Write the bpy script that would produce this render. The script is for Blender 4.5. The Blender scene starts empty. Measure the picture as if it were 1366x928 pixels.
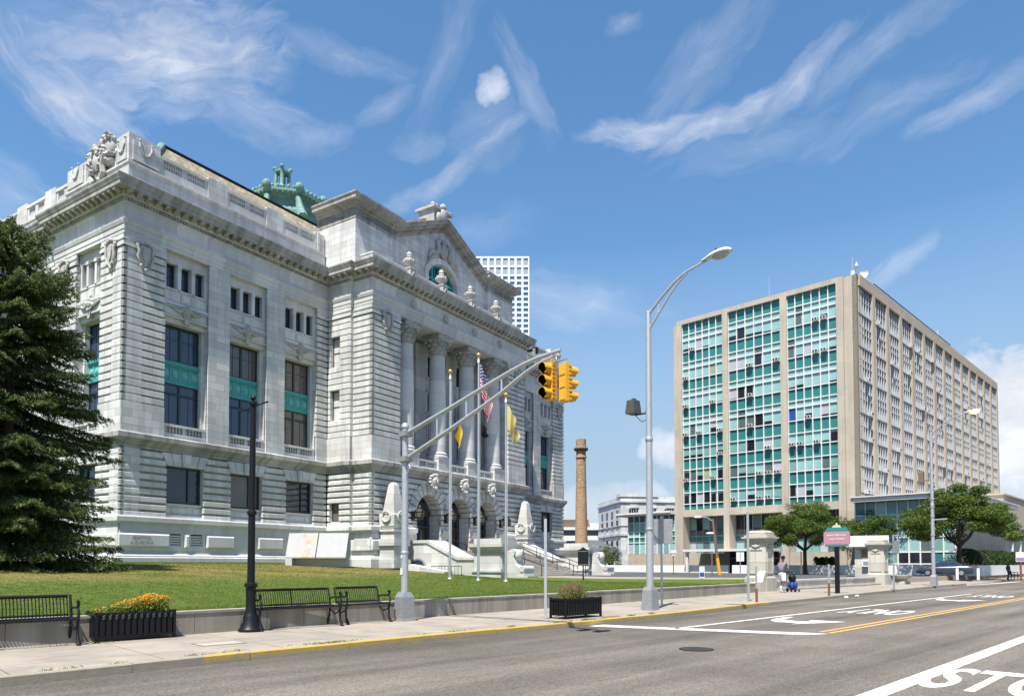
import bpy, bmesh, math, random
import numpy as np
from mathutils import Vector, Matrix
PI=math.pi
sc=bpy.context.scene
COL=sc.collection
rnd=random.Random(7)

# ------------------------------------------------------------------ camera
H=1.5; FPX=950.0; TILT=0.034; VP=720.0
cam=bpy.data.cameras.new("Camera"); cam.sensor_width=36; cam.sensor_fit='HORIZONTAL'
cam.lens=FPX/1366*36; cam.shift_y=(VP-464)/1366; cam.clip_end=5000; cam.clip_start=.1
co=bpy.data.objects.new("Camera",cam); COL.objects.link(co)
co.location=(0,0,H); co.rotation_euler=(PI/2+TILT,0,0)
sc.camera=co
def ray(u,v):
    x=(u-683)/FPX; z=(VP-v)/FPX
    Y=math.cos(TILT)-z*math.sin(TILT); Z=math.sin(TILT)+z*math.cos(TILT)
    return x/Y, Z/Y
def gnd(u,v,z=0.0):
    r,s=ray(u,v); Y=(z-H)/s; return (r*Y,Y)
def atY(u,v,Y):
    r,s=ray(u,v); return (r*Y,Y,H+s*Y)

# ------------------------------------------------------------------ materials
def newmat(name):
    m=bpy.data.materials.new(name); m.use_nodes=True
    nt=m.node_tree; b=nt.nodes["Principled BSDF"]; return m,nt,b
def nd(nt,t,**k):
    n=nt.nodes.new(t)
    for a,v in k.items(): setattr(n,a,v)
    return n
def lk(nt,a,b): nt.links.new(a,b)
def mixc(nt,fac,a,b,mode='MIX'):
    n=nd(nt,'ShaderNodeMix',data_type='RGBA',blend_type=mode)
    for i,x in ((0,fac),(6,a),(7,b)):
        if isinstance(x,(int,float)): n.inputs[i].default_value=x
        elif isinstance(x,tuple): n.inputs[i].default_value=(*x[:3],1)
        else: lk(nt,x,n.inputs[i])
    return n.outputs[2]
def mth(nt,op,a,b=0.0,c=None,clamp=False):
    n=nd(nt,'ShaderNodeMath',operation=op,use_clamp=clamp)
    for i,x in enumerate((a,b,c)):
        if x is None: continue
        if isinstance(x,(int,float)): n.inputs[i].default_value=x
        else: lk(nt,x,n.inputs[i])
    return n.outputs[0]
def ramp(nt,fac,stops):
    n=nd(nt,'ShaderNodeValToRGB'); e=n.color_ramp.elements
    while len(e)<len(stops): e.new(.5)
    for q,(p,c) in zip(e,stops):
        q.position=p; q.color=(c,c,c,1) if isinstance(c,(int,float)) else (*c,1)
    lk(nt,fac,n.inputs[0]); return n.outputs[0]
def noise(nt,vec,scale,detail=4,rough=.55,dist=0.0):
    n=nd(nt,'ShaderNodeTexNoise'); n.inputs['Scale'].default_value=scale
    n.inputs['Detail'].default_value=detail; n.inputs['Roughness'].default_value=rough
    n.inputs['Distortion'].default_value=dist
    if vec is not None: lk(nt,vec,n.inputs['Vector'])
    return n.outputs[0]
def mapping(nt,vec,scale=(1,1,1),rot=(0,0,0),loc=(0,0,0)):
    n=nd(nt,'ShaderNodeMapping'); n.inputs['Scale'].default_value=scale
    n.inputs['Rotation'].default_value=rot; n.inputs['Location'].default_value=loc
    lk(nt,vec,n.inputs[0]); return n.outputs[0]
def objco(nt): return nd(nt,'ShaderNodeTexCoord').outputs['Object']
def bump(nt,b,h,strength=.3,dist=.02):
    n=nd(nt,'ShaderNodeBump'); n.inputs['Strength'].default_value=strength; n.inputs['Distance'].default_value=dist
    lk(nt,h,n.inputs['Height']); lk(nt,n.outputs[0],b.inputs['Normal'])
def simple(name,col,rough=.6,metal=0.0,var=.12,scale=6.0,spec=.5):
    m,nt,b=newmat(name); b.inputs['Roughness'].default_value=rough; b.inputs['Metallic'].default_value=metal
    b.inputs['Specular IOR Level'].default_value=spec
    if var>0:
        f=noise(nt,objco(nt),scale,5)
        lk(nt,mixc(nt,f,tuple(c*(1-var) for c in col),tuple(min(1,c*(1+var)) for c in col)),b.inputs['Base Color'])
    else: b.inputs['Base Color'].default_value=(*col,1)
    return m
def stone(name,base,bw=1.35,bh=.507,z0=.0,var=.15,streak=.5,joint=.42,warm=0.0,bumpy=.15,dark=(.30,.30,.31),grime=.5):
    """pale granite laid in ashlar: per-block tone, thin joints, long soft rain streaks and grime"""
    m,nt,b=newmat(name); oc=objco(nt)
    sx=nd(nt,'ShaderNodeSeparateXYZ'); lk(nt,oc,sx.inputs[0])
    cv=nd(nt,'ShaderNodeCombineXYZ'); lk(nt,mth(nt,'ADD',sx.outputs[0],sx.outputs[1]),cv.inputs[0]); lk(nt,mth(nt,'ADD',sx.outputs[2],-z0),cv.inputs[1])
    br=nd(nt,'ShaderNodeTexBrick'); lk(nt,cv.outputs[0],br.inputs['Vector'])
    br.inputs['Scale'].default_value=1; br.inputs['Brick Width'].default_value=bw; br.inputs['Row Height'].default_value=bh
    br.inputs['Mortar Size'].default_value=.011; br.inputs['Mortar Smooth'].default_value=.3; br.inputs['Bias'].default_value=0
    c1=tuple(c*(1-var) for c in base); c2=tuple(c*(1+var) for c in base)
    br.inputs['Color1'].default_value=(*c1,1); br.inputs['Color2'].default_value=(*c2,1)
    br.inputs['Mortar'].default_value=(*(c*joint for c in base),1)
    st=noise(nt,mapping(nt,cv.outputs[0],(1.6,.16,1)),1.0,6,.62)
    mt=ramp(nt,st,((.44,0.0),(.72,1.0)))
    col=mixc(nt,mth(nt,'MULTIPLY',mt,streak),br.outputs[0],dark)
    g=noise(nt,oc,.55,5,.6,.4)
    gm=ramp(nt,g,((.5,0.0),(.75,1.0)))
    col=mixc(nt,mth(nt,'MULTIPLY',gm,grime*.5),col,(base[0]*.62,base[1]*.60,base[2]*.58))
    if warm: col=mixc(nt,mth(nt,'MULTIPLY',ramp(nt,noise(nt,oc,.9,4,.6),((.55,0),(.8,1))),warm),col,(.34,.26,.16))
    fine=noise(nt,oc,38,3,.7)
    col=mixc(nt,.10,col,fine,'OVERLAY')
    lk(nt,col,b.inputs['Base Color']); b.inputs['Roughness'].default_value=.82; b.inputs['Specular IOR Level'].default_value=.25
    bump(nt,b,noise(nt,oc,14,4,.65),bumpy,.03)
    return m
M={}
M['granite']=stone('granite',(.575,.568,.55),bh=.5,warm=.14,streak=.6,dark=(.27,.27,.275))
M['granite_plain']=stone('granite_plain',(.58,.574,.558),bw=2.4,bh=1.2,joint=.72,streak=.4)
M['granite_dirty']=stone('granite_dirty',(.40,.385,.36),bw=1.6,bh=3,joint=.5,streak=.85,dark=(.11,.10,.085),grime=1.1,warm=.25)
M['granite_carved']=stone('granite_carved',(.48,.465,.44),bw=40,bh=40,streak=.5,grime=.9,dark=(.2,.2,.19))
M['stair_stone']=stone('stair_stone',(.50,.49,.465),bw=1.7,bh=.8,warm=.25,streak=.4)
M['step_stone']=stone('step_stone',(.40,.37,.32),bw=2.2,bh=3,warm=.3,streak=.25,grime=.9)
M['marble']=stone('marble',(.50,.50,.49),bw=50,bh=50,warm=.25,streak=.12,grime=.4)
def stained():
    m,nt,b=newmat('marble_stained'); oc=objco(nt)
    base=mixc(nt,noise(nt,oc,3,5),(.33,.33,.33),(.40,.40,.395))
    sx=nd(nt,'ShaderNodeSeparateXYZ'); lk(nt,oc,sx.inputs[0])
    msk=ramp(nt,noise(nt,oc,2.6,6,.7,.5),((.47,0.0),(.62,1.0)))
    loc=ramp(nt,mth(nt,'ABSOLUTE',mth(nt,'ADD',sx.outputs[0],.75)),((.25,1.0),(.85,.0)))
    col=mixc(nt,mth(nt,'MULTIPLY',msk,loc),base,(.42,.27,.09))
    pit=ramp(nt,noise(nt,oc,17,2,.5),((.66,0.0),(.72,.6)))
    lk(nt,mixc(nt,pit,col,(.22,.21,.19)),b.inputs['Base Color']); b.inputs['Roughness'].default_value=.75; bump(nt,b,noise(nt,oc,20,4),.3,.02)
    return m
M['marble_stained']=stained()
M['pillar_stone']=stone('pillar_stone',(.50,.47,.40),bw=1.1,bh=.75,warm=.3,streak=.25)
M['concrete']=stone('concrete',(.46,.405,.33),bw=4.9,bh=1.85,joint=.8,var=.05,streak=.4,dark=(.22,.20,.17),grime=.8)
M['concrete_beige']=stone('concrete_beige',(.42,.355,.275),bw=3.2,bh=1.85,joint=.85,var=.06,streak=.25,dark=(.26,.23,.19),grime=.5)
M['wall_conc']=stone('wall_conc',(.345,.315,.265),bw=1.55,bh=3,joint=.45,streak=.75,dark=(.12,.105,.08),warm=.7,grime=1.2,var=.06)
M['copper']=simple('copper_patina',(.135,.25,.215),.75,0,.6,2.2)
M['copper_panel']=simple('copper_spandrel',(.055,.33,.31),.55,0,.35,9.0)
M['copper_light']=simple('copper_spandrel_light',(.14,.44,.41),.55,0,.25,7.0)
M['bronze']=simple('bronze_dark',(.035,.05,.05),.45,.3,.3,9)
M['door_bronze']=simple('door_bronze',(.05,.042,.034),.5,.3,.4,4)
M['black']=simple('black_enamel',(.006,.006,.0075),.45,0,.25,14,.3)
M['blackmetal']=simple('black_cast_iron',(.009,.009,.010),.5,0,.3,20,.3)
M['galv']=simple('galvanised',(.47,.48,.49),.48,.55,.18,9)
M['alu']=simple('brushed_aluminium',(.60,.60,.60),.38,.75,.12,5)
M['alu_dark']=simple('aluminium_weathered',(.33,.33,.33),.5,.5,.3,12)
M['white']=simple('white_paint',(.74,.73,.70),.6,0,.08,4)
M['fin_grey']=simple('fin_grey_paint',(.42,.43,.44),.55,0,.15,3)
M['offwhite']=simple('off_white_metal',(.62,.61,.58),.55,0,.12,3)
M['yellow']=simple('signal_yellow',(.72,.36,.02),.42,0,.12,7)
M['lens']=simple('dark_lens',(.01,.012,.01),.25,0,0)
M['gold']=simple('gold_ball',(.75,.42,.09),.3,.8,.1)
M['rust']=simple('rust',(.20,.075,.03),.85,0,.4,20)
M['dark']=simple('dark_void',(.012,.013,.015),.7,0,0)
M['wood']=simple('weathered_wood',(.16,.12,.085),.85,0,.3,7)
M['floodlight']=simple('floodlight_bronze',(.10,.085,.075),.5,.4,.2,6)

def glass(name,col,rough=.06,spec=.8,var=.35,scale=1.1):
    m,nt,b=newmat(name)
    f=noise(nt,objco(nt),scale,3)
    lk(nt,mixc(nt,f,tuple(c*(1-var) for c in col),tuple(c*(1+var) for c in col)),b.inputs['Base Color'])
    b.inputs['Roughness'].default_value=rough; b.inputs['Specular IOR Level'].default_value=spec; b.inputs['IOR'].default_value=1.5
    h=noise(nt,objco(nt),1.7,2); bump(nt,b,h,.06,.05)
    return m
M['glass']=glass('window_glass',(.018,.028,.05))
M['glass_blue']=glass('window_glass_blue',(.03,.055,.11))
M['glass_brown']=glass('window_glass_brown',(.12,.10,.085),.12)
M['glass_teal']=glass('window_glass_teal',(.07,.21,.25),.1)
M['iron_cover']=simple('iron_cover',(.05,.046,.042),.6,.2,.3,30)
M['g_green']=simple('spandrel_green',(.032,.18,.178),.25,0,.12,.7)
M['g_pale']=glass('blind_pale',(.27,.45,.455),.16,.6,.12)
M['g_pale2']=glass('blind_green',(.17,.33,.31),.16,.6,.12)
M['g_white']=glass('blind_white',(.40,.41,.45),.2,.5,.05)
M['g_grey']=glass('glass_grey',(.085,.125,.125),.1,.7,.25)
M['g_dark']=glass('glass_dark',(.012,.014,.022),.07,.7,.3)
M['g_curtain']=glass('curtain_yellow',(.30,.34,.22),.25,.4,.3,4)
M['g_blue']=glass('glass_signal_blue',(.02,.08,.30),.2)
M['side_glass']=glass('side_glass',(.035,.07,.11),.12,.8,.4,.6)
M['side_light']=glass('side_glass_light',(.24,.31,.37),.16,.7,.25,.6)
M['side_dark']=glass('side_glass_dark',(.02,.03,.045),.1,.7,.3,.6)

def roofmat():
    m,nt,b=newmat('roof_slate'); oc=objco(nt)
    sx=nd(nt,'ShaderNodeSeparateXYZ'); lk(nt,oc,sx.inputs[0])
    cv=nd(nt,'ShaderNodeCombineXYZ'); lk(nt,sx.outputs[0],cv.inputs[0]); lk(nt,sx.outputs[2],cv.inputs[1])
    br=nd(nt,'ShaderNodeTexBrick'); lk(nt,cv.outputs[0],br.inputs['Vector'])
    br.inputs['Scale'].default_value=1; br.inputs['Brick Width'].default_value=.55; br.inputs['Row Height'].default_value=.3
    br.inputs['Mortar Size'].default_value=.02
    br.inputs['Color1'].default_value=(.30,.25,.16,1); br.inputs['Color2'].default_value=(.42,.36,.25,1); br.inputs['Mortar'].default_value=(.10,.085,.06,1)
    st=ramp(nt,noise(nt,mapping(nt,cv.outputs[0],(1.2,.5,1),(0,0,.6)),1.3,6,.7,.6),((.42,0),(.62,1)))
    lk(nt,mixc(nt,mth(nt,'MULTIPLY',st,.6),br.outputs[0],(.13,.11,.07)),b.inputs['Base Color'])
    b.inputs['Roughness'].default_value=.9
    bump(nt,b,br.outputs['Fac'],-.4,.03)
    return m
M['roof']=roofmat()
def brickmat():
    m,nt,b=newmat('tan_brick'); oc=objco(nt)
    sx=nd(nt,'ShaderNodeSeparateXYZ'); lk(nt,oc,sx.inputs[0])
    cv=nd(nt,'ShaderNodeCombineXYZ')
    lk(nt,mth(nt,'ARCTAN2',sx.outputs[1],sx.outputs[0]),cv.inputs[0]); lk(nt,sx.outputs[2],cv.inputs[1])
    br=nd(nt,'ShaderNodeTexBrick'); lk(nt,cv.outputs[0],br.inputs['Vector']); br.inputs['Scale'].default_value=1
    br.inputs['Brick Width'].default_value=.22; br.inputs['Row Height'].default_value=.16; br.inputs['Mortar Size'].default_value=.012
    br.inputs['Color1'].default_value=(.50,.33,.18,1); br.inputs['Color2'].default_value=(.30,.18,.10,1); br.inputs['Mortar'].default_value=(.30,.25,.19,1)
    sp=ramp(nt,noise(nt,oc,3.2,3,.8),((.5,0),(.6,1)))
    up=ramp(nt,mth(nt,'DIVIDE',sx.outputs[2],22.0),((.3,0.0),(.7,1.0)))
    col=mixc(nt,mth(nt,'MULTIPLY',sp,mth(nt,'MULTIPLY',up,.7)),br.outputs[0],(.12,.08,.05))
    lk(nt,col,b.inputs['Base Color']); b.inputs['Roughness'].default_value=.9
    return m
M['brick']=brickmat()

def asphalt(name,base,street=True):
    m,nt,b=newmat(name); oc=objco(nt)
    v=nd(nt,'ShaderNodeTexVoronoi'); v.inputs['Scale'].default_value=60; lk(nt,oc,v.inputs['Vector'])
    vs_=nd(nt,'ShaderNodeSeparateColor'); lk(nt,v.outputs['Color'],vs_.inputs[0])
    f2=noise(nt,oc,95,2,.8)
    ag=mth(nt,'ADD',mth(nt,'MULTIPLY',vs_.outputs[0],.5),mth(nt,'MULTIPLY',f2,.5))
    agr=ramp(nt,ag,((.2,.5),(.45,.9),(.62,1.12),(.82,1.6)))
    col=mixc(nt,1.0,base,agr,'MULTIPLY')
    big=ramp(nt,noise(nt,oc,.30,6,.65),((.33,.80),(.66,1.15)))
    col=mixc(nt,1.0,col,big,'MULTIPLY')
    if street:
        tr=ramp(nt,noise(nt,mapping(nt,oc,(.035,.75,1)),1.0,5,.6,.3),((.36,1.14),(.64,.58)))
        col=mixc(nt,1.0,col,tr,'MULTIPLY')
        fl=ramp(nt,noise(nt,mapping(nt,oc,(.5,3.0,1),(0,0,.12)),1.5,7,.75,.8),((.60,0.0),(.70,.55)))
        col=mixc(nt,fl,col,(.035,.034,.033))
        sp=ramp(nt,noise(nt,oc,1.7,3,.6),((.69,0.0),(.76,.5)))
        col=mixc(nt,sp,col,(.045,.043,.04))
    lk(nt,col,b.inputs['Base Color']); b.inputs['Roughness'].default_value=.9; b.inputs['Specular IOR Level'].default_value=.25
    bump(nt,b,ag,.6,.012)
    return m
M['asphalt']=asphalt('asphalt',(.158,.139,.114))
M['asphalt_lot']=asphalt('asphalt_lot',(.085,.085,.088),False)
def paint(name,col,wear=.5):
    m,nt,b=newmat(name); oc=objco(nt)
    w=ramp(nt,mth(nt,'ADD',mth(nt,'MULTIPLY',noise(nt,oc,5,6,.75),.7),mth(nt,'MULTIPLY',noise(nt,oc,90,2,.8),.3)),((wear-.05,1.0),(wear+.16,0.0)))
    # worn spots let the asphalt show
    c2=mixc(nt,mth(nt,'SUBTRACT',1.0,w),col,(.16,.15,.135))
    c3=mixc(nt,.25,c2,noise(nt,oc,3,4),'SOFT_LIGHT')
    lk(nt,c3,b.inputs['Base Color']); b.inputs['Roughness'].default_value=.75; bump(nt,b,noise(nt,oc,120,2),.3,.004)
    return m
M['paint_white']=paint('road_paint_white',(.66,.65,.61),.545)
M['paint_worn']=paint('road_paint_worn',(.68,.67,.62),.54)
M['paint_yellow']=paint('road_paint_yellow',(.56,.33,.07),.54)

def sidewalkmat():
    m,nt,b=newmat('sidewalk_concrete'); oc=objco(nt)
    br=nd(nt,'ShaderNodeTexBrick'); br.offset=0.0; lk(nt,oc,br.inputs['Vector']); br.inputs['Scale'].default_value=1
    br.inputs['Brick Width'].default_value=1.9; br.inputs['Row Height'].default_value=1.95
    br.inputs['Mortar Size'].default_value=.012; br.inputs['Mortar Smooth'].default_value=.2
    br.inputs['Color1'].default_value=(.265,.232,.185,1); br.inputs['Color2'].default_value=(.305,.268,.218,1); br.inputs['Mortar'].default_value=(.13,.11,.08,1)
    st=ramp(nt,noise(nt,oc,1.2,6,.65,.5),((.36,.78),(.62,1.08)))
    col=mixc(nt,1.0,br.outputs[0],st,'MULTIPLY')
    spk=ramp(nt,noise(nt,oc,9,2,.4),((.70,0.0),(.74,.55)))
    col=mixc(nt,spk,col,(.13,.12,.11))
    col=mixc(nt,mth(nt,'MULTIPLY',ramp(nt,noise(nt,oc,.7,3,.6),((.55,0),(.7,1))),.3),col,(.40,.29,.19))
    col=mixc(nt,.18,col,noise(nt,oc,140,2,.8),'OVERLAY')
    lk(nt,col,b.inputs['Base Color']); b.inputs['Roughness'].default_value=.9
    bump(nt,b,noise(nt,oc,60,3,.7),.25,.01)
    return m
M['sidewalk']=sidewalkmat()
def kerbmat():
    m,nt,b=newmat('kerb_stone'); oc=objco(nt)
    sx=nd(nt,'ShaderNodeSeparateXYZ'); lk(nt,oc,sx.inputs[0])
    base=mixc(nt,noise(nt,oc,5,5,.7),(.20,.165,.12),(.36,.32,.25))
    n1=noise(nt,oc,2.5,5,.7)
    a=mth(nt,'ADD',sx.outputs[0],mth(nt,'MULTIPLY',n1,1.6))
    inr=mth(nt,'MULTIPLY',mth(nt,'GREATER_THAN',a,5.0),mth(nt,'LESS_THAN',a,25.8))
    # paint is worn off low on the face
    zz=mth(nt,'ADD',sx.outputs[2],mth(nt,'MULTIPLY',mth(nt,'SUBTRACT',noise(nt,oc,7,5,.75),.5),.22))
    zm=ramp(nt,zz,((.02,0.0),(.085,1.0)))
    wear=ramp(nt,noise(nt,oc,8,6,.75),((.50,1.0),(.66,.0)))
    f=mth(nt,'MULTIPLY',mth(nt,'MULTIPLY',inr,zm),wear)
    lk(nt,mixc(nt,f,base,mixc(nt,noise(nt,oc,4,4),(.36,.22,.035),(.56,.37,.07))),b.inputs['Base Color'])
    b.inputs['Roughness'].default_value=.85; bump(nt,b,noise(nt,oc,40,4,.7),.4,.02)
    return m
M['kerb']=kerbmat()
def lawncol(nt,oc):
    """mown turf: green mottling, straw on the dry crest and in scattered patches"""
    f=noise(nt,mapping(nt,oc,(1,2.2,1),(0,0,.35)),1.6,7,.72)
    col=mixc(nt,ramp(nt,f,((.36,0.0),(.64,1.0))),(.060,.104,.014),(.125,.165,.034))
    sx=nd(nt,'ShaderNodeSeparateXYZ'); lk(nt,oc,sx.inputs[0])
    hz=ramp(nt,mth(nt,'DIVIDE',sx.outputs[2],2.0),((.40,0.0),(.52,1.0),(.70,1.0),(.78,0.3)))
    dr=ramp(nt,noise(nt,mapping(nt,oc,(1,1.8,1),(0,0,.6)),.30,6,.66),((.34,0.0),(.52,1.0)))
    dr2=ramp(nt,noise(nt,oc,.8,6,.72,.6),((.52,0.0),(.72,.8)))
    k=mth(nt,'MULTIPLY',mth(nt,'MAXIMUM',mth(nt,'MULTIPLY',dr,hz),mth(nt,'MULTIPLY',dr2,.45)),.88)
    return mixc(nt,k,col,(.235,.19,.065))
def lawnmat():
    m,nt,b=newmat('lawn_turf'); oc=objco(nt); col=lawncol(nt,oc)
    fine=noise(nt,mapping(nt,oc,(1,2.4,1),(0,0,.3)),22,4,.8)
    col=mixc(nt,.55,col,ramp(nt,fine,((.34,.25),(.5,.5),(.66,.85))),'OVERLAY')
    lk(nt,col,b.inputs['Base Color']); b.inputs['Roughness'].default_value=.95; b.inputs['Specular IOR Level'].default_value=.1
    bump(nt,b,mth(nt,'ADD',fine,noise(nt,oc,90,3,.8)),.8,.04)
    return m
def blademat():
    m,nt,b=newmat('grass_blades'); oc=objco(nt); col=lawncol(nt,oc)
    g=nd(nt,'ShaderNodeNewGeometry'); col=mixc(nt,1.0,col,ramp(nt,g.outputs['Random Per Island'],((0,.75),(1,1.65))),'MULTIPLY')
    lk(nt,col,b.inputs['Base Color']); b.inputs['Roughness'].default_value=.75; b.inputs['Specular IOR Level'].default_value=.2
    t=nd(nt,'ShaderNodeBsdfTranslucent'); lk(nt,col,t.inputs[0]); mx=nd(nt,'ShaderNodeMixShader'); mx.inputs[0].default_value=.4
    lk(nt,b.outputs[0],mx.inputs[1]); lk(nt,t.outputs[0],mx.inputs[2]); lk(nt,mx.outputs[0],nt.nodes['Material Output'].inputs[0]); return m
M['blades_lawn']=blademat()
M['lawn']=lawnmat()
def leafmat(name,c1,c2,rough=.55,trans=.25):
    m,nt,b=newmat(name)
    g=nd(nt,'ShaderNodeNewGeometry')
    f=mth(nt,'ADD',mth(nt,'MULTIPLY',g.outputs['Random Per Island'],.6),mth(nt,'MULTIPLY',noise(nt,objco(nt),.9,3),.5))
    c=mixc(nt,f,c1,c2)
    lk(nt,c,b.inputs['Base Color']); b.inputs['Roughness'].default_value=rough; b.inputs['Specular IOR Level'].default_value=.3
    t=nd(nt,'ShaderNodeBsdfTranslucent'); lk(nt,c,t.inputs[0])
    mx=nd(nt,'ShaderNodeMixShader'); mx.inputs[0].default_value=trans
    lk(nt,b.outputs[0],mx.inputs[1]); lk(nt,t.outputs[0],mx.inputs[2])
    lk(nt,mx.outputs[0],nt.nodes['Material Output'].inputs[0])
    return m
M['needles']=leafmat('spruce_needles',(.018,.036,.010),(.125,.16,.038),.6,.28)
M['leaves']=leafmat('tree_leaves',(.038,.078,.010),(.115,.17,.022))
M['hedge']=leafmat('hedge_leaves',(.018,.040,.010),(.05,.09,.018))
M['plant']=leafmat('plant_leaves',(.10,.16,.02),(.22,.26,.05))
M['drygrass']=leafmat('dry_grass',(.16,.13,.06),(.30,.24,.10))
M['petals']=leafmat('orange_petals',(.62,.20,.008),(.80,.42,.02),.6,.2)
M['blades']=leafmat('grass_blades',(.085,.135,.022),(.23,.25,.075),.7,.3)
M['tower_glass']=glass('tower_glass',(.09,.19,.32),.12,.7,.3,.05)
M['tower_glass_pale']=glass('tower_glass_pale',(.30,.36,.42),.15,.7,.2,.05)
M['bark']=simple('bark',(.055,.042,.032),.9,0,.4,9)
M['skin']=simple('skin',(.09,.05,.035),.6,0,.1)
M['shirt']=simple('grey_sweatshirt',(.19,.175,.21),.9,0,.12,9)
M['shorts']=simple('white_shorts',(.68,.68,.72),.9,0,.08,9)
M['bagblue']=simple('blue_bag',(.02,.06,.30),.7,0,.25,9)
M['carpaint']=simple('car_paint_grey',(.055,.065,.085),.22,.5,.04,2)
M['tyre']=simple('tyre',(.015,.015,.015),.85,0,.2,20)
M['chrome']=simple('wheel_alloy',(.55,.55,.56),.3,.9,.05)
M['redlight']=simple('red_lens',(.45,.02,.02),.3,0,0)

# ------------------------------------------------------------------ mesh builder
IDF=lambda x,y,z:(x,y,z)
class MB:
    def __init__(s,fr=IDF): s.v=[]; s.f=[]; s.mi=[]; s.fr=fr; s.m=0
    def P(s,pts):
        i=len(s.v); s.v.extend(s.fr(*p) for p in pts); return i
    def face(s,idx): s.f.append(tuple(idx)); s.mi.append(s.m)
    def quad(s,*pts):
        i=s.P(pts); s.face(range(i,i+len(pts)))
    def box(s,x0,x1,y0,y1,z0,z1):
        i=s.P([(x,y,z) for z in (z0,z1) for x,y in ((x0,y0),(x1,y0),(x1,y1),(x0,y1))])
        for q in ((0,3,2,1),(4,5,6,7),(0,1,5,4),(1,2,6,5),(2,3,7,6),(3,0,4,7)): s.face([i+k for k in q])
    def cbox(s,x0,x1,y0,y1,z0,z1,c,ends=(1,1)):
        """block whose +y face is chamfered by c (y0 = back, y1 = front)"""
        e0=c if ends[0] else 0; e1=c if ends[1] else 0
        a=[(x0,y0,z0),(x1,y0,z0),(x1,y0,z1),(x0,y0,z1)]
        m=[(x0,y1-c,z0),(x1,y1-c,z0),(x1,y1-c,z1),(x0,y1-c,z1)]
        f=[(x0+e0,y1,z0+c),(x1-e1,y1,z0+c),(x1-e1,y1,z1-c),(x0+e0,y1,z1-c)]
        i=s.P(a+m+f); s.face((i,i+3,i+2,i+1)); s.face((i+8,i+9,i+10,i+11))
        for o in (0,4):
            for k in range(4): s.face((i+o+k,i+o+(k+1)%4,i+o+4+(k+1)%4,i+o+4+k))
    def prism(s,poly,h0,h1,ax='z'):
        """polygon (a,b) extruded; ax z:(a,b,h) y:(a,h,b) x:(h,a,b)"""
        g={'z':lambda a,b,h:(a,b,h),'y':lambda a,b,h:(a,h,b),'x':lambda a,b,h:(h,a,b)}[ax]
        n=len(poly); i=s.P([g(a,b,h0) for a,b in poly]+[g(a,b,h1) for a,b in poly])
        s.face([i+k for k in range(n)][::-1]); s.face([i+n+k for k in range(n)])
        for k in range(n): s.face((i+k,i+(k+1)%n,i+n+(k+1)%n,i+n+k))
    def frustum(s,b,t,z0,z1):
        """b,t = (x0,x1,y0,y1) rectangles at z0,z1"""
        i=s.P([(b[0],b[2],z0),(b[1],b[2],z0),(b[1],b[3],z0),(b[0],b[3],z0),(t[0],t[2],z1),(t[1],t[2],z1),(t[1],t[3],z1),(t[0],t[3],z1)])
        for q in ((0,3,2,1),(4,5,6,7),(0,1,5,4),(1,2,6,5),(2,3,7,6),(3,0,4,7)): s.face([i+k for k in q])
    def lathe(s,prof,cx=0,cy=0,n=16,z=0,a0=0.0,sx=1,sy=1):
        i=len(s.v)
        for r,h in prof:
            s.P([(cx+r*sx*math.cos(a0+2*PI*k/n),cy+r*sy*math.sin(a0+2*PI*k/n),z+h) for k in range(n)])
        for j in range(len(prof)-1):
            for k in range(n): s.face((i+j*n+k,i+j*n+(k+1)%n,i+(j+1)*n+(k+1)%n,i+(j+1)*n+k))
        s.face([i+k for k in range(n)][::-1]); o=i+(len(prof)-1)*n; s.face([o+k for k in range(n)])
    def ball(s,c,r,n=10,m=6):
        rx,ry,rz=r if isinstance(r,tuple) else (r,r,r)
        i=len(s.v); s.P([(c[0],c[1],c[2]-rz)])
        for j in range(1,m):
            t=-PI/2+PI*j/m
            s.P([(c[0]+rx*math.cos(t)*math.cos(2*PI*k/n),c[1]+ry*math.cos(t)*math.sin(2*PI*k/n),c[2]+rz*math.sin(t)) for k in range(n)])
        s.P([(c[0],c[1],c[2]+rz)]); e=len(s.v)-1
        for k in range(n):
            s.face((i,i+1+(k+1)%n,i+1+k))
            for j in range(m-2): s.face((i+1+j*n+k,i+1+j*n+(k+1)%n,i+1+(j+1)*n+(k+1)%n,i+1+(j+1)*n+k))
            s.face((i+1+(m-2)*n+k,i+1+(m-2)*n+(k+1)%n,e))
    def tube(s,pts,r,n=8,cap=True):
        pts=[Vector(p) for p in pts]; L=len(pts)
        rs=[r]*L if isinstance(r,(int,float)) else r
        i=len(s.v); up=None
        for j,p in enumerate(pts):
            d=(pts[min(j+1,L-1)]-pts[max(j-1,0)]).normalized()
            if up is None:
                up=Vector((0,0,1)) if abs(d.z)<.9 else Vector((1,0,0))
            a=(up-d*up.dot(d)).normalized(); b=d.cross(a); up=a
            s.P([tuple(p+(a*math.cos(2*PI*k/n)+b*math.sin(2*PI*k/n))*rs[j]) for k in range(n)])
        for j in range(L-1):
            for k in range(n): s.face((i+j*n+k,i+j*n+(k+1)%n,i+(j+1)*n+(k+1)%n,i+(j+1)*n+k))
        if cap:
            s.face([i+k for k in range(n)][::-1]); o=i+(L-1)*n; s.face([o+k for k in range(n)])
    def sweep(s,path,prof,closed=False):
        """profile (offset outward, z) swept along a plan polyline; outward = to the right of travel"""
        n=len(path); m=len(prof); i=len(s.v)
        for j in range(n):
            p=Vector(path[j]); q=Vector(path[j+1])-p if j<n-1 else None; r=p-Vector(path[j-1]) if j>0 else None
            def nr(w): w=w.normalized(); return Vector((w.y,-w.x))
            if q is None: o=nr(r)
            elif r is None: o=nr(q)
            else:
                a,b=nr(r),nr(q); o=(a+b); o=o/(o.dot(a)) if o.length>1e-6 else a
            s.P([(p.x+o.x*h,p.y+o.y*h,z) for h,z in prof])
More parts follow.
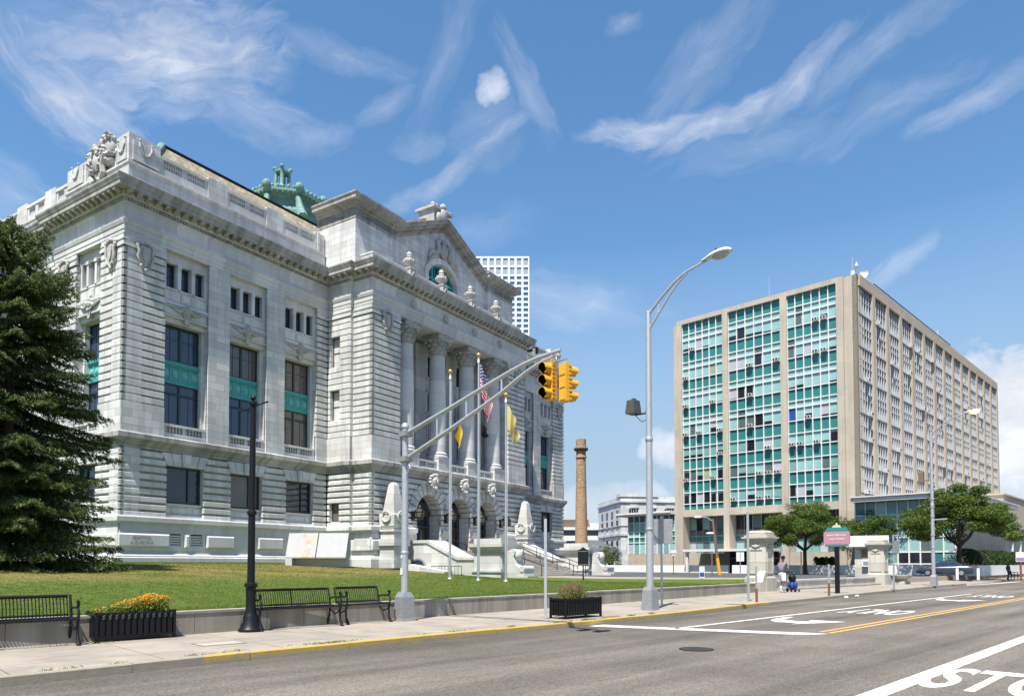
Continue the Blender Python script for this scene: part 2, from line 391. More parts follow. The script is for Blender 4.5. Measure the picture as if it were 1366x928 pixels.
        for j in range(n-1):
            for k in range(m-1): s.face((i+j*m+k,i+(j+1)*m+k,i+(j+1)*m+k+1,i+j*m+k+1))
        s.face([i+k for k in range(m)]); o=i+(n-1)*m; s.face([o+k for k in range(m)][::-1])
    def build(s,name,mat,parent=None,smooth=False,loc=None,rz=0.0,recalc=True):
        me=bpy.data.meshes.new(name); me.from_pydata(s.v,[],s.f)
        mats=mat if isinstance(mat,(list,tuple)) else [mat]
        for m in mats: me.materials.append(M[m] if isinstance(m,str) else m)
        if len(mats)>1: me.polygons.foreach_set('material_index',s.mi)
        if smooth is True: me.polygons.foreach_set('use_smooth',[True]*len(s.f))
        if recalc:
            bm=bmesh.new(); bm.from_mesh(me); bmesh.ops.recalc_face_normals(bm,faces=bm.faces); bm.to_mesh(me); bm.free()
        if isinstance(smooth,float):
            me.polygons.foreach_set('use_smooth',[True]*len(s.f)); me.set_sharp_from_angle(angle=math.radians(smooth))
        o=bpy.data.objects.new(name,me); COL.objects.link(o)
        if loc: o.location=loc
        o.rotation_euler=(0,0,rz)
        if parent: o.parent=parent
        return o
def tag(o,label,cat,group=None):
    o['label']=label; o['category']=cat
    if group: o['group']=group
    return o
def thing(name,label,cat,loc=(0,0,0),rz=0.0,group=None):
    o=bpy.data.objects.new(name,None); COL.objects.link(o); o.empty_display_size=.3
    o.location=loc; o.rotation_euler=(0,0,rz); return tag(o,label,cat,group)
def struct(o,kind='structure'): o['kind']=kind; return o
KIDS={}
def kids(o): return [c for c in bpy.data.objects if c.parent==o]
def dup(root,loc,rz=None,label=None,group=None,scale=None):
    def cp(o,par):
        c=o.copy(); COL.objects.link(c)
        if par: c.parent=par
        for k in kids(o): cp(k,c)
        return c
    # freeze the list first so that copies are not copied again
    r=cp(root,None); r.location=loc
    if rz is not None: r.rotation_euler=(0,0,rz)
    if label: r['label']=label
    if group: r['group']=group
    if scale: r.scale=scale
    return r
def npmesh(name,verts,faces,mat,parent=None,smooth=False):
    me=bpy.data.meshes.new(name)
    nv=len(verts); nf,k=faces.shape
    me.vertices.add(nv); me.vertices.foreach_set('co',np.asarray(verts,dtype=np.float32).ravel())
    me.loops.add(nf*k); me.loops.foreach_set('vertex_index',faces.astype(np.int32).ravel())
    me.polygons.add(nf); me.polygons.foreach_set('loop_start',np.arange(0,nf*k,k,dtype=np.int32))
    me.update(calc_edges=True); me.validate()
    me.materials.append(M[mat])
    o=bpy.data.objects.new(name,me); COL.objects.link(o)
    if parent: o.parent=parent
    return o
def leafquads(C,A,B):
    """quads centred on C with half axes A,B (n,3 arrays)"""
    V=np.stack([C-A-B*.5,C-A*.1+B*-1.0,C+A,C-A*.1+B],1).reshape(-1,3)
    return V,np.arange(len(V)).reshape(-1,4)
def rdir(rg,n):
    d=rg.normal(size=(n,3)); return d/np.linalg.norm(d,axis=1,keepdims=True)
def text_mb(txt,size,extrude=.0,offset=0.0):
    """lettering as mesh data lying in the XY plane, centred"""
    c=bpy.data.curves.new('lettering','FONT'); c.body=txt; c.size=size; c.offset=offset; c.align_x='CENTER'; c.align_y='CENTER'; c.extrude=extrude
    o=bpy.data.objects.new('lettering',c); COL.objects.link(o)
    dg=bpy.context.evaluated_depsgraph_get(); me=bpy.data.meshes.new_from_object(o.evaluated_get(dg))
    bpy.data.objects.remove(o); bpy.data.curves.remove(c); me.materials.clear()
    return me
def text_obj(name,txt,size,mat,M4,parent=None,extrude=.004):
    me=text_mb(txt,size,extrude); me.transform(M4); me.materials.append(M[mat])
    o=bpy.data.objects.new(name,me); COL.objects.link(o)
    if parent: o.parent=parent
    return o
EXPO=.86
# ------------------------------------------------------------------ world, sun
SUN_EL=math.radians(63.5); SUN_AZ=math.atan2(-.366,-.931)   # azimuth measured from +Y towards +X
w=bpy.data.worlds.new("World"); sc.world=w; w.use_nodes=True
nt=w.node_tree; nt.nodes.clear()
out=nd(nt,'ShaderNodeOutputWorld'); bg=nd(nt,'ShaderNodeBackground'); lk(nt,bg.outputs[0],out.inputs[0])
sky=nd(nt,'ShaderNodeTexSky',sky_type='NISHITA'); sky.sun_disc=False
sky.sun_elevation=SUN_EL; sky.sun_rotation=SUN_AZ; sky.altitude=30; sky.air_density=1.15; sky.dust_density=.35; sky.ozone_density=3.2
geo=nd(nt,'ShaderNodeTexCoord')
sx=nd(nt,'ShaderNodeSeparateXYZ'); lk(nt,geo.outputs['Generated'],sx.inputs[0])
az=mth(nt,'ARCTAN2',sx.outputs[0],sx.outputs[1]); el=mth(nt,'ARCSINE',sx.outputs[2])
ae0=nd(nt,'ShaderNodeCombineXYZ'); lk(nt,az,ae0.inputs[0]); lk(nt,el,ae0.inputs[1])
wn=nd(nt,'ShaderNodeTexNoise'); wn.inputs['Scale'].default_value=7; wn.inputs['Detail'].default_value=5; wn.inputs['Roughness'].default_value=.6; lk(nt,ae0.outputs[0],wn.inputs['Vector'])
ws=nd(nt,'ShaderNodeVectorMath',operation='SUBTRACT'); lk(nt,wn.outputs[1],ws.inputs[0]); ws.inputs[1].default_value=(.5,.5,.5)
wc_=nd(nt,'ShaderNodeVectorMath',operation='SCALE'); wc_.inputs['Scale'].default_value=.055; lk(nt,ws.outputs[0],wc_.inputs[0])
ae=nd(nt,'ShaderNodeVectorMath',operation='ADD'); lk(nt,ae0.outputs[0],ae.inputs[0]); lk(nt,wc_.outputs[0],ae.inputs[1])
def azel(u,v):
    r,s=ray(u,v); return math.atan(r), math.atan(s/math.sqrt(1+r*r))
# each cloud: where it hangs in the sky, its half length and width, tilt, density, streak scale (cirrus) or puff
CL=[(225, 70, 250, 100, 14, 0.68, 0),(110, 140, 190, 60, -36, 0.59, 0),(330, 150, 150, 50, -10, 0.32, 0),(60, 40, 150, 70, 20, 0.24, 0),(455, 72, 150, 24, -4, 0.21, 0),(420, 183, 95, 28, 14, 0.29, 0),(515, 135, 60, 22, 30, 0.24, 0),(560, 190, 60, 22, 8, 0.25, 0),(590, 240, 120, 20, 27, 0.39, 0),(665, 190, 95, 20, 22, 0.39, 0),(700, 120, 110, 30, -58, 0.25, 0),(650, 180, 90, 60, 20, 0.17, 0),(655, 124, 30, 27, 0, 0.62, 1),(860, 173, 130, 24, 4, 0.64, 0),(960, 158, 130, 24, 14, 0.64, 0),(1060, 105, 150, 26, 27, 0.41, 0),(1180, 60, 190, 34, 17, 0.25, 0),(930, 90, 190, 50, 34, 0.2, 0),(1310, 128, 130, 26, 15, 0.41, 0),(1180, 150, 170, 40, 10, 0.2, 0),(1000, 190, 180, 40, 6, 0.17, 0),(1350, 530, 120, 95, 0, 1.0, 1),(1385, 610, 120, 90, 0, 1.0, 1),(1320, 690, 110, 50, 0, 0.8, 1),(886, 600, 44, 34, 10, 0.75, 1),(1192, 362, 85, 22, 36, 0.32, 0),(760, 400, 170, 45, -10, 0.28, 0),(640, 300, 120, 30, 10, 0.13, 0),(812, 672, 130, 34, 0, 0.45, 1),(832, 26, 40, 18, 0, 0.25, 0),(15, 250, 120, 60, -25, 0.24, 0),(600, 60, 170, 40, 60, 0.15, 0),(-250, 200, 300, 90, 10, 0.42, 0),(1700, 300, 350, 90, 15, 0.42, 0),(-500, 500, 200, 90, 0, 1, 1),(1900, 600, 300, 100, 0, 1, 1)]
dens=None; lowm=None
for i,(u,v,L,W,ang,stg,puff) in enumerate(CL):
    a0,e0=azel(u,v); ca=math.cos(a0)
    k=ca/math.sqrt(1+((VP-v)/950.)**2)/950.
    mp=nd(nt,'ShaderNodeMapping',vector_type='TEXTURE'); lk(nt,ae.outputs[0],mp.inputs[0])
    mp.inputs['Location'].default_value=(a0,e0,0); mp.inputs['Rotation'].default_value=(0,0,math.radians(ang)); mp.inputs['Scale'].default_value=(L*k,W*k,1)
    ln=nd(nt,'ShaderNodeVectorMath',operation='LENGTH'); lk(nt,mp.outputs[0],ln.inputs[0])
    d=mth(nt,'SUBTRACT',1.0,ln.outputs['Value'],clamp=True)
    mv=mapping(nt,mp.outputs[0],(L/75,W/22,1) if not puff else (L/34,W/30,1),(0,0,0),(i*3.7,i*1.3,i*.77))
    n=noise(nt,mv,1.0,6 if not puff else 5,.58 if not puff else .55,.55 if not puff else .2)
    d2=mth(nt,'POWER',d,.8)
    if puff: dd=ramp(nt,mth(nt,'ADD',mth(nt,'MULTIPLY',d,.9),mth(nt,'MULTIPLY',mth(nt,'SUBTRACT',n,.5),1.15)),((.10,0.0),(.30,.55),(.62,1.0)))
    else:
        # a broad soft veil plus feathered strands inside it
        v=mth(nt,'ADD',mth(nt,'MULTIPLY',d2,.95),mth(nt,'MULTIPLY',mth(nt,'SUBTRACT',n,.5),1.35))
        dd=ramp(nt,v,((.16,0.0),(.45,.28),(.85,.72),(1.25,1.0)))
    dd=mth(nt,'MULTIPLY',mth(nt,'MULTIPLY',dd,ramp(nt,d,((0.0,0.0),(.28 if not puff else .16,1.0)))),stg,clamp=True)
    dens=dd if dens is None else mth(nt,'MAXIMUM',dens,dd)
shade=ramp(nt,noise(nt,mapping(nt,ae.outputs[0],(9,16,1)),1.0,5,.6),((.35,.80),(.62,1.0)))
cloud=mixc(nt,1.0,(5.5,5.7,6.15),shade,'MULTIPLY')
# thin bright haze low over the horizon
hz=ramp(nt,el,((0.0,1.0),(.16,.95),(.42,0.0)))
hs=nd(nt,'ShaderNodeHueSaturation'); hs.inputs['Saturation'].default_value=1.16; hs.inputs['Value'].default_value=1.0; hs.inputs['Hue'].default_value=.497
lk(nt,sky.outputs[0],hs.inputs['Color'])
skyc=mixc(nt,mth(nt,'MULTIPLY',hz,.85),hs.outputs[0],(2.30,3.05,3.95))
lk(nt,mixc(nt,dens,skyc,cloud),bg.inputs[0]); bg.inputs[1].default_value=.100
sun=bpy.data.lights.new("Sun",'SUN'); sun.energy=5.0; sun.angle=math.radians(.53); sun.color=(1.0,.955,.88)
so=bpy.data.objects.new("Sun",sun); COL.objects.link(so)
SD=Vector((math.sin(SUN_AZ)*math.cos(SUN_EL),math.cos(SUN_AZ)*math.cos(SUN_EL),math.sin(SUN_EL)))
so.rotation_euler=SD.to_track_quat('Z','Y').to_euler(); so.location=(-20,-40,60)
vs=sc.view_settings; vs.view_transform='Standard'; vs.look='None'; vs.gamma=1; vs.use_curve_mapping=False; vs.exposure=EXPO
sc.cycles.max_bounces=6; sc.cycles.diffuse_bounces=3; sc.cycles.glossy_bounces=3; sc.cycles.transmission_bounces=3
sc.cycles.use_denoising=True
sc.cycles.caustics_reflective=False; sc.cycles.caustics_refractive=False

# ------------------------------------------------------------------ frames
TH=math.radians(32.6); CD=(math.sin(TH),math.cos(TH)); CN=(CD[1],-CD[0])   # courthouse: along the front, outwards
CX,CY=ray(161.7,530)[0]*45.0,45.0
CRZ=math.atan2(CD[1],CD[0])
def cw(s,p): return (CX+CD[0]*s+CN[0]*p, CY+CD[1]*s+CN[1]*p)
def sp(X,Y): dx,dy=X-CX,Y-CY; return dx*CD[0]+dy*CD[1], dx*CN[0]+dy*CN[1]
SRZ=math.atan2(.708,.706)
def stw(a,y): c,s=math.cos(SRZ),math.sin(SRZ); return (a*c-y*s, a*s+y*c)
def st(X,Y): c,s=math.cos(SRZ),math.sin(SRZ); return (X*c+Y*s, -X*s+Y*c)
MC=(ray(1143,400)[0]*78,78.0); MRZ=math.radians(45)
def mw(x,y): q=.70710678; return (MC[0]+(x-y)*q, MC[1]+(x+y)*q)
def interp(pts,a):
    if a<=pts[0][0]: return pts[0][1]
    for (a0,y0),(a1,y1) in zip(pts,pts[1:]):
        if a<=a1: return y0+(y1-y0)*(a-a0)/(a1-a0)
    return pts[-1][1]
KERB=[(-60,10.0),(-10,10.3),(1.8,10.57),(4.6,10.78),(9.2,10.92),(14,11.0),(17.7,11.12),(24,11.68),(32.6,12.12),(52.5,13.1),(60,13.2),(71.6,13.55),(140,14.0)]
WALL=[(-60,13.0),(-40,13.5),(0,14.2),(5.3,14.35),(10,14.6),(16.5,14.95),(21,15.3),(31.6,16.12),(34.4,16.3)]
def sm(t): t=max(0,min(1,t)); return t*t*(3-2*t)
def lawnz(X,Y):
    s,p=sp(X,Y); a,y=st(X,Y)
    A=sm((31-p)/27.0); B=(1-sm((s-7)/13.0))*(1-sm((a-28)/6.0))
    z=.47+1.14*A*B
    t=sm((y-interp(WALL,a)-.3)/3.0); z=z*t+.53*(1-t)
    return z
# ------------------------------------------------------------------ ground
def sheet(name,pts,z,mat,kind='structure',rz=SRZ):
    b=MB(); b.quad(*[(x,y,z) for x,y in pts]); return struct(b.build(name,mat,rz=rz),kind)
sheet('ground',[(-1500,-1500),(2500,-1500),(2500,2500),(-1500,2500)],-.05,'asphalt_lot')
road=sheet('road',[(-300,-16),(500,-16),(500,17),(-300,17)],0.0,'asphalt')
sheet('far_pavement',[(-300,-40),(500,-40),(500,-16),(-300,-16)],.10,'sidewalk')
def slab(name,a0,a1,inner,z,mat,step=1.0):
    b=MB(); n=max(2,int((a1-a0)/step)); 
    for i in range(n):
        p=[a0+(a1-a0)*i/n,a0+(a1-a0)*(i+1)/n]
        k=[interp(KERB,q)+.15 for q in p]; o=[inner(q) for q in p]
        b.quad((p[0],k[0],z),(p[1],k[1],z),(p[1],o[1],z),(p[0],o[0],z))
    for q in (a0,a1): b.quad((q,interp(KERB,q)+.15,0),(q,interp(KERB,q)+.15,z),(q,inner(q),z),(q,inner(q),0))
    return struct(b.build(name,mat,rz=SRZ))
slab('pavement',-60,60,lambda a: interp(WALL,a)+.1 if a<34 else 17.2,.13,'sidewalk')
slab('pavement',71.6,140,lambda a:17.0,.13,'sidewalk',8)
# kerb stones with open joints
b=MB()
for a0,a1 in ((-60,60),(71.6,140)):
    a=a0
    while a<a1:
        L=min(1.65+.25*rnd.random(),a1-a); g=.006+.012*rnd.random(); e=a+L-g
        y0,y1=interp(KERB,a),interp(KERB,e); dz=.135+rnd.uniform(-.006,.004); c=.014
        i=b.P([(a,y0,-.02),(e,y1,-.02),(e,y1+.15,-.02),(a,y0+.15,-.02),
               (a,y0+.004,dz-c),(e,y1+.004,dz-c),(e,y1+.004+c,dz),(a,y0+.004+c,dz),(e,y1+.15,dz),(a,y0+.15,dz)])
        for q in ((0,1,5,4),(4,5,6,7),(7,6,8,9),(0,4,7,9,3),(1,2,8,6,5)): b.face([i+k for k in q])
        a+=L
struct(b.build('kerb','kerb',rz=SRZ))
# driveway ramp between the two pavements, then the raised car park
b=MB(); b.quad((60,13.32,.004),(71.6,13.7,.004),(71.6,17.0,.13),(60,17.0,.13)); struct(b.build('driveway','sidewalk',rz=SRZ))
b=MB(); b.box(53.2,140,16.8,17.02,.0,.50); struct(b.build('car_park_kerb','concrete_beige',rz=SRZ))
PK=[(34.6,16.9),(60,17.0),(71.6,17.0),(400,17.0),(400,500),(-100,500),(60,110),(45,60),(41.5,40.5),(39.85,31.7),(44.9,22.9)]
b=MB(); b.prism(PK,.0,.48); struct(b.build('car_park','asphalt_lot',rz=SRZ))
sheet('plaza_path',[(41.8,27.0),(46.5,22.6),(53,22.6),(49,28),(46.5,36),(52,52),(46.5,56),(42,42),(40.2,32)],.487,'sidewalk')
# lawn: one undulating sheet
xs=np.concatenate([np.arange(-70,-12,2.0),np.arange(-12,34.6,.5)]); 
ys=np.concatenate([np.arange(0,12,.4),np.arange(12,75,1.2)])
V=[];
for a in xs:
    y0=interp(WALL,a)+.16
    for y in ys:
        X,Y=stw(a,y0+y); V.append((X,Y,lawnz(X,Y)))
nx,ny=len(xs),len(ys)
I=(np.arange(nx-1)[:,None]*ny+np.arange(ny-1)[None,:]).ravel()
# the lawn also reaches right up to the plaza: one extra strip
lawn=npmesh('lawn',np.array(V),np.stack([I,I+ny,I+ny+1,I+1],1),'lawn',smooth=True); struct(lawn)
lawn.data.polygons.foreach_set('use_smooth',[True]*len(lawn.data.polygons))
b=MB(); X=[(34.0,16.6),(34.6,17.2),(45.2,22.7),(40.0,31.6),(41.6,40.4),(45.1,59.9),(34.0,60)]
b.quad(*[(*stw(*q),.481) for q in X]); struct(b.build('lawn_edge','lawn'))
# grass blades: a ragged skin over the nearer lawn, uncountable
rg=np.random.default_rng(3); N=420000
a=rg.uniform(-16,34,N); t=rg.random(N)**1.9*34
y0=np.interp(a,[q[0] for q in WALL],[q[1] for q in WALL])+.2
c_,s_=math.cos(SRZ),math.sin(SRZ); X=a*c_-(y0+t)*s_; Y=a*s_+(y0+t)*c_
Z=np.array([lawnz(x,y) for x,y in zip(X,Y)])
h=rg.uniform(.012,.038,N)*(1+t*.02); th=rg.uniform(0,2*PI,N); wd=(.007+.007*rg.random(N))*(1+t*.04)
base=np.stack([X,Y,Z-.01],1); sd=np.stack([np.cos(th)*wd,np.sin(th)*wd,np.zeros(N)],1)
tip=base+np.stack([rg.normal(0,.018,N),rg.normal(0,.018,N),h],1)
V=np.stack([base-sd,base+sd,tip],1).reshape(-1,3)
g=npmesh('grass',V,np.arange(len(V)).reshape(-1,3),'blades_lawn'); struct(g,'stuff')

N=16000; a=rg.uniform(-16,34,N); t=rg.uniform(-.04,.22,N)
y0=np.interp(a,[q[0] for q in WALL],[q[1] for q in WALL])+.30
X=a*c_-(y0+t)*s_; Y=a*s_+(y0+t)*c_; h=rg.uniform(.03,.10,N)*(.6+.8*np.sin(a*3.1)**2); th=rg.uniform(0,2*PI,N); wd=.006+.006*rg.random(N)
base=np.stack([X,Y,np.full(N,.535)],1); sd=np.stack([np.cos(th)*wd,np.sin(th)*wd,np.zeros(N)],1); tip=base+np.stack([rg.normal(0,.03,N),rg.normal(-.01,.03,N),h],1)
V=np.stack([base-sd,base+sd,tip],1).reshape(-1,3)
g=npmesh('edge_grass',V,np.arange(len(V)).reshape(-1,3),'blades_lawn'); struct(g,'stuff')

# ------------------------------------------------------------------ road markings (children of the road they are painted on)
def mark(name,pts,mat='paint_white',z=.004):
    b=MB(); b.quad(*[(x,y,z) for x,y in pts]); return b.build(name,mat,road)
mark('stop_line',[(13.6,10.95),(15.15,6.35),(15.75,6.05),(15.7,6.45),(14.45,9.9),(14.2,10.95)])
mark('lane_line',[(14.5,9.16),(42.3,9.16),(42.3,9.03),(14.5,9.03)])
mark('centre_line',[(16.1,6.42),(90,6.42),(90,6.31),(16.1,6.31)],'paint_yellow')
mark('centre_line',[(15.95,6.17),(90,6.17),(90,6.06),(15.95,6.06)],'paint_yellow')
mark('edge_line',[(2,3.0),(60,3.0),(60,2.75),(2,2.75)])
mark('crossing_line',[(58.5,12.95),(75,12.3),(75.6,12.8),(59.2,13.05)],'paint_worn')
def arrow(a):
    # left-turn arrow for traffic coming towards the camera: stem, bend, head
    mark('turn_arrow',[(a+.75,6.97),(a-.95,7.72),(a-.45,7.74),(a-.50,8.30),(a-.15,8.62),(a+.5,8.80),(a+1.5,8.86),(a+1.5,8.70),(a+.7,8.58),(a+.25,8.36),(a+.15,8.05),(a+.25,7.80),(a+.75,7.86)])
arrow(18.6); arrow(34.2)
def ontext(txt,a,y,wd,ht,flip):
    me=text_mb(txt,1.0,0,.022); co=[v.co.copy() for v in me.vertices]
    x0,x1=min(c.x for c in co),max(c.x for c in co); y0_,y1_=min(c.y for c in co),max(c.y for c in co)
    for v in me.vertices:
        fx=(v.co.x-x0)/(x1-x0)-.5; fy=(v.co.y-y0_)/(y1_-y0_)-.5
        # flip: read by drivers heading to -a, so letters run to +y and stand towards -a
        if flip: v.co=(a-fy*ht,y+fx*wd,.0045)
        else: v.co=(a+fy*ht,y-fx*wd,.0045)
    me.materials.append(M['paint_white'])
    o=bpy.data.objects.new('road_lettering',me); COL.objects.link(o); o.parent=road; return o
ontext('ONLY',24.2,7.75,1.75,2.5,True); ontext('ONLY',39.6,7.72,1.6,2.5,True)
def thick(o,k): pass
ontext('STOP',10.85,1.80,1.90,2.15,False)
# patched trench and dark scar in the asphalt are part of its surface; iron covers are things
b=MB()
b.lathe([(.30,0),(.30,.012),(.27,.012),(.27,.006),(.0,.006)],n=28)
mh=thing('manhole_cover','round dark iron manhole cover set in the roadway','manhole cover',(*stw(11.25,6.62),0))
b.build('frame_ring','blackmetal',mh)
b=MB(); b.lathe([(.262,0.0),(.262,.010),(0,.010)],n=28)
for i in range(-4,5):
    for j in range(-4,5):
        if i*i+j*j<17: b.box(i*.052-.016,i*.052+.016,j*.052-.016,j*.052+.016,.010,.015)
b.build('cover_plate','iron_cover',mh)
uc=thing('utility_cover','square grey steel utility cover flush in the pavement before the planter of orange flowers','utility cover',(*stw(5.2,12.35),.13),SRZ)
b=MB(); b.box(-.36,.36,-.24,.24,0,.006); b.build('plate','concrete',uc)
b=MB()
for s in (-1,1): b.box(-.38,.38,s*.25-.012,s*.25+.012,0,.008); b.box(s*.37-.012,s*.37+.012,-.238,.238,0,.008)
b.build('rim','wood',uc)
# retaining wall of the lawn, cast in bays
rw=thing('retaining_wall','low weathered concrete wall holding the lawn along the pavement','wall',(0,0,0),SRZ)
b=MB(); a=-58.0; cp=MB()
while a<33.9:
    L=min(1.55*2,34.0-a); e=a+L-.014
    for (p,q) in ((a,a+L*.5-.004),(a+L*.5+.004,e)):
        y0,y1=interp(WALL,p),interp(WALL,q)
        b.prism([(p,y0),(q,y1),(q,y1+.3),(p,y0+.3)],.05,.535)
        cp.prism([(p,y0-.015),(q,y1-.015),(q,y1+.31),(p,y0+.31)],.537,.585)
    a+=L
b.build('wall_face','wall_conc',rw); cp.build('coping','wall_conc',rw)
b=MB()
pr=[(33.1,.13),(34.45,.13),(34.45,1.15),(34.25,1.12),(34.1,.95),(34.0,.72),(33.85,.62),(33.1,.60)]
b.prism(pr,16.22,16.62,'y'); b.build('scroll_end','pillar_stone',rw)
# ------------------------------------------------------------------ courthouse (local x along the front, -y outwards)
ch=thing('courthouse','monumental pale granite courthouse with columned centre, pediment and green copper roof lantern','courthouse',(CX,CY,0),CRZ)
F0=lambda s,p,z:(s,-p,z)
FM=lambda s,p,z:(59-s,-p,z)
FS=lambda k,p,z:(-p,k,z)
FSM=lambda k,p,z:(-p,40-k,z)
def inst(o,parent,M4=None,kidz=True):
    c=o.copy(); COL.objects.link(c); c.parent=parent
    if M4 is not None: c.matrix_local=M4
    for k in list(o.children) if kidz else []:
        q=k.copy(); COL.objects.link(q); q.parent=c
    return c
def panel(b,s0,s1,z0,z1,pb,pf,rects=()):
    S=sorted({s0,s1}|{max(s0,min(s1,q)) for r in rects for q in r[:2]}); Z=sorted({z0,z1}|{max(z0,min(z1,q)) for r in rects for q in r[2:]})
    for a,c in zip(S,S[1:]):
        run=None
        for e,f in zip(Z,Z[1:]):
            sm_,zm=(a+c)/2,(e+f)/2
            hole=any(r[0]<sm_<r[1] and r[2]<zm<r[3] for r in rects)
            if not hole: run=[e,f] if run is None else [run[0],f]
            if hole and run: b.box(a,c,pb,pf,*run); run=None
        if run: b.box(a,c,pb,pf,*run)
def courses(b,s0,s1,z0,z1,n,pb,pf,opn=lambda z:(),c=.028,gap=.066,ends=(1,1)):
    h=(z1-z0)/n
    for i in range(n):
        za,zb=z0+i*h+gap/2,z0+(i+1)*h-gap/2; zm=(za+zb)/2
        iv=[(s0,s1)]
        for o0,o1 in opn(zm):
            iv=[q for a,e in iv for q in ((a,min(e,o0)),(max(a,o1),e)) if q[1]-q[0]>.03]
        for a,e in iv: b.cbox(a,e,pb,pf,za,zb,c,(ends[0] if a==s0 else 1,ends[1] if e==s1 else 1))
def frame_bars(b,s0,s1,z0,z1,p,d,fw,mv=(),mh=(),bw=None):
    bw=bw or fw
    b.box(s0,s0+fw,p,p+d,z0,z1); b.box(s1-fw,s1,p,p+d,z0,z1)
    b.box(s0+fw,s1-fw,p,p+d-.003,z0,z0+fw); b.box(s0+fw,s1-fw,p,p+d-.003,z1-fw,z1)
    for m in mv: x=s0+(s1-s0)*m; b.box(x-bw/2,x+bw/2,p,p+d-.008,z0+fw,z1-fw)
    for m in mh: x=z0+(z1-z0)*m; b.box(s0+fw,s1-fw,p,p+d-.014,x-bw/2,x+bw/2)
def pane(fr,s0,s1,z0,z1,p,mat,parent,name='pane'):
    b=MB(fr); b.box(s0+.02,s1-.02,p,p+.02,z0+.02,z1-.02); return b.build(name,mat,parent)
def window(fr,s0,s1,z0,z1,p,mv=(),mh=(),mat='bronze',gl='glass',fw=.07,d=.1,bw=None,name='window'):
    b=MB(fr); frame_bars(b,s0,s1,z0,z1,p,d,fw,mv,mh,bw); o=b.build(name,mat,ch); pane(fr,s0,s1,z0,z1,p+.02,gl,o); return o
def tallwin(fr,s0,s1,p,gl,z=(11.0,13.95,15.5,17.97)):
    """two storeys of glazing with a green copper spandrel between"""
    b=MB(fr); frame_bars(b,s0,s1,z[2],z[3],p,.12,.08,(.5,),(),.16)
    frame_bars(b,s0,s1,z[0],z[1],p,.12,.08,(.5,),(.76,),.14)
    w2=(s1-s0)
    for zz0,zz1 in ((z[0],z[0]+(z[1]-z[0])*.76),(z[2],z[3])):
        for f in (.25,.75): x=s0+w2*f; b.box(x-.018,x+.018,p+.03,p+.06,zz0+.08,zz1-.08)
    b.box(s0+.08,s1-.08,p+.03,p+.06,z[2]+(z[3]-z[2])*.62-.018,z[2]+(z[3]-z[2])*.62+.018)
    b.box(s0+.002,s0+.078,p,p+.10,z[1]-.01,z[2]+.01); b.box(s1-.078,s1-.002,p,p+.10,z[1]-.01,z[2]+.01)
    o=b.build('window','bronze',ch)
    pane(fr,s0,s1,z[2],z[3],p+.02,gl[0],o); pane(fr,s0,s1,z[0],z[1],p+.02,gl[1],o)
    b=MB(fr); b.box(s0,s1,p,p+.13,z[1]-.02,z[2]+.02); b.box(s0,s1,p+.13,p+.27,z[2]-.24,z[2]-.02); b.box(s0,s1,p+.13,p+.21,z[2]-.36,z[2]-.24)
    b.box(s0,s1,p+.13,p+.20,z[1]+.0,z[1]+.16); b.m=1
    n=4
    for i in range(n):
        x=s0+w2*(i+.5)/n; zc=(z[1]+z[2])/2-.08
        pts=[]
        for R,h in ((.27,.03),(.2,.07),(.11,.11)):
            b.prism([(x+R*math.cos(t*PI/6),zc+R*math.sin(t*PI/6)) for t in range(12)],p+.13,p+.13+h,'y')
        b.box(x+w2/n/2-.03,x+w2/n/2+.03,p+.13,p+.18,z[1]+.18,z[2]-.4) if i<n-1 else None
    b.build('spandrel',['copper_panel','copper_light'],o)
    return o
def baluster_prof(h): return [(.5,0),(.5,.06*h),(.28,.1*h),(.34,.2*h),(.5,.34*h),(.42,.5*h),(.26,.72*h),(.3,.84*h),(.5,.9*h),(.5,h)]
def balustrade(fr,s0,s1,z0,z1,pb,pf,ngrp=2,nb=5,foot=.18,rail=.16,mid=.34,solid=True):
    b=MB(fr); b.box(s0,s1,pb,pf,z0,z0+foot); b.box(s0,s1,pb-.03,pf+.04,z1-rail,z1)
    L=(s1-s0-mid*(ngrp+1)*.75)/ngrp; x=s0+mid*.5
    edges=[s0]
    for g in range(ngrp):
        for i in range(nb):
            cx=x+L*(i+.5)/nb
            i0=len(b.v); prof=baluster_prof(z1-rail-z0-foot); w=L/nb*.72
            for r,h in prof: b.P([(cx+r*w*math.cos(PI/4*k),(pb+pf)/2+r*w*math.sin(PI/4*k),z0+foot+h) for k in range(8)])
            for j in range(len(prof)-1):
                for k in range(8): b.face((i0+j*8+k,i0+j*8+(k+1)%8,i0+(j+1)*8+(k+1)%8,i0+(j+1)*8+k))
        edges+= [x-.02,x+L+.02]; x+=L+mid*.75
    edges.append(s1)
    for a,e in zip(edges[::2],edges[1::2]): b.box(a,e,pb+.02,pf-.004,z0+foot,z1-rail)
    if solid: b.box(s0,s1,pb-.06,pb-.01,z0,z1-rail-.002)
    return b.build('balustrade','granite_plain',ch)
def jit(b,a):
    r=random.Random(len(b.v)); d={}
    for i,v in enumerate(b.v):
        k=tuple(round(q,3) for q in v); d.setdefault(k,(r.uniform(-a,a),r.uniform(-a,a),r.uniform(-a,a))); b.v[i]=tuple(p+q for p,q in zip(v,d[k]))
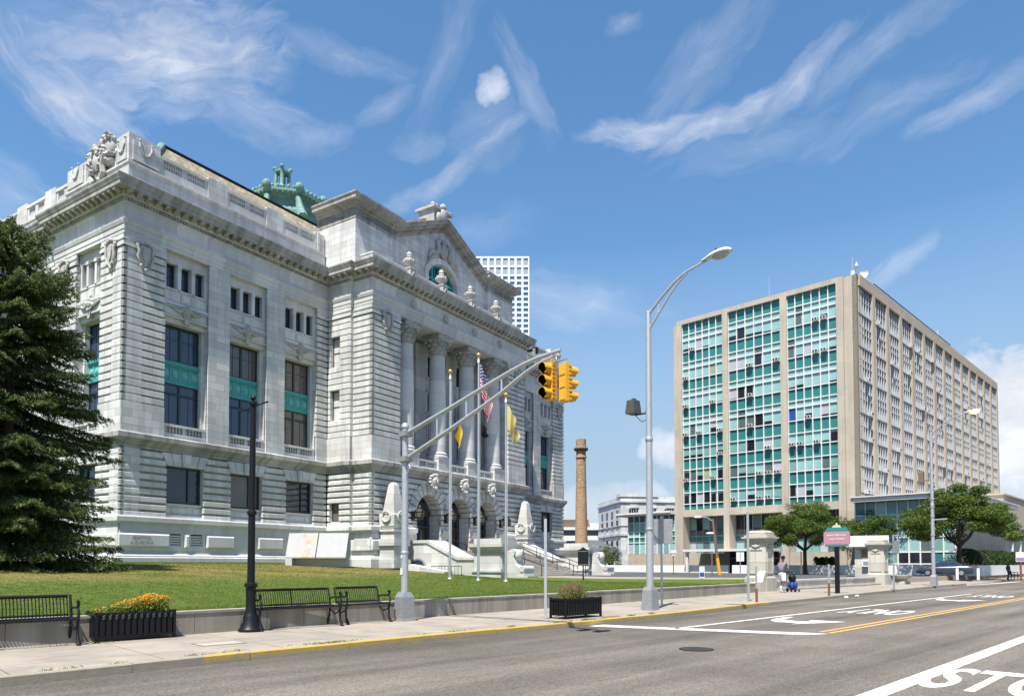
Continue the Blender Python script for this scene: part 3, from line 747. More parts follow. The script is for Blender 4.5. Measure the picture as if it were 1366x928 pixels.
# --- reusable carved pieces (built once at the origin in a local (s,p,z) frame, then instanced)
def shield_mb(fr):
    b=MB(fr)
    b.prism([(-.34,.55),(.34,.55),(.40,.1),(.30,-.45),(0,-.85),(-.30,-.45),(-.40,.1)],-.02,.16,'y')
    b.prism([(-.20,.38),(.20,.38),(.24,.05),(.18,-.32),(0,-.58),(-.18,-.32),(-.24,.05)],.16,.24,'y')
    for sg in (-1,1):
        b.tube([(sg*.42,.10,.66),(sg*.56,.16,.45),(sg*.46,.2,.15),(sg*.52,.16,-.2),(sg*.36,.14,-.6),(sg*.1,.14,-.92)],[.10,.12,.09,.10,.08,.05],6)
        b.ball((sg*.5,.14,.62),.14,8,5); b.ball((sg*.3,.16,-.78),.11,8,5)
    for x in (-.25,0,.25): b.ball((x,.16,.72+(.06 if x==0 else 0)),(.15,.13,.13),8,5)
    b.ball((0,.14,-1.02),(.12,.1,.16),8,5)
    return b
def mask_mb(fr,r=1.0):
    b=MB(fr); b.ball((0,.12*r,0),(.26*r,.24*r,.36*r),10,7)
    b.ball((0,.36*r,-.04*r),(.06*r,.08*r,.11*r),6,5); 
    for sg in (-1,1):
        b.ball((sg*.11*r,.31*r,.08*r),(.07*r,.05*r,.05*r),6,4); b.ball((sg*.24*r,.13*r,.27*r),.11*r,7,5); b.ball((sg*.30*r,.10*r,.12*r),.10*r,7,5); b.ball((sg*.32*r,.10*r,-.06*r),.10*r,7,5)
        b.ball((sg*.26*r,.12*r,-.22*r),.10*r,7,5); b.ball((sg*.16*r,.16*r,-.36*r),.10*r,7,5); b.ball((sg*.11*r,.18*r,.36*r),.11*r,7,5)
    b.ball((0,.22*r,-.40*r),(.12*r,.13*r,.16*r),7,5)
    jit(b,.018*r)
    return b
SHI=shield_mb(F0).build('carved_shield','granite_carved',ch,35.0); SHI.location=(1.35,0,21.75)
def shield(s,p,z,rz=0.0,sc_=1.0):
    return inst(SHI,ch,Matrix.Translation((s,-p,z))@Matrix.Rotation(rz,4,'Z')@Matrix.Scale(sc_,4))
MSK=mask_mb(F0).build('carved_mask','granite_carved',ch,50.0)
MSK.location=(24.94,-5.2,8.85); MSK.scale=(1.65,1.6,1.5)
BOSS=mask_mb(F0,.9)
for sg in (-1,1):
    BOSS.tube([(sg*.2,.1,.1),(sg*.6,.14,-.12),(sg*1.0,.1,.02),(sg*1.25,.06,.15)],[.12,.11,.08,.05],6); BOSS.ball((sg*.5,.12,-.1),.13,7,5)
BOSS.prism([(-.22,-.3),(.22,-.3),(.14,-.9),(-.14,-.9)],0,.16,'y')
BOS=BOSS.build('carved_boss','granite_carved',ch,50.0); BOS.location=(4.5,.22,18.95)

BAYS=[(2.87,6.12),(7.84,11.1),(12.83,16.12)]
GW=[(3.17,5.87),(8.12,10.85),(13.13,15.86)]
GLS=[(('glass_blue','glass_blue')),(('glass_brown','glass_blue')),(('glass_brown','glass_brown'))]
def bay_upper(fr,s0,s1,glz,main=True):
    """tall window bay with carved lintel and three attic lights"""
    c=(s0+s1)/2
    b=MB(fr)
    # lintel with dentils, and the attic panel above it
    b.box(s0,s1,-1.25,-.36,17.98,18.34); b.box(s0,s1,-1.25,-.22,18.34,19.02)
    b.box(s0,s1,-.22,-.14,18.36,18.46)
    b.box(s0,s1,-1.25,-.10,19.2,19.34); b.box(s0,s1,-1.25,-.17,19.02,19.2)
    n=24
    for i in range(n): x=s0+(s1-s0)*(i+.5)/n; b.box(x-.035,x+.035,-.17,-.105,19.06,19.16)
    for a,e in ((s0+.1,c-.4),(c+.4,s1-.1)):
        b.box(a,e,-.22,-.19,18.52,18.95)
    aw=[(c+d-.375,c+d+.375,20.35,22.05) for d in (-1.05,0,1.05)]
    panel(b,s0,s1,19.34,22.8,-1.25,-.32,aw)
    b.box(s0,s1,-.32,-.22,19.34,19.46); b.box(c-.32,c+.32,-.32,-.2,19.5,20.12); b.box(c-.22,c+.22,-.2,-.16,19.6,20.02)
    for a,e in ((s0+.1,c-.42),(c+.42,s1-.1)): b.box(a,e,-.32,-.285,19.55,20.1)
    for q in aw:
        b.box(q[0]-.08,q[1]+.08,-.32,-.24,20.24,20.35)
    for d in (-.525,.525):                                        # little pilasters between the lights
        b.box(c+d-.13,c+d+.13,-.315,-.22,20.36,22.0); b.box(c+d-.17,c+d+.17,-.315,-.17,21.85,22.08)
    # reveal lining
    b.box(s0,s0+.2,-1.25,-.55,11.0,17.98); b.box(s1-.2,s1,-1.25,-.55,11.0,17.98)
    b.box(s0,s1,-1.25,-.15,10.06,10.2)
    b.build('window_surround','granite_plain',ch)
    for q in aw: window(fr,q[0],q[1],q[2],q[3],-.75,(),(.5,),'bronze','glass',.05)
    tallwin(fr,s0+.2,s1-.2,-1.0,glz)
    balustrade(fr,s0+.06,s1-.02,10.2,11.0,-.42,-.14)
def bay_ground(fr,g,i):
    s0,s1=g; c=(s0+s1)/2
    b=MB(fr)
    bw=(s1-s0)/2; tw=bw+.38
    xs0=[-1,-.62,-.2,.2,.62,1]
    for k in range(5):
        key=k==2
        x0,x1=xs0[k],xs0[k+1]; g0=.022
        b.prism([(c+x0*bw+g0,8.16),(c+x1*bw-g0,8.16),(c+x1*tw-g0,9.0),(c+x0*tw+g0,9.0)],-.52,.16 if key else .0,'y')
        if key: b.prism([(c+x0*bw+.1,8.3),(c+x1*bw-.1,8.3),(c+x1*tw-.1,8.9),(c+x0*tw+.1,8.9)],.16,.2,'y')
    b.build('keystone_lintel','granite_plain',ch); b=MB(fr)
    b.box(s0,s1,-1.25,-.12,4.66,4.82); b.box(s0,s1,-1.25,-.34,4.82,5.5); b.box(s0,s1,-1.25,-.2,5.5,5.62)
    b.box(s0+.5,s1-.75,-.34,-.3,4.98,5.36); b.box(s1-.6,s1-.22,-.34,-.29,5.0,5.32); b.box(s0+.1,s0+.4,-.34,-.3,5.0,5.32)
    b.build('window_apron','granite_plain',ch)
    window(fr,s0,s1,5.62,8.16,-.52,(.66,),(),'bronze',('glass','glass_brown','glass')[i],.13,.14,.1)
def wing_common(fr,span,right_pav,end0=1):
    b=MB(fr); s1=span
    op=[(a,e,4.66,8.2) for a,e in GW]
    panel(b,0.02,s1,4.6,9.3,-1.3,-.24,op)
    def og(z):
        r=[]
        for a,e in GW:
            c=(a+e)/2; h=(e-a)/2+max(0,min(z,9.0)-8.2)*.45
            r.append((c-h-(.02 if z>8.2 else 0),c+h+(.02 if z>8.2 else 0)))
        return r
    courses(b,0,s1,4.5,9.0,9,-.26,.0,og,.05,.135)
    panel(b,0.02,s1,10.0,22.82,-1.3,-.24,[(a,e,10.06,22.79) for a,e in BAYS])
    b.box(0.0,2.87,-.11,0.03,10.04,12.0)
    courses(b,0,2.87,12.0,22.0,20,-.26,.0,c=.014,gap=.125)
    b.box(-.0,2.87,-.11,.0,22.03,22.78); b.box(-.05,2.9,-.11,.07,22.0,22.2); b.box(-.03,2.88,-.11,.05,22.42,22.5)
    for a,e in ((6.12,7.84),(11.1,12.83)):
        b.box(a,e,-.11,0.0,10.04,22.78); b.box(a-.0,e+.0,0,.025,10.04,11.95); 
    b.box(16.12,s1,-.11,0.03,10.04,12.0); courses(b,16.12,s1,12.0,22.0,20,-.26,.0,c=.014,gap=.125)
    b.box(16.12,s1,-.11,.0,22.03,22.78); b.box(16.1,s1,-.11,.07,22.0,22.2); b.box(16.12,s1,-.11,.05,22.42,22.5)
    b.build('facade_wall','granite',ch)
for fr,mir in ((F0,0),(FM,1)):
    wing_common(fr,17.3,True)
    for i,(a,e) in enumerate(BAYS):
        gl=GLS[i] if not mir else ('glass_blue','glass')
        bay_upper(fr,a,e,gl); bay_ground(fr,GW[i],i if not mir else 0)
    # basement blocks and vents
    b=MB(fr)
    panel(b,.05,17.3,1.9,4.15,-1.3,.05,[(3.42,4.22,2.7,3.56),(4.92,5.85,2.7,3.56)])
    for a,e in ((-.18,3.3),(4.42,4.75),(6.08,8.3),(10.4,12.7),(14.9,17.0)):
        b.cbox(a,e,-.1,.26,2.64,3.5,.09)
    b.build('basement_wall','granite_plain',ch)
    for a,e in ((3.42,4.22),(4.92,5.85)):
        q=MB(fr)
        for k in range(5): z=2.74+k*.165; q.prism([(-.22,z),(-.02,z-.05+.0),(-.02,z+.05),(-.22,z+.10)],a,e,'x')
        v=q.build('vent','offwhite',ch); q=MB(fr); q.box(a,e,-.4,-.25,2.7,3.56); q.build('backing','dark',v)
# side facade, towards the spruce
b=MB(FS)
b2=MB(FS)
SB=(2.8,5.95)
for fr in (FS,FSM):
    b=MB(fr)
    panel(b,.02,8.9,4.6,9.3,-1.3,-.24,[(3.05,5.75,4.66,8.2)])
    courses(b,0,8.9,4.5,9.0,9,-.26,0,lambda z:((3.05-max(0,min(z,9.0)-8.2)*.45-.02,5.75+max(0,min(z,9.0)-8.2)*.45+.02),),.05,.135)
    panel(b,.02,8.9,10.0,22.82,-1.3,-.24,[(*SB,10.06,22.79)])
    for a,e in ((0,2.8),(5.95,8.9)):
        b.box(a,e,-.11,.03,10.04,12.0); courses(b,a,e,12,22,20,-.26,0,c=.014,gap=.125)
        b.box(a,e,-.11,0,22.03,22.78); b.box(a-.05,e+.03,-.11,.07,22.0,22.2); b.box(a,e,-.11,.05,22.42,22.5)
    b.box(0.05,8.9,-1.3,.05,1.9,4.15); b.cbox(-.18,8.7,-.1,.26,2.64,3.5,.09)
    b.build('facade_wall','granite',ch)
    bay_upper(fr,*SB,('glass_blue','glass_blue')); bay_ground(fr,(3.05,5.75),0)
b=MB(FS)
courses(b,8.9,31.1,4.5,9.0,9,-1.0,-.45,c=.05,gap=.135); b.box(8.9,31.1,-3.2,-.5,.5,10.0); b.box(8.9,31.1,-3.2,-2.6,10,22.8)
b.box(8.9,31.1,-2.6,-.5,22.76,23.0)
b.build('side_portico_wall','granite',ch)
for k in range(4): 
    c=13.25+k*4.5
    window(FS,c-.95,c+.95,11.2,14.6,-2.58,(.5,),(.7,),'bronze','glass'); window(FS,c-.95,c+.95,16.2,20.5,-2.58,(.5,),(.5,),'bronze','glass')
# core, so that nothing is hollow
b=MB(); b.box(1.25,57.75,1.25,39,.2,28.0); b.box(56,58.9,.5,39.5,.3,26.2); b.box(2,57,38.6,39.8,.3,26.2); b.build('core_wall','granite',ch)

# --- central block
b=MB(F0)
C3=(24.94,29.5,34.06); SPR=6.0; RA=1.7; RV=2.72
def oa(z,R0=RV,r0=RA):
    return [(c-(math.sqrt(max(0,R0*R0-(z-SPR)**2)) if z>SPR-.25 else r0),c+(math.sqrt(max(0,R0*R0-(z-SPR)**2)) if z>SPR-.25 else r0)) for c in C3 if z-SPR<R0]
courses(b,17.62,41.38,4.5,9.0,9,4.5,4.8,oa,.05,.135)
def oj(z): return [(c-RA,c+RA) for c in C3]
b2=MB(F0)
panel(b,17.7,41.3,.3,5.9,2.2,4.56,[(c-RA-.02,c+RA+.02,2.6,5.9) for c in C3])
for i in range(16):
    z0=5.9+i*.215; z1=z0+.215; zm=z1-.05
    rc=[(c-math.sqrt(max(0.0,(RA+.1)**2-max(0,zm-SPR)**2)),c+math.sqrt(max(0.0,(RA+.1)**2-max(0,zm-SPR)**2)),z0,z1) for c in C3] if zm-SPR<RA+.1 else []
    panel(b,17.7,41.3,z0,z1,2.2,4.56,rc)
b.box(17.7,41.3,2.2,4.56,9.3,9.4)
for a,e in ((17.5,20.9),(38.1,41.5)): b.cbox(a,e,4.6,5.06,2.64,3.5,.09)
for a,e in ((17.65,23.1),(26.75,27.7),(31.3,32.25),(35.9,41.35)): b.box(a,e,4.6,4.85,1.0,4.2)
b.build('central_ground_wall','granite',ch)
b=MB(F0)
for c in C3:
    n=11
    for i in range(n):
        a0=PI*i/n+.022; a1=PI*(i+1)/n-.022
        key=i==n//2
        ro=RV+(.25 if i in (4,6) else .45 if key else 0)
        pts=[(c-r*math.cos(t),SPR+r*math.sin(t)) for r,t in ((RA,a0),(RA,(a0+a1)/2),(RA,a1),(ro,a1),(ro,a0))]
        b.prism(pts,3.4,4.94 if key else 4.83,'y')
    for k in range(7):
        z0=2.75+k*.465; z1=z0+.39
        for sg in (-1,1):
            x=sorted((c+sg*RA,c+sg*(RA+.5))); b.box(x[0],x[1],3.4,4.83,z0,min(z1,SPR))
b.build('door_arches','granite',ch)
def door(c):
    d=MB(F0)
    for sg in (-1,1):
        d.box(c+sg*.08-.03 if sg>0 else c-.98,c+.98 if sg>0 else c-.05,3.46,3.56,2.7,4.75)
    d.box(c-1.15,c-1.0,3.4,3.7,2.7,6.0); d.box(c+1.0,c+1.15,3.4,3.7,2.7,6.0); d.box(c-1.15,c+1.15,3.4,3.72,4.78,4.95)
    d.box(c-1.2,c+1.2,3.4,3.74,5.85,6.05)
    o=d.build('door','door_bronze',ch)
    q=MB(F0); q.prism([(c-1.3,6.05),(c+1.3,6.05),(c,6.95)],3.4,3.82,'y'); q.prism([(c-1.3,6.05),(c-1.3,6.18),(c,7.1),(c+1.3,6.18),(c+1.3,6.05),(c,6.95)],3.82,3.95,'y'); q.build('pediment','door_bronze',o)
    q=MB(F0); q.box(c-.98,c+.98,3.5,3.52,4.97,5.83)
    for x in (-.75,-.25): q.box(c+x,c+x+.42,3.56,3.575,3.6,4.6)
    for x in (-.33,.33): q.box(c+x-.42+.21,c+x+.21,3.56,3.58,3.0,4.6)
    n=14; q.prism([(c-RA*math.cos(PI*i/n)*1.0,SPR+RA*math.sin(PI*i/n)) for i in range(n+1)],3.42,3.44,'y'); q.box(c-RA,c-1.15,3.42,3.44,2.7,SPR); q.box(c+1.15,c+RA,3.42,3.44,2.7,SPR)
    q.build('door_glass','glass',o)
    q=MB(F0)
    for x in (-.9,-.45,0,.45,.9): q.box(c+x-.03,c+x+.03,3.44,3.5,6.9 if abs(x)<.3 else 6.4,SPR+math.sqrt(RA*RA-x*x)-.02)
    q.build('fanlight_bars','door_bronze',o)
for c in C3: door(c)
for c in C3[1:]: inst(MSK,ch,Matrix.Translation((c,-5.2,8.85))@Matrix.Diagonal((1.65,1.6,1.5,1)))
# wall lanterns between the doors
def lantern(c,first=None):
    if first: return inst(first,ch,Matrix.Translation((c,-4.8,5.75))@Matrix.Scale(1.35,4))
    b=MB(F0); b.box(-.14,.14,0,.08,-.35,.25); b.tube([(0,.05,-.25),(0,.4,-.4),(0,.62,-.28)],.045,6); b.tube([(0,.05,.2),(0,.35,.35),(0,.6,.25)],.035,6)
    b.lathe([(.1,-.32),(.27,-.22),(.27,-.17),(.31,.17),(.36,.2),(.2,.36),(.2,.42),(.09,.5),(.02,.62)],0,-.0,6,0)
    # the lathe above is centred on the wall plane; move it out
    for i in range(len(b.v)-54,len(b.v)): x,y,z=b.v[i]; b.v[i]=(x,y-.62,z)
    for k in range(6):
        t=k*PI/3; b.box(.30*math.cos(t)-.02,.30*math.cos(t)+.02,.62+.30*math.sin(t)-.02,.62+.30*math.sin(t)+.02,-.2,.2)
    o=b.build('wall_lantern','blackmetal',ch); o.location=(c,-4.8,5.75); o.scale=(1.35,1.35,1.35)
    q=MB(F0); q.v=[]; q.lathe([(.285,-.15),(.315,.15)],0,.0,6,0)
    q.v=[(x*1.02,y*1.02-.62,z) for x,y,z in q.v]; q.build('lantern_glass','glass_brown',o)
    return o
L1=lantern(22.67)
for c in (27.22,31.78,36.33): lantern(c,L1)
# upper central: towers, portico
b=MB(F0)
b.box(21.0,38.0,-1,1.55,9.5,22.9)
wb=[]
b=MB(F0)
PB=1.6
ops=[]
for c in C3: ops+= [(c-.95,c+.95,11.3,14.6),(c-.95,c+.95,16.2,18.0),(c-.95,c+.95,19.6,21.6)]
panel(b,21.0,38.0,9.9,22.9,.2,PB,ops)
for c in C3:
    b.box(c-1.2,c+1.2,PB,PB+.12,14.7,14.9); b.box(c-1.15,c+1.15,PB,PB+.08,14.9,15.9); b.box(c-1.25,c+1.25,PB,PB+.16,15.9,16.1)
    b.box(c-1.2,c+1.2,PB,PB+.14,18.1,18.3); b.box(c-1.2,c+1.2,PB,PB+.1,19.3,19.5); b.box(c-1.2,c+1.2,PB,PB+.1,21.7,21.85)
    for z0,z1 in ((19.6,21.6),(16.2,18.0)): b.box(c-.13,c+.13,PB-.3,PB+.06,z0,z1)
    for sg in (-1,1): x=sorted((c+sg*.97,c+sg*1.15)); b.box(x[0],x[1],PB,PB+.08,11.2,14.7)
COLS=(22.67,27.22,31.78,36.33)
for c in COLS: b.box(c-.7,c+.7,PB,PB+.25,11.2,22.2); b.box(c-.85,c+.85,PB,PB+.4,20.8,22.3); b.box(c-.85,c+.85,PB,PB+.4,10.06,11.6)
b.box(20.9,38.1,PB-.1,4.74,22.72,22.95)
b.box(20.9,38.1,PB,4.7,9.85,10.05)
b.build('portico_wall','granite_plain',ch)
for c in C3:
    window(F0,c-.95,c+.95,11.3,14.6,PB-.35,(.5,),(.72,),'bronze','glass'); window(F0,c-.95,c+.95,16.2,18.0,PB-.35,(.5,),(),'bronze','glass'); window(F0,c-.95,c+.95,19.6,21.6,PB-.35,(.5,),(.5,),'bronze','glass')
    # carved figure group on the sill of the middle window, garland below
    q=MB(F0); q.ball((c-.25,PB+.2,16.55),(.25,.2,.4),8,6); q.ball((c-.22,PB+.24,17.1),(.16,.16,.2),8,6); q.ball((c+.2,PB+.2,16.45),(.3,.18,.3),8,6)
    q.tube([(c-1.0,PB+.1,15.75),(c-.5,PB+.16,15.35),(c,PB+.18,15.25),(c+.5,PB+.16,15.35),(c+1.0,PB+.1,15.75)],[.09,.13,.15,.13,.09],7); q.ball((c,PB+.2,15.55),(.25,.12,.28),8,6)
    q.build('carved_figure','granite_carved',ch,50.0)
for fr in (F0,FM):
    b=MB(fr)
    b.box(17.7,21.02,.0,4.56,9.9,22.82); b.box(17.62,21.05,4.6,4.83,10.04,12.0); courses(b,17.62,21.05,12,22,20,4.5,4.8,c=.014,gap=.125)
    b.box(17.62,21.05,4.6,4.8,22.03,22.78); b.box(17.6,21.1,4.6,4.87,22.0,22.2); b.box(17.6,21.05,4.6,4.85,22.42,22.5)
    b.build('tower_wall','granite',ch)
    # return walls (facing the wing), in two planes
    fl=(lambda fr: (lambda t,o,z: fr(17.3-o,t,z)))(fr)
    fl2=(lambda fr: (lambda t,o,z: fr(17.62-o,t,z)))(fr)
    b=MB(fl)
    wz=[(5.05,6.62),(13.4,16.0),(18.0,20.5)]
    panel(b,0,2.65,.5,9.3,-.6,-.24,[(.3,1.4,*wz[0])]); courses(b,0.02,2.65,4.5,9.0,9,-.26,0,lambda z: ((.3,1.4),) if wz[0][0]<z<wz[0][1] else (),.05,.135)
    panel(b,0,2.65,9.9,22.82,-.6,-.24,[(.3,1.4,*wz[1]),(.3,1.4,*wz[2])])
    b.box(0.02,2.65,-.11,.03,10.04,12.0); courses(b,0.02,2.65,12,22,20,-.26,0,lambda z: ((.3,1.4),) if any(q[0]<z<q[1] for q in wz) else (),.03,.055)
    b.box(0.02,2.65,-.11,0,22.03,22.78); b.box(0,2.68,-.11,.07,22.0,22.2); b.box(0,2.66,-.11,.05,22.42,22.5)
    b.box(0.02,2.6,-.1,.2,2.64,3.5)
    b.fr=fl2
    b.box(2.5,4.7,-.5,-.11,.5,22.82)
    courses(b,2.655,4.8,4.5,9.0,9,-.26,0,c=.05,gap=.135); b.box(2.655,4.8,-.11,.03,10.04,12.0); courses(b,2.655,4.8,12,22,20,-.26,0,c=.014,gap=.125)
    b.box(2.655,4.8,-.11,0,22.03,22.78); b.box(2.655,4.85,-.11,.07,22.0,22.2); b.box(2.655,4.83,-.11,.05,22.42,22.5)
    b.box(2.7,4.9,-.1,.22,2.64,3.5)
    b.build('return_wall','granite',ch)
    for q in wz:
        o=window(fl,.3,1.4,q[0],q[1],-.45,(),(.5,),'bronze','glass_brown',.06)
# columns
cb=MB(); cb.box(-.95,.95,-.95,.95,0,1.19); cb.box(-1.0,1.0,-1.0,1.0,1.05,1.2); 
COLM=None
def column(x,y,first=None):
    if first: return inst(first,ch,Matrix.Translation((x,y,10.06)))
    b=MB(); n=28; prof=[]
    for i in range(13): t=i/12; prof.append((.83-.13*t*t,1.75+8.95*t))
    b.lathe(prof,n=n); o=b.build('column','granite_plain',ch,40.0); o.location=(x,y,10.06)
    b=MB(); b.box(-.93,.93,-.93,.93,0,1.12); b.box(-.97,.97,-.97,.97,1.1,1.24); b.lathe([(1.0,1.24),(1.04,1.32),(1.0,1.42),(.92,1.45),(.9,1.54),(.95,1.6),(.92,1.69),(.84,1.75)],n=n); b.build('base','granite_plain',o,35.0)
    b=MB(); b.lathe([(.70,10.68),(.76,10.72),(.70,10.78),(.72,11.2),(.80,11.8),(.98,12.15)],n=20)
    for row,(z,h,r0,lean,nn) in enumerate(((10.78,.55,.70,.20,10),(11.15,.6,.72,.28,10),(11.55,.55,.78,.36,12))):
        for i in range(nn):
            t=2*PI*(i+.5*row)/nn; c,s=math.cos(t),math.sin(t); w=.16
            P3=lambda rr,ww,zz:(c*rr-s*ww,s*rr+c*ww,zz)
            k=b.P([P3(r0,-w,z),P3(r0,w,z),P3(r0+.08,-w*1.15,z+h*.6),P3(r0+.08,w*1.15,z+h*.6),P3(r0+lean,-w*.75,z+h),P3(r0+lean,w*.75,z+h),P3(r0+lean+.05,-w*.45,z+h-.16),P3(r0+lean+.05,w*.45,z+h-.16),P3(r0+.12,0,z+h*.25)])
            for q in ((0,1,3,2),(2,3,5,4),(4,5,7,6),(0,8,1),(2,4,6),(3,7,5)): b.face([k+e for e in q])
    for i in range(4):
        t=PI/4+i*PI/2; b.ball((1.08*math.cos(t),1.08*math.sin(t),12.02),(.2,.2,.17),8,6)
    b.prism([(-1.02,-1.02),(0,-.86),(1.02,-1.02),(.86,0),(1.02,1.02),(0,.86),(-1.02,1.02),(-.86,0)],12.14,12.32); b.box(-.8,.8,-.8,.8,12.3,12.68)
    b.build('capital','granite_carved',o)
    return o
c0=column(COLS[0],-3.85)
for c in COLS[1:]: column(c,-3.85,c0)
for k in range(5): column(1.35,11+4.5*k,c0)
for c in C3: balustrade(F0,c-1.32,c+1.32,10.06,10.85,4.2,4.55,2,4,solid=False)

# --- mouldings swept round the whole plan
PATH=[(.45,40.0),(.45,8.95),(0,8.95),(0,0),(17.3,0),(17.3,-2.65),(17.62,-2.65),(17.62,-4.8),(41.38,-4.8),(41.38,-2.65),(41.7,-2.65),(41.7,0),(59,0),(59,40.0)]
b=MB(); b.sweep(PATH,[(-.3,9.03),(.0,9.04),(.02,9.24),(.10,9.27),(.12,9.42),(.25,9.5),(.27,9.6),(.34,9.62),(.34,9.93),(.29,9.98),(.0,10.07),(-.3,10.07)])
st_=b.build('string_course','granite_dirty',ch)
PA=PATH[:8]+[(23.15,-4.8)]; PB_=[(35.85,-4.8)]+PATH[8:]
SUBP=[PA,[(26.72,-4.8),(27.72,-4.8)],[(31.28,-4.8),(32.28,-4.8)],PB_]
b=MB(); [b.sweep(q_,[(-.3,4.1),(.08,4.13),(.12,4.22),(.25,4.27),(.25,4.55),(.19,4.64),(-.3,4.67)]) for q_ in SUBP]; b.build('water_table','granite_plain',ch)
b=MB(); [b.sweep(q_,[(-.3,.2),(.34,.2),(.34,1.93),(.27,1.98),(.27,2.06),(.15,2.2),(-.3,2.22)]) for q_ in (PA,PB_)]; b.build('plinth','granite_plain',ch)
b=MB(); b.sweep(PATH,[(-.3,22.76),(.02,22.78),(.02,23.03),(.055,23.04),(.055,23.36),(.10,23.4),(.16,23.6),(.17,23.68),(.0,23.7),(0,24.7),(.07,24.74),(.10,24.83),(.10,25.06),(.24,25.09),(.26,25.13),(.26,25.42),(-.3,25.42)])
ent=b.build('entablature','granite_plain',ch)
b=MB(); b.sweep(PATH,[(-.3,25.423),(.74,25.423),(.78,25.45),(.78,25.70),(.82,25.73),(.86,25.84),(.93,26.0),(.94,26.12),(.86,26.15),(-.35,26.28)])
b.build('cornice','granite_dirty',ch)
for (x0,y0),(x1,y1) in zip(PATH,PATH[1:]):
    d_=Vector((x1-x0,y1-y0)); L=d_.length; d_.normalize(); o=Vector((d_.y,-d_.x))
    if L<1: continue
    fr=(lambda x0,y0,d_,o:(lambda t,p,z:(x0+d_.x*t+o.x*p,y0+d_.y*t+o.y*p,z)))(x0,y0,d_,o)
    bd=MB(fr); bm_=MB(fr)
    n=int(L/.21); 
    for i in range(n+1): t=L*i/n; bd.box(t-.06,t+.06,.10,.215,24.86,25.04)
    n=max(1,int(round(L/.64)))
    for i in range(n+1):
        t=L*i/n; bm_.prism([(.26,25.14),(.45,25.17),(.60,25.26),(.70,25.25),(.73,25.32),(.73,25.42),(.26,25.42)],t-.14,t+.14,'x')
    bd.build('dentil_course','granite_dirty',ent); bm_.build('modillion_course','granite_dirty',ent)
# roundels on the central frieze
b=MB(F0)
for x in (22.67,27.22,31.78,36.33): 
    for R,h in ((.42,.05),(.30,.10)): b.prism([(x+R*math.cos(t*PI/10),24.2+R*math.sin(t*PI/10)) for t in range(20)],4.8,4.8+h,'y')
b.build('frieze_roundels','granite_carved',ch)
for x,p,rz in ((57.65,0,0),(19.3,4.8,0),(39.7,4.8,0)): shield(x,p,21.75)
shield(-0.0,-1.35,21.75,-PI/2); shield(-0.0,-7.4,21.75,-PI/2)
for i,(a,e) in enumerate(BAYS):
    for fr in (F0,FM):
        if fr is F0 and i==0: continue
        x=(a+e)/2 if fr is F0 else 59-(a+e)/2
        inst(BOS,ch,Matrix.Translation((x,.22,18.95)))
inst(BOS,ch,Matrix.Translation((.22,4.37,18.95))@Matrix.Rotation(-PI/2,4,'Z'))
# cornerstone lettering
for i,tx in enumerate(('ERECTED','A.D.MCMVI')):
    text_obj('cornerstone_lettering',tx,.30,'granite_dirty',Matrix.Translation((1.35,-.262,3.24-i*.30))@Matrix.Rotation(PI/2,4,'X'),ch,.012)
# --- attic storey and parapet
b=MB(); AP=[(.45,40.0),(.45,8.95),(0,8.95),(0,0),(17.3,0)]
prof=[(-.45,26.1),(-.45,27.7),(-.37,27.75),(-.37,27.88),(-.46,27.93),(-1.7,27.93),(-1.7,26.1)]
b.sweep(AP,prof); b.sweep([(41.7,0),(59,0),(59,40)],prof)
b.build('attic_wall','granite',ch)
def hook(b,c,z,p,r=.42):
    b.tube([(c-r,p,z+.55),(c-r*.95,p+.05,z+.1),(c-r*.5,p+.05,z-.28),(c,p+.05,z-.36),(c+r*.5,p+.05,z-.28),(c+r*.95,p+.05,z+.1),(c+r,p,z+.5)],.055,6)
    b.ball((c-r,p+.03,z+.55),.09,6,4); b.ball((c+r,p+.03,z+.5),.09,6,4)
def parapet_block(b,a,e,z1,hk=True):
    b.box(a,e,-1.75,-.50,27.93,z1); 
    if hk: b.box(a+.25,e-.25,-.5,-.42,28.1,29.35); hook(b,(a+e)/2,28.95,-.42); b.box(a+.2,e-.2,-.5,-.36,28.02,28.14)
for fr in (F0,FM):
    b=MB(fr)
    parapet_block(b,.47,2.62,29.8)
    b.build('parapet_block','granite',ch)
    for a,e in ((6.28,7.86),(11.37,12.96)): b=MB(fr); b.box(a,e,-1.5,-.52,27.93,29.48); b.build('parapet_block','granite',ch)
    b=MB(fr); b.box(16.27,17.3,-1.6,-.52,27.93,29.46); b.box(16.5,16.72,-.52,-.44,27.93,29.46)
    b.build('parapet_block','granite',ch)
    for a,e in ((2.62,6.28),(7.86,11.37),(12.96,16.27)):
        b=MB(fr); b.box(a,e,-1.2,-.58,27.93,28.5); b.box(a,e,-1.24,-.52,29.08,29.28)
        m=(a+e)/2
        for q0,q1 in ((a,a+.25),(m-.22,m+.22),(e-.25,e)): b.box(q0,q1,-1.2,-.58,28.5,29.08)
        for q0,q1 in ((a+.25,m-.22),(m+.22,e-.25)):
            n=8
            for i in range(n): x=q0+(q1-q0)*(i+.5)/n; b.box(x-.055,x+.055,-.85,-.66,28.5,29.08); b.box(x-.08,x+.08,-.87,-.63,28.72,28.86)
            b.box(q0,q1,-1.2,-1.1,28.5,29.08)
        b.build('balustrade','granite_plain',ch)
b=MB(FS)
parapet_block(b,1.76,2.05,29.0,False); parapet_block(b,.52,2.05,29.795); b.build('parapet_block','granite',ch)
b=MB(FS); parapet_block(b,5.95,8.5,29.5); b.build('parapet_block','granite',ch)
for a in (11.2,15.7,20.2,24.7,29.2,33.7): b=MB(FS); b.box(a,a+1.6,-1.9,-.97,27.93,29.45); b.build('parapet_block','granite',ch)
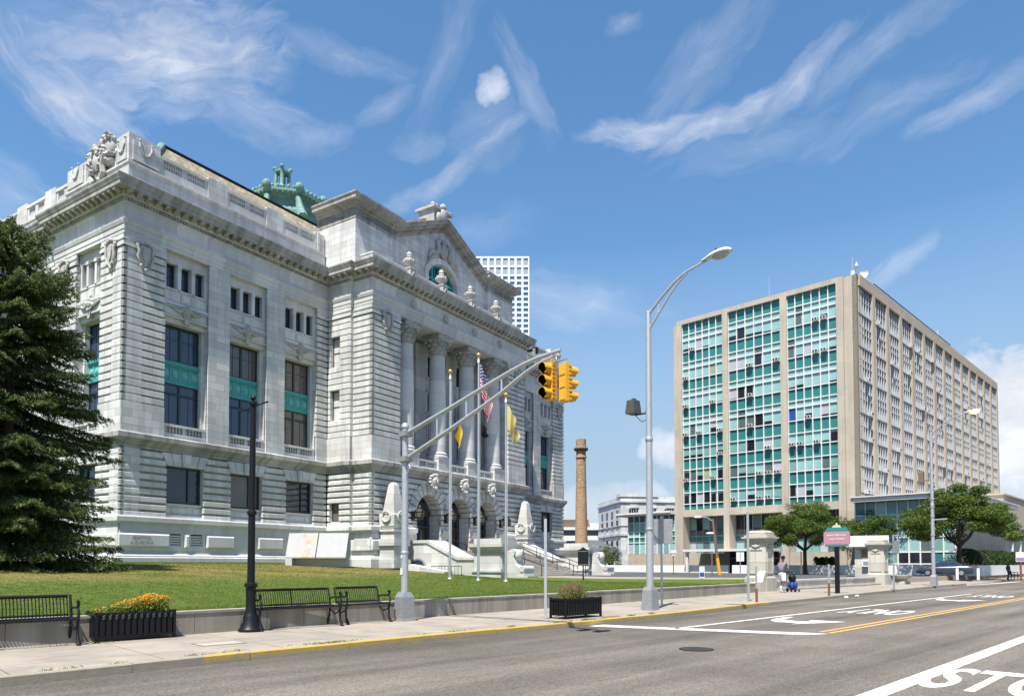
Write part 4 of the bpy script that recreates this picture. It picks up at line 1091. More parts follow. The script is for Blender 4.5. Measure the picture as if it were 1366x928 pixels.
for a,e in ((2.05,5.95),(8.5,11.2),(12.8,15.7),(17.3,20.2),(21.8,24.7),(26.3,29.2)):
    o=-.0 if e<8 else -.45
    b=MB(FS); b.box(a,e,-1.2+o,-.58+o,27.93,28.4); b.box(a,e,-1.24+o,-.52+o,29.02,29.22); m=(a+e)/2
    for q0,q1 in ((a,a+.25),(m-.22,m+.22),(e-.25,e)): b.box(q0,q1,-1.2+o,-.58+o,28.4,29.02)
    n=14
    for i in range(n): x=a+.25+(e-a-.5)*(i+.5)/n; b.box(x-.06,x+.06,-.9+o,-.68+o,28.4,29.02)
    b.box(a,e,-1.2+o,-1.1+o,28.4,29.02); b.build('balustrade','granite_plain',ch)
# sculpture on the side parapet: crowned shield with a figure leaning over it
b=MB(FS); c=4.0
b.prism([(c-.75,29.3),(c+.75,29.3),(c+.8,28.6),(c+.45,27.9),(c,27.5),(c-.45,27.9),(c-.8,28.6)],-.6,-.25,'y')
b.ball((c,-.2,28.6),(.45,.18,.6),10,7)
for sg in (-1,1):
    b.tube([(c+sg*.7,-.3,29.4),(c+sg*1.0,-.25,28.9),(c+sg*.75,-.2,28.3),(c+sg*.85,-.25,27.8),(c+sg*.4,-.2,27.3)],[.2,.24,.18,.2,.12],8)
    b.ball((c+sg*.9,-.3,29.35),.28,8,6); b.ball((c+sg*.45,-.2,27.3),.2,8,6)
b.ball((c+.5,-.5,29.65),(.5,.35,.3),9,6); b.ball((c+.75,-.5,30.0),(.25,.25,.28),8,6); b.ball((c+.4,-.3,27.05),(.25,.2,.2),8,5)
b.ball((c-1.0,-.6,29.5),(.62,.45,.4),10,7); b.ball((c-1.15,-.55,30.05),(.42,.4,.34),10,7); b.ball((c-1.25,-.4,30.15),(.3,.3,.2),8,5); b.ball((c-1.1,-.5,28.95),(.66,.4,.25),10,7); b.ball((c-1.0,-.6,28.5),(.72,.45,.28),10,7); b.ball((c-1.5,-.4,29.25),(.25,.3,.5),8,6)
rs_=random.Random(4)
for i in range(70):
    x=c+rs_.uniform(-1.6,1.0); b.ball((x,-.35+rs_.uniform(-.15,.3),28.0+rs_.random()*1.7+(.5 if x<c-.5 else 0)),(rs_.uniform(.06,.2),rs_.uniform(.06,.18),rs_.uniform(.06,.22)),6,4)
jit(b,.05); b.build('parapet_sculpture','granite_carved',ch,40.0)
# --- main roof with copper flashings
b=MB(); r0=(2.3,56.7,2.3,38.0); r1=(5.75,53.2,5.6,34.6); zb,zt=28.4,33.15
b.frustum(r0,r1,zb,zt); rf=b.build('roof','roof',ch)
b=MB(); P4=[(r1[0],r1[2]),(r1[1],r1[2]),(r1[1],r1[3]),(r1[0],r1[3])]
b.tube([(r1[0],r1[2],zt),(r1[1],r1[2],zt)],.16,6); b.tube([(r1[0],r1[2],zt),(r1[0],r1[3],zt)],.16,6); b.build('ridge_flashing','black',rf)
b=MB()
b.tube([(r0[0],r0[2],zb),(r1[0],r1[2],zt)],.26,6); b.tube([(r0[0],r0[3],zb),(r1[0],r1[3],zt)],.26,6); b.build('hip_flashing','copper',rf)
# --- copper lantern over the rotunda
DX,DY=29.6,20.3; DZ=-1.0
lan=MB(); n=8; A8=PI/8
lan.lathe([(9,32.6),(8.2,35),(6.4,38.5),(4.6,40.6),(4.3,40.9),(4.3,41.6),(4.0,41.8),(3.7,43.0),(4.1,43.25),(4.6,43.5),(4.6,43.8),(3.2,44.3),(1.3,45.0),(.9,45.3)],DX,DY,8,0,A8)
ro=lan.build('roof_lantern','copper',ch)
b=MB()
for i in range(8):
    t=A8+i*PI/4; b.ball((DX+4.5*math.cos(t),DY+4.5*math.sin(t),44.0),(.5,.5,.55),8,6)
    for k in range(1,6):
        t2=t+PI/4; f=k/6; x=DX+4.45*(math.cos(t)*(1-f)+math.cos(t2)*f); y=DY+4.45*(math.sin(t)*(1-f)+math.sin(t2)*f)
        b.ball((x,y,43.98),(.2,.2,.22 if k%2 else .3),6,5); b.box(x-.12,x+.12,y-.12,y+.12,43.3,43.5)
    # scrolled buttress at each corner
    b.tube([(DX+4.2*math.cos(t),DY+4.2*math.sin(t),43.0),(DX+4.6*math.cos(t),DY+4.6*math.sin(t),41.9),(DX+5.8*math.cos(t),DY+5.8*math.sin(t),40.2)],[.3,.4,.55],7)
b.build('cresting','copper',ro,40.0)
b=MB()
for i in range(4):
    t=PI/4+i*PI/2; c_,s_=math.cos(t),math.sin(t)
    b.tube([(DX+1.0*c_,DY+1.0*s_,45.0),(DX+.72*c_,DY+.72*s_,45.5),(DX+.68*c_,DY+.68*s_,47.0),(DX+.72*c_,DY+.72*s_,47.35),(DX+.92*c_,DY+.92*s_,47.6)],[.32,.22,.2,.22,.2],7); b.ball((DX+.86*c_,DY+.86*s_,47.55),.24,7,5)
b.lathe([(.55,45.0),(.22,45.4),(.2,45.7),(.34,46.1),(.36,46.5),(.2,46.9),(.15,47.1)],DX,DY,10)
b.lathe([(.66,47.0),(.8,47.08),(.8,47.25),(.7,47.3)],DX,DY,12)
fin=b.build('finial','copper',ro,40.0); fin.location=(-1.1,-.6,-.2); ro.location=(0,0,DZ)
# --- central attic with urns, pediment
b=MB(); CP=[(17.3,0),(17.3,-2.65),(17.62,-2.65),(17.62,-4.8),(41.38,-4.8),(41.38,-2.65),(41.7,-2.65),(41.7,0)]
b.sweep(CP,[(-.45,26.1),(-.45,27.15),(-.4,27.17),(-.4,27.3),(-1.3,27.3),(-1.3,26.1)]); b.build('central_parapet','granite',ch)
URN=None
for x in COLS:
    if URN is None:
        b=MB(); b.box(-.42,.42,-.55,.42,0,1.45); b.box(-.48,.48,-.6,.48,1.4,1.52); b.tube([(-.2,-.6,.1),(-.22,-.6,.8),(0,-.62,1.1),(.22,-.6,.8),(.2,-.6,.1)],.07,6)
        b.lathe([(.3,1.52),(.2,1.68),(.26,1.8),(.55,2.05),(.62,2.28),(.55,2.45),(.6,2.52),(.35,2.62),(.25,2.75),(.3,2.85),(.22,3.05),(.05,3.2),(.0,3.22)],n=16)
        for k in range(8): t=k*PI/4; b.ball((.56*math.cos(t),.56*math.sin(t),2.2),(.13,.13,.17),6,5)
        URN=b.build('urn','granite_carved',ch,40.0); URN.location=(x,-4.3,26.0); URN.scale=(.85,.85,.93)
    else: inst(URN,ch,Matrix.Translation((x,-4.3,26.0))@Matrix.Diagonal((.85,.85,.93,1)))
PP=3.0; GC=29.5
for a,e in ((17.42,22.2),(36.8,41.58)): b=MB(F0); b.box(a,e,-1.5,PP,26.0,31.25); b.box(a-.05,e+.05,-1.45,PP+.06,26.0,26.5); b.build('pediment_end_wall','granite',ch)
pe=[(-.3,30.2),(.04,30.22),(.04,30.5),(.0,30.52),(.0,31.1),(.1,31.14),(.12,31.3),(.3,31.34),(.32,31.5),(.62,31.56),(.62,31.76),(.72,31.95),(.72,32.05),(-.3,32.15)]
for p,(a,e) in (([(17.42,1.55),(17.42,-PP),(22.2,-PP),(22.2,-2.3)],(17.9,21.9)),([(36.8,-2.3),(36.8,-PP),(41.58,-PP),(41.58,1.55)],(37.1,41.1))):
    b=MB(); b.sweep(p,pe); b.fr=F0
    b.frustum((a,e,-7.5,PP-.5),(a+.5,e-.5,-7.5,PP-1.0),32.1,33.1) if False else b.box(a,e,-1.2,PP-.5,32.1,32.95)
    for i in range(16): x=a+(e-a)*(i+.5)/16; b.box(x-.07,x+.07,PP+.1,PP+.2,31.16,31.3)
    b.build('pediment_end_cornice','granite_dirty',ch)
b=MB(F0)
R0z,RAz=31.2,34.55
def rake(s): return RAz-(RAz-R0z)*abs(s-GC)/7.3
HW,RISE,ZS=2.25,1.35,29.15; RR=(HW*HW+RISE*RISE)/(2*RISE)
def arch(s): 
    q=abs(s-GC); return None if q>=HW else ZS+math.sqrt(RR*RR-q*q)-(RR-RISE)
N=36
for i in range(N):
    a=22.2+14.6*i/N; e=22.2+14.6*(i+1)/N
    za,ze=rake(a),rake(e); m=(a+e)/2
    lo=arch(m)
    if lo is None: b.prism([(a,26.0),(e,26.0),(e,ze),(a,za)],-1.0,PP-.4,'y')
    else:
        la,le=arch(max(a,GC-HW+.001)) or ZS,arch(min(e,GC+HW-.001)) or ZS
        b.prism([(a,la),(e,le),(e,ze),(a,za)],-1.0,PP-.4,'y')
b.build('gable_wall','granite',ch)
b=MB(F0)
for sg in (-1,1):
    f=lambda q:GC+sg*q
    for lo,hi,pf in ((-.75,-.5,.0),(-.5,-.28,.1),(-.28,.0,.42),(0.0,.34,.66),(.34,.42,.74)):
        b.prism([(f(0),RAz+lo),(f(7.3),R0z+lo),(f(7.3),R0z+hi),(f(0),RAz+hi)],-1.0 if lo>=-.3 else 2.4,PP-.35+pf,'y')
    for i in range(30):
        q=.2+6.9*i/30; z=RAz-(RAz-R0z)*q/7.3; b.box(f(q)-.07,f(q)+.07,PP-.25,PP-.12,z-.46,z-.3)
    b.prism([(f(0),RAz+.42),(f(7.0),R0z+.55),(f(7.0),R0z+.95),(f(1.1),RAz+.55),(f(0),RAz+.9)],.6,1.6,'y')
b.build('raking_cornice','granite_dirty',ch)
b=MB(F0); b.prism([(22.2,31.0),(36.8,31.0),(29.5,34.5)],-9,-.9,'y'); b.build('pediment_roof','copper',ch)
b=MB(F0); b.box(28.3,30.7,.6,2.5,34.4,35.75); b.box(28.2,30.8,.5,2.6,35.75,35.85); b.box(28.05,30.95,.35,2.75,35.85,36.1)
b.ball((29.5,2.75,35.4),(.5,.3,.75),10,7); b.ball((29.5,2.7,36.2),(.42,.3,.4),9,6)
for q in (-1.25,-.8,.8,1.25): b.ball((29.5+q,2.4,36.2),(.2,.25,.2),7,5)
for q in (-.75,.75): b.ball((29.5+q,2.75,35.0),(.35,.25,.5),8,6)
b.build('acroterion','granite_carved',ch,40.0)
# arched attic window
b=MB(F0); n=16
arcp=[(GC-HW+2*HW*i/n, arch(GC-HW+2*HW*i/n) or ZS) for i in range(n+1)]
arco=[(GC-(HW+.55)+2*(HW+.55)*i/n,ZS+math.sqrt((RR+.55)**2-((HW+.55)*(2*i/n-1))**2)-(RR-RISE)) for i in range(n+1)]
for i in range(n): b.prism([arcp[i],arcp[i+1],arco[i+1],arco[i]],1.2,PP-.22,'y')
for sg in (-1,1): x=sorted((GC+sg*HW,GC+sg*(HW+.5))); b.box(x[0],x[1],1.2,PP-.22,26.0,ZS+.05)
b.build('attic_window_surround','granite_plain',ch)
b=MB(F0)
for i in range(n): b.prism([arcp[i],arcp[i+1],(arcp[i+1][0],arcp[i+1][1]-.16),(arcp[i][0],arcp[i][1]-.16)],2.0,2.2,'y')
for x in (-2.16,-1.1,0,1.1,2.16): z=arch(GC+max(-2.15,min(2.15,x))) or ZS; b.box(GC+x-.1,GC+x+.1,2.0,2.25,26.2,z-.02)
for x in (-1.75,-.6,.6,1.75): z=arch(GC+x); b.box(GC+x-.035,GC+x+.035,2.02,2.13,26.2,z-.05)
for z in (28.9,): b.box(GC-HW,GC+HW,2.01,2.21,z,z+.22)
o=b.build('attic_window','copper_panel',ch)
b=MB(F0); b.prism([(GC-HW,26.0)]+arcp+[(GC+HW,26.0)],1.95,1.99,'y'); b.build('pane','glass_blue',o)
b=MB(F0)
b.ball((GC,PP-.25,31.9),(.55,.3,.8),10,7); b.ball((GC,PP-.2,32.6),(.35,.3,.4),9,6)
for sg in (-1,1):
    b.tube([(GC+sg*.4,PP-.3,32.9),(GC+sg*.95,PP-.2,32.5),(GC+sg*.8,PP-.2,31.7),(GC+sg*1.3,PP-.25,31.2),(GC+sg*1.9,PP-.25,31.3),(GC+sg*2.2,PP-.3,30.6)],[.18,.25,.25,.3,.28,.12],8)
    b.tube([(GC+sg*1.0,PP-.25,31.1),(GC+sg*1.6,PP-.2,30.9),(GC+sg*2.3,PP-.25,30.1)],[.2,.22,.1],7); b.ball((GC+sg*.3,PP-.1,32.2),.2,7,5)
jit(b,.05); b.build('carved_eagle','granite_carved',ch,40.0)
# obelisks on pedestals before the towers
def obelisk(s,first=None):
    if first: return inst(first,ch,Matrix.Translation((s,-5.75,0)))
    b=MB(); b.box(-1.0,1.0,-1.0,.9,1.2,1.9); b.box(-.8,.8,-.8,.9,1.9,3.4); b.box(-.95,.95,-.95,.9,3.1,3.55); b.box(-.98,.98,-.98,.9,3.0,3.12)
    b.box(-.72,.72,-.72,.72,3.55,4.3); b.box(-.85,.85,-.85,.85,4.15,4.32)
    b.frustum((-.6,.6,-.6,.6),(-.78,.78,-.78,.78),4.32,4.6); b.frustum((-.78,.78,-.78,.78),(-.82,.82,-.82,.82),4.6,5.5); b.frustum((-.82,.82,-.82,.82),(-.72,.72,-.72,.72),5.5,5.62)
    b.frustum((-.62,.62,-.62,.62),(-.30,.30,-.30,.30),5.62,7.95); b.frustum((-.30,.30,-.30,.30),(-.15,.15,-.15,.15),7.95,8.18)
    for k in range(4):
        t=k*PI/2; c_,s_=math.cos(t),math.sin(t)
        b.tube([((.86)*c_-s_*.42*math.cos(u),(.86)*s_+c_*.42*math.cos(u),5.35+.42*math.sin(u)) for u in [i*PI/6 for i in range(13)]],.085,6)
    o=b.build('obelisk','stair_stone',ch); o.location=(s,-5.75,0); return o
ob=obelisk(19.2); obelisk(39.8,ob)
# ------------------------------------------------------------------ entrance staircase (own thing; same local frame as the courthouse)
stc=thing('entrance_staircase','broad stone entrance steps with pedestals, scrolls and dark handrails','staircase',(CX,CY,0),CRZ)
b=MB(F0)
NR=14; z0,z1=.47,2.72; p0,p1=8.2,15.2
b.box(23.2,35.8,4.95,p0,0,z1)
for i in range(NR):
    zt=z1-(z1-z0)*(i+1)/NR
    if zt<.48: break
    b.box(23.2,35.8,p0+(p1-p0)*i/NR-.02,p0+(p1-p0)*(i+1)/NR,0,zt)
b.build('steps','step_stone',stc)
for fr in (F0,FM):
    b=MB(fr); prof=[(4.95,.2),(12.6,.2),(12.6,1.85),(10.9,1.85),(7.8,3.25),(4.95,3.25)]
    b.prism(prof,21.0,23.2,'x')
    b.prism([(4.95,3.252),(7.82,3.252),(10.92,1.852),(12.6,1.852),(12.6,2.07),(11.0,2.07),(7.9,3.5),(4.95,3.5)],20.9,23.3,'x')
    b.build('cheek_wall','stair_stone',stc)
    b=MB(fr); b.box(20.8,23.4,12.5,15.2,.2,1.0); b.box(20.7,23.5,12.4,15.3,.9,1.05); b.cbox(20.95,23.25,12.6,15.15,1.05,2.45,.12)
    b.box(20.85,23.35,12.5,15.22,2.4,2.6); b.frustum((20.75,23.45,12.4,15.35),(20.6,23.6,12.3,15.45),2.6,2.85); b.box(20.6,23.6,12.3,15.45,2.85,3.1); b.box(20.9,23.3,12.6,15.15,3.1,3.5)
    b.build('pedestal','stair_stone',stc)
    b=MB(fr); c=22.1
    b.prism([(15.3,.2),(16.9,.2),(16.95,.9),(16.75,1.25),(16.3,1.3),(16.0,1.6),(15.9,2.1),(15.7,2.5),(15.3,2.6)],21.4,22.8,'x')
    b.tube([(c-.75,16.75,1.15),(c+.75,16.75,1.15)],.24,10); b.tube([(c-.6,15.75,2.4),(c+.6,15.75,2.4)],.28,10)
    b.ball((c,15.9,2.2),(.5,.4,.45),10,7); b.box(21.3,22.9,16.3,17.3,.2,.62)
    b.build('scroll','stair_stone',stc,40.0)
for s in (23.75,27.2,32.9,35.3):
    b=MB(F0)
    zz=lambda p: z1-(z1-z0)*max(0,min(1,(p-p0)/(p1-p0)))
    pts=[(s,7.6,z1+.55),(s,7.8,z1+.9)]+[(s,p,zz(p)+.92) for p in (8.2,15.2)]+[(s,15.5,zz(15.2)+.9),(s,15.55,zz(15.2)+.6)]
    b.tube(pts,.035,7)
    for p in (8.0,9.8,11.6,13.4,15.1): b.tube([(s,p,zz(p)-.05),(s,p,zz(p)+.9)],.033,7)
    b.build('handrail','blackmetal',stc)
b=MB(F0); b.prism([(4.95,.4),(10.5,.4),(10.5,.95),(4.95,1.75)],19.9,20.9,'x'); b.build('low_ramp_wall','stair_stone',stc)
# semicircular cellar window and little railing at the foot of the left cheek
FC=lambda p,o,z:(21.0-o,-p,z)
b=MB(FC); n=12; cx_,zc=6.9,1.05
b.prism([(cx_+.95*math.cos(PI*i/n),zc+.95*math.sin(PI*i/n)) for i in range(n+1)],.002,.06,'y')
o=b.build('cellar_window','alu_dark',stc)
b=MB(FC); b.prism([(cx_+.72*math.cos(PI*i/n),zc+.1+.72*math.sin(PI*i/n)) for i in range(n+1)],.06,.075,'y'); b.build('pane','glass',o)
ar=thing('area_railing','short black iron railing beside the light stone cheek wall of the steps','railing',(CX,CY,0),CRZ)
b=MB(FC)
X,Y=cw(20.6,9.2)
gz=lawnz(X,Y)-.05
b.tube([(8.6,.35,gz),(8.6,.35,gz+.95),(11.6,.35,gz+.95),(11.6,.35,gz)],.03,6); b.build('rail','blackmetal',ar)
b=MB(FC)
for i in range(1,9): p=8.6+i*.333; b.tube([(p,.35,gz),(p,.35,gz+.93)],.017,6)
b.build('bars','blackmetal',ar)
# memorial stone on the lawn
X,Y,_=atY(426,757,43.5); gz=lawnz(X,Y)
me_=thing('memorial_stone','white slab memorial leaning over a recessed base on the lawn, streaked with yellow stains','memorial',(X,Y,gz-.05),math.radians(-4))
b=MB(); b.prism([(-.85,0),(.55,0),(.55,2.05),(.2,2.1),(-.45,.72),(-.85,.62)],-1.85,0-.01,'x'); 
b=MB()
sec=[(-.72,.62),(-.72,.55),(.3,.55),(.3,2.08),(-.12,2.08)]   # (y,z) of the sloping slab; front towards -y
for a,e in ((-1.85,-.03),(.03,1.85)): b.prism(sec,a,e,'x')
b.build('slab','marble_stained',me_)
b=MB(); b.box(-1.85,-1.45,-.72,.3,0,.545); b.box(-1.45,1.8,-.22,.25,0,.545); b.build('base','marble',me_)
# ------------------------------------------------------------------ office block (local x along its long right face, y along the green face)
ob_=thing('office_building','ten storey concrete office block with green glass spandrels and window air conditioners','office building',(*MC,0),MRZ)
FL=lambda y,o,z:(-o,y,z)      # green face: s=y, outward -x
FR=lambda x,o,z:(x,-o,z)      # long face: s=x, outward -y
rq=random.Random(11)
b=MB(); b.box(1.75,68,.5,23.3,.4,8.6); b.box(.5,68,.5,23.3,8.602,33.3); b.build('core_wall','concrete',ob_)
b=MB(FL)
for a,e,o in ((1.39,2.17,.28),(7.88,8.68,.28),(15.45,16.2,.28),(22.05,22.75,.28)): b.box(a,e,-1.6,o,.4,33.2)
b.box(.0,1.39,-1.6,.0,.4,33.7); b.box(22.75,23.4,-1.6,.0,.4,33.4)
b.box(1.39,22.75,-1.6,.28,33.2,33.78); b.box(2.17,22.05,-1.6,.14,7.7,8.6)
b.box(2.17,22.05,-1.6,.06,.4,2.9)
b.build('concrete_frame','concrete',ob_)
ROWS=[('G',31.78,33.2),('T',30.97,31.78),('W',29.46,30.97),('G',28.06,29.46),('T',27.25,28.06),('W',25.75,27.25),('G',24.35,25.75),('T',23.55,24.35),('W',22.05,23.55),('G',20.65,22.05),('T',19.85,20.65),('W',18.3,19.85),
      ('G',16.81,18.3),('W',15.33,16.81),('G',13.86,15.33),('W',12.33,13.86),('G',10.85,12.33),('W',9.38,10.85),('G',8.6,9.38)]
PM=['g_pale','g_pale2','g_white','g_grey','g_dark','g_curtain','glass','g_blue']
def acunit(fr,s,o,z,par,w=.62,h=.36):
    b=MB(fr); b.box(s-w/2,s+w/2,o,o+.42,z,z+h); b.m=1
    b.box(s-w/2+.05,s-.02,o+.42,o+.43,z+.05,z+h-.05); b.box(s+.06,s+w/2-.05,o+.42,o+.43,z+.05,z+h-.05)
    for k in range(3): b.box(s-w/2-.004,s+w/2+.004,o+.1,o+.35,z+.08+k*.09,z+.11+k*.09)
    return b.build('air_conditioner',['offwhite','dark'],par)
bays=[(2.17,7.88),(8.68,15.45),(16.2,22.05)]
for bi,(a,e) in enumerate(bays):
    wcol=(e-a)/6
    g=MB(FL)
    for i in range(7): x=a+wcol*i; g.box(max(a,x-.042),min(e,x+.042),-.16,.08,8.6,33.2)
    for k,z0,z1 in ROWS:
        if k!='G' or z0>8.7: g.box(a,e,-.16,.05,z0-.05,z0+.05)
        if k=='G': g.box(a,e,-.16,.055,z1-.05,z1+.05) if z1<33 else None
    g.build('mullion_grid','white',ob_)
    fl=0; tp=None
    for ri,(k,z0,z1) in enumerate(ROWS):
        if k=='G':
            q=MB(FL); q.box(a,e,-.16,-.09,z0,z1); q.build('spandrel_panel','g_green',ob_)
        if k=='W':
            q=MB(FL); has=ROWS[ri-1][0]=='T'; fl+=1
            for i in range(6):
                x0,x1=a+wcol*i+.05,a+wcol*(i+1)-.05; r=rq.random()
                dark=.10+(.45 if bi==1 and 1<i<5 and fl<5 else 0)+(.22 if fl>6 else 0)+(.15 if bi==2 and fl>5 else 0)+(.12 if bi==2 and fl==1 else 0)-(.06 if bi==0 and fl<4 else 0)
                pm=4 if r<dark-.04 else 3 if r<dark+.06 else 5 if r<dark+.11 and bi==2 else 2 if r<dark+.17 else 1 if r<dark+.55 and fl>4 else 0
                if pm in(0,1,2) and rq.random()<.4:          # blind not fully down
                    zb=z0+(z1-z0)*rq.choice((.12,.2,.3,.45)); q.m=4; q.box(x0,x1,-.13,-.10,z0,zb); q.m=pm; q.box(x0,x1,-.13,-.098,zb,z1)
                elif pm==4 and rq.random()<.35: q.m=4; q.box(x0,x1,-.13,-.10,z0,z1-.35); q.m=0; q.box(x0,x1,-.13,-.098,z1-.35,z1)
                else: q.m=pm; q.box(x0,x1,-.13,-.10,z0,z1)
                if pm in (4,3) and rq.random()<.4: q.m=2; q.box(x0,x0+.2,-.10,-.095,z0+.1,z1); 
                if has: q.m={4:rq.choice((4,3,0)),3:rq.choice((3,0)),2:rq.choice((2,0,0)),5:0}.get(pm,0); q.box(x0,x1,-.13,-.10,ROWS[ri-1][1],ROWS[ri-1][2])
            if bi==0 and fl==4: q.m=7; q.box(e-wcol+.05,e-.05,-.10,-.094,z0,z1)
            q.build('window',PM,ob_)
            for i in range(6):
                if rq.random()<(.24 if bi!=0 else .12): acunit(FL,a+wcol*(i+.5),.0,z0+.02,ob_,min(.7,wcol*.66))
# loggia under the block
for (a,e) in bays:
    wcol=(e-a)/6; q=MB(FL)
    q.m=4; q.box(a,e,-1.6,-1.5,5.3,7.7); q.m=0; q.box(a,e,-1.6,-1.5,2.9,5.3)
    for i in range(6):
        q.m=rq.choice((4,4,3,1)); q.box(a+wcol*i+.06,a+wcol*(i+1)-.06,-1.5,-1.46,6.0,7.6)
        q.m=3; q.box(a+wcol*i+.06,a+wcol*(i+1)-.06,-1.5,-1.46,5.3,5.9)
        q.m=8; q.box(a+wcol*i+.06,a+wcol*(i+1)-.06,-1.5,-1.46,4.5,5.1)
        q.m=rq.choice((1,3,0,1,2)); q.box(a+wcol*i+.06,a+wcol*(i+1)-.06,-1.5,-1.46,2.95,4.4)
    q.build('loggia_window',PM+['g_green'],ob_)
    g=MB(FL)
    for i in range(7): x=a+wcol*i; g.box(max(a,x-.04),min(e,x+.04),-1.5,-1.4,2.9,7.7)
    for z in (4.45,5.2): g.box(a,e,-1.5,-1.41,z-.05,z+.05)
    g.build('mullion_grid','alu_dark',ob_)
# long right face
b=MB(FR)
b.box(0,.4,-.5,.0,.4,33.7); BW=4.86
for k in range(14):
    x=.4+BW*k; b.box(x+4.02,x+BW if k<13 else 68.3,-.5,.22,.4,32.5)
b.box(0.4,68.3,-.5,.22,32.5,33.74); b.box(.4,68.3,-.5,.1,.4,8.6)
b.build('concrete_frame','concrete_beige',ob_)
SM=['side_glass','side_light','side_dark','g_white']
fieldb=MB(FR)
for k in range(14):
    x0=.4+BW*k; wc=4.02/5
    g=MB(FR)
    for i in range(6): x=x0+wc*i; g.box(max(x0,x-.032),min(x0+4.02,x+.032),-.2,.05,8.6,32.5)
    g.build('window_fins','fin_grey',ob_)
    g=MB(FR)
    for kk,z0,z1 in ROWS:
        if kk=='G': g.box(x0,x0+4.02,-.2,.05,z1-.16 if z1<33 else 32.3,z1+.04 if z1<33 else 32.5)
        if kk=='G': g.box(x0,x0+4.02,-.2,.0,z0-.05,z0+.05)
        if kk=='W': g.box(x0,x0+4.02,-.2,.0,z1-.05,z1+.05)
    g.build('transom_bars','side_dark',ob_)
    for ri,(kk,z0,z1) in enumerate(ROWS):
        if kk!='W': continue
        q=MB(FR) if k<8 else fieldb
        for i in range(5):
            xa,xb=x0+wc*i+.05,x0+wc*(i+1)-.05; r=rq.random()
            q.m=1 if r<.30 else 0 if r<.80 else 2 if r<.95 else 3
            q.box(xa,xb,-.2,-.15,z0,z1+(.8 if ROWS[ri-1][0]=='T' else 0))
            gz=[R for R in ROWS if R[0]=='G' and abs(R[2]-z0)<.01][0]; q.m=0 if rq.random()<.75 else 2
            q.box(xa,xb,-.2,-.16,gz[1],gz[2])
            if ri==2: q.m=0; q.box(xa,xb,-.2,-.16,31.78,32.5)
        if k<8: q.build('window',SM,ob_)
        if rq.random()<.42: acunit(FR,x0+wc*(rq.randrange(5)+.5),.0,z0+.0,ob_,.6)
struct(fieldb.build('window',SM,ob_),'stuff')
# roof furniture
b=MB(); 
for i in range(46): x=6+i*.72; b.box(x-.03,x+.03,.1,.16,33.7,34.3)
b.box(6,39,.1,.16,34.26,34.34); b.box(6,39,.1,.16,33.98,34.04); b.build('roof_railing','black',ob_)
b=MB(); b.tube([(3.2,.2,33.7),(3.2,.2,34.5)],.05,6); b.lathe([(0,0),(.35,.06),(.6,.2),(.62,.22),(.35,.09),(0,.04)],n=14)
for i in range(len(b.v)-84,len(b.v)): x,y,z=b.v[i]; b.v[i]=(3.2-.1-z*.8,.2+y*.8,34.6+x*.8)
b.build('satellite_dish','white',ob_)
b=MB()
for x,y,h in ((1.0,10.5,3.0),(40,2,3.6),(.6,.6,2.2),(26,2,1.6),(13,3,1.2),(66,8,1.4)): b.tube([(x,y,33.3),(x,y,33.7+h)],.05,5)
b.box(39.85,40.15,1.85,2.15,34.6,37.2)
b.build('roof_antenna','galv',ob_)
b=MB(); b.box(.3,.7,.3,.7,33.7,34.3); b.tube([(.5,.3,34.2),(.1,0,35.0),(-.2,-.1,34.6)],.06,6); b.ball((-.2,-.1,34.5),.2,8,6); b.build('roof_camera','offwhite',ob_)
b=MB(); b.box(4.5,6.0,.5,1.6,33.7,34.7); b.build('roof_cabinet','offwhite',ob_)
# low glazed annex left of the block
b=MB(FL); b.box(23.4,31.0,-12,.0,.4,2.9); b.box(23.4,31,-12,-.2,2.9,8.1); b.build('annex_wall','concrete_beige',ob_)
b=MB(FL); b.box(23.4,32.2,-12,1.0,8.15,8.35); b.box(23.4,32.3,-12,1.15,8.35,8.6); b.build('annex_roof','offwhite',ob_)
q=MB(FL); n=8; wc=7.6/n
for i in range(n):
    a,e=23.4+wc*i+.05,23.4+wc*(i+1)-.05
    for z0,z1,ch_ in ((2.95,4.45,(1,0,1,2)),(4.55,5.2,(8,)),(5.3,5.95,(8,0)),(6.05,7.2,(1,3,0,0)),(7.3,8.1,(3,8,3))): q.m=rq.choice(ch_); q.box(a,e,-.19,-.12,z0,z1)
q.build('annex_window',PM+['g_green'],ob_)
g=MB(FL)
for i in range(n+1): x=23.4+wc*i; g.box(x-.05,x+.05,-.19,.0,2.9,8.1)
for z in (4.5,5.25,6.0,7.25): g.box(23.4,31,-.19,-.02,z-.05,z+.05)
g.build('mullion_grid','white',ob_)
# entrance canopy
b=MB(FL); b.box(8.9,19.5,-.2,4.5,3.05,3.35); b.box(19.0,19.3,3.9,4.2,.4,3.05); b.box(9.2,9.5,3.9,4.2,.4,3.05); b.build('entrance_canopy','offwhite',ob_)
b=MB(FL); b.box(9.2,15.4,.08,.3,.5,3.05); b.build('recess_shade_panel','dark',ob_)  # near-black slab proud of the wall; the recess shade is in its colour
b=MB(FL)
for x in (10,11.5,13,14.5): b.box(x-.04,x+.04,.3,.4,.5,3.05)
b.box(9.2,15.4,.3,.38,2.2,2.28); b.build('entrance_door','alu_dark',ob_)
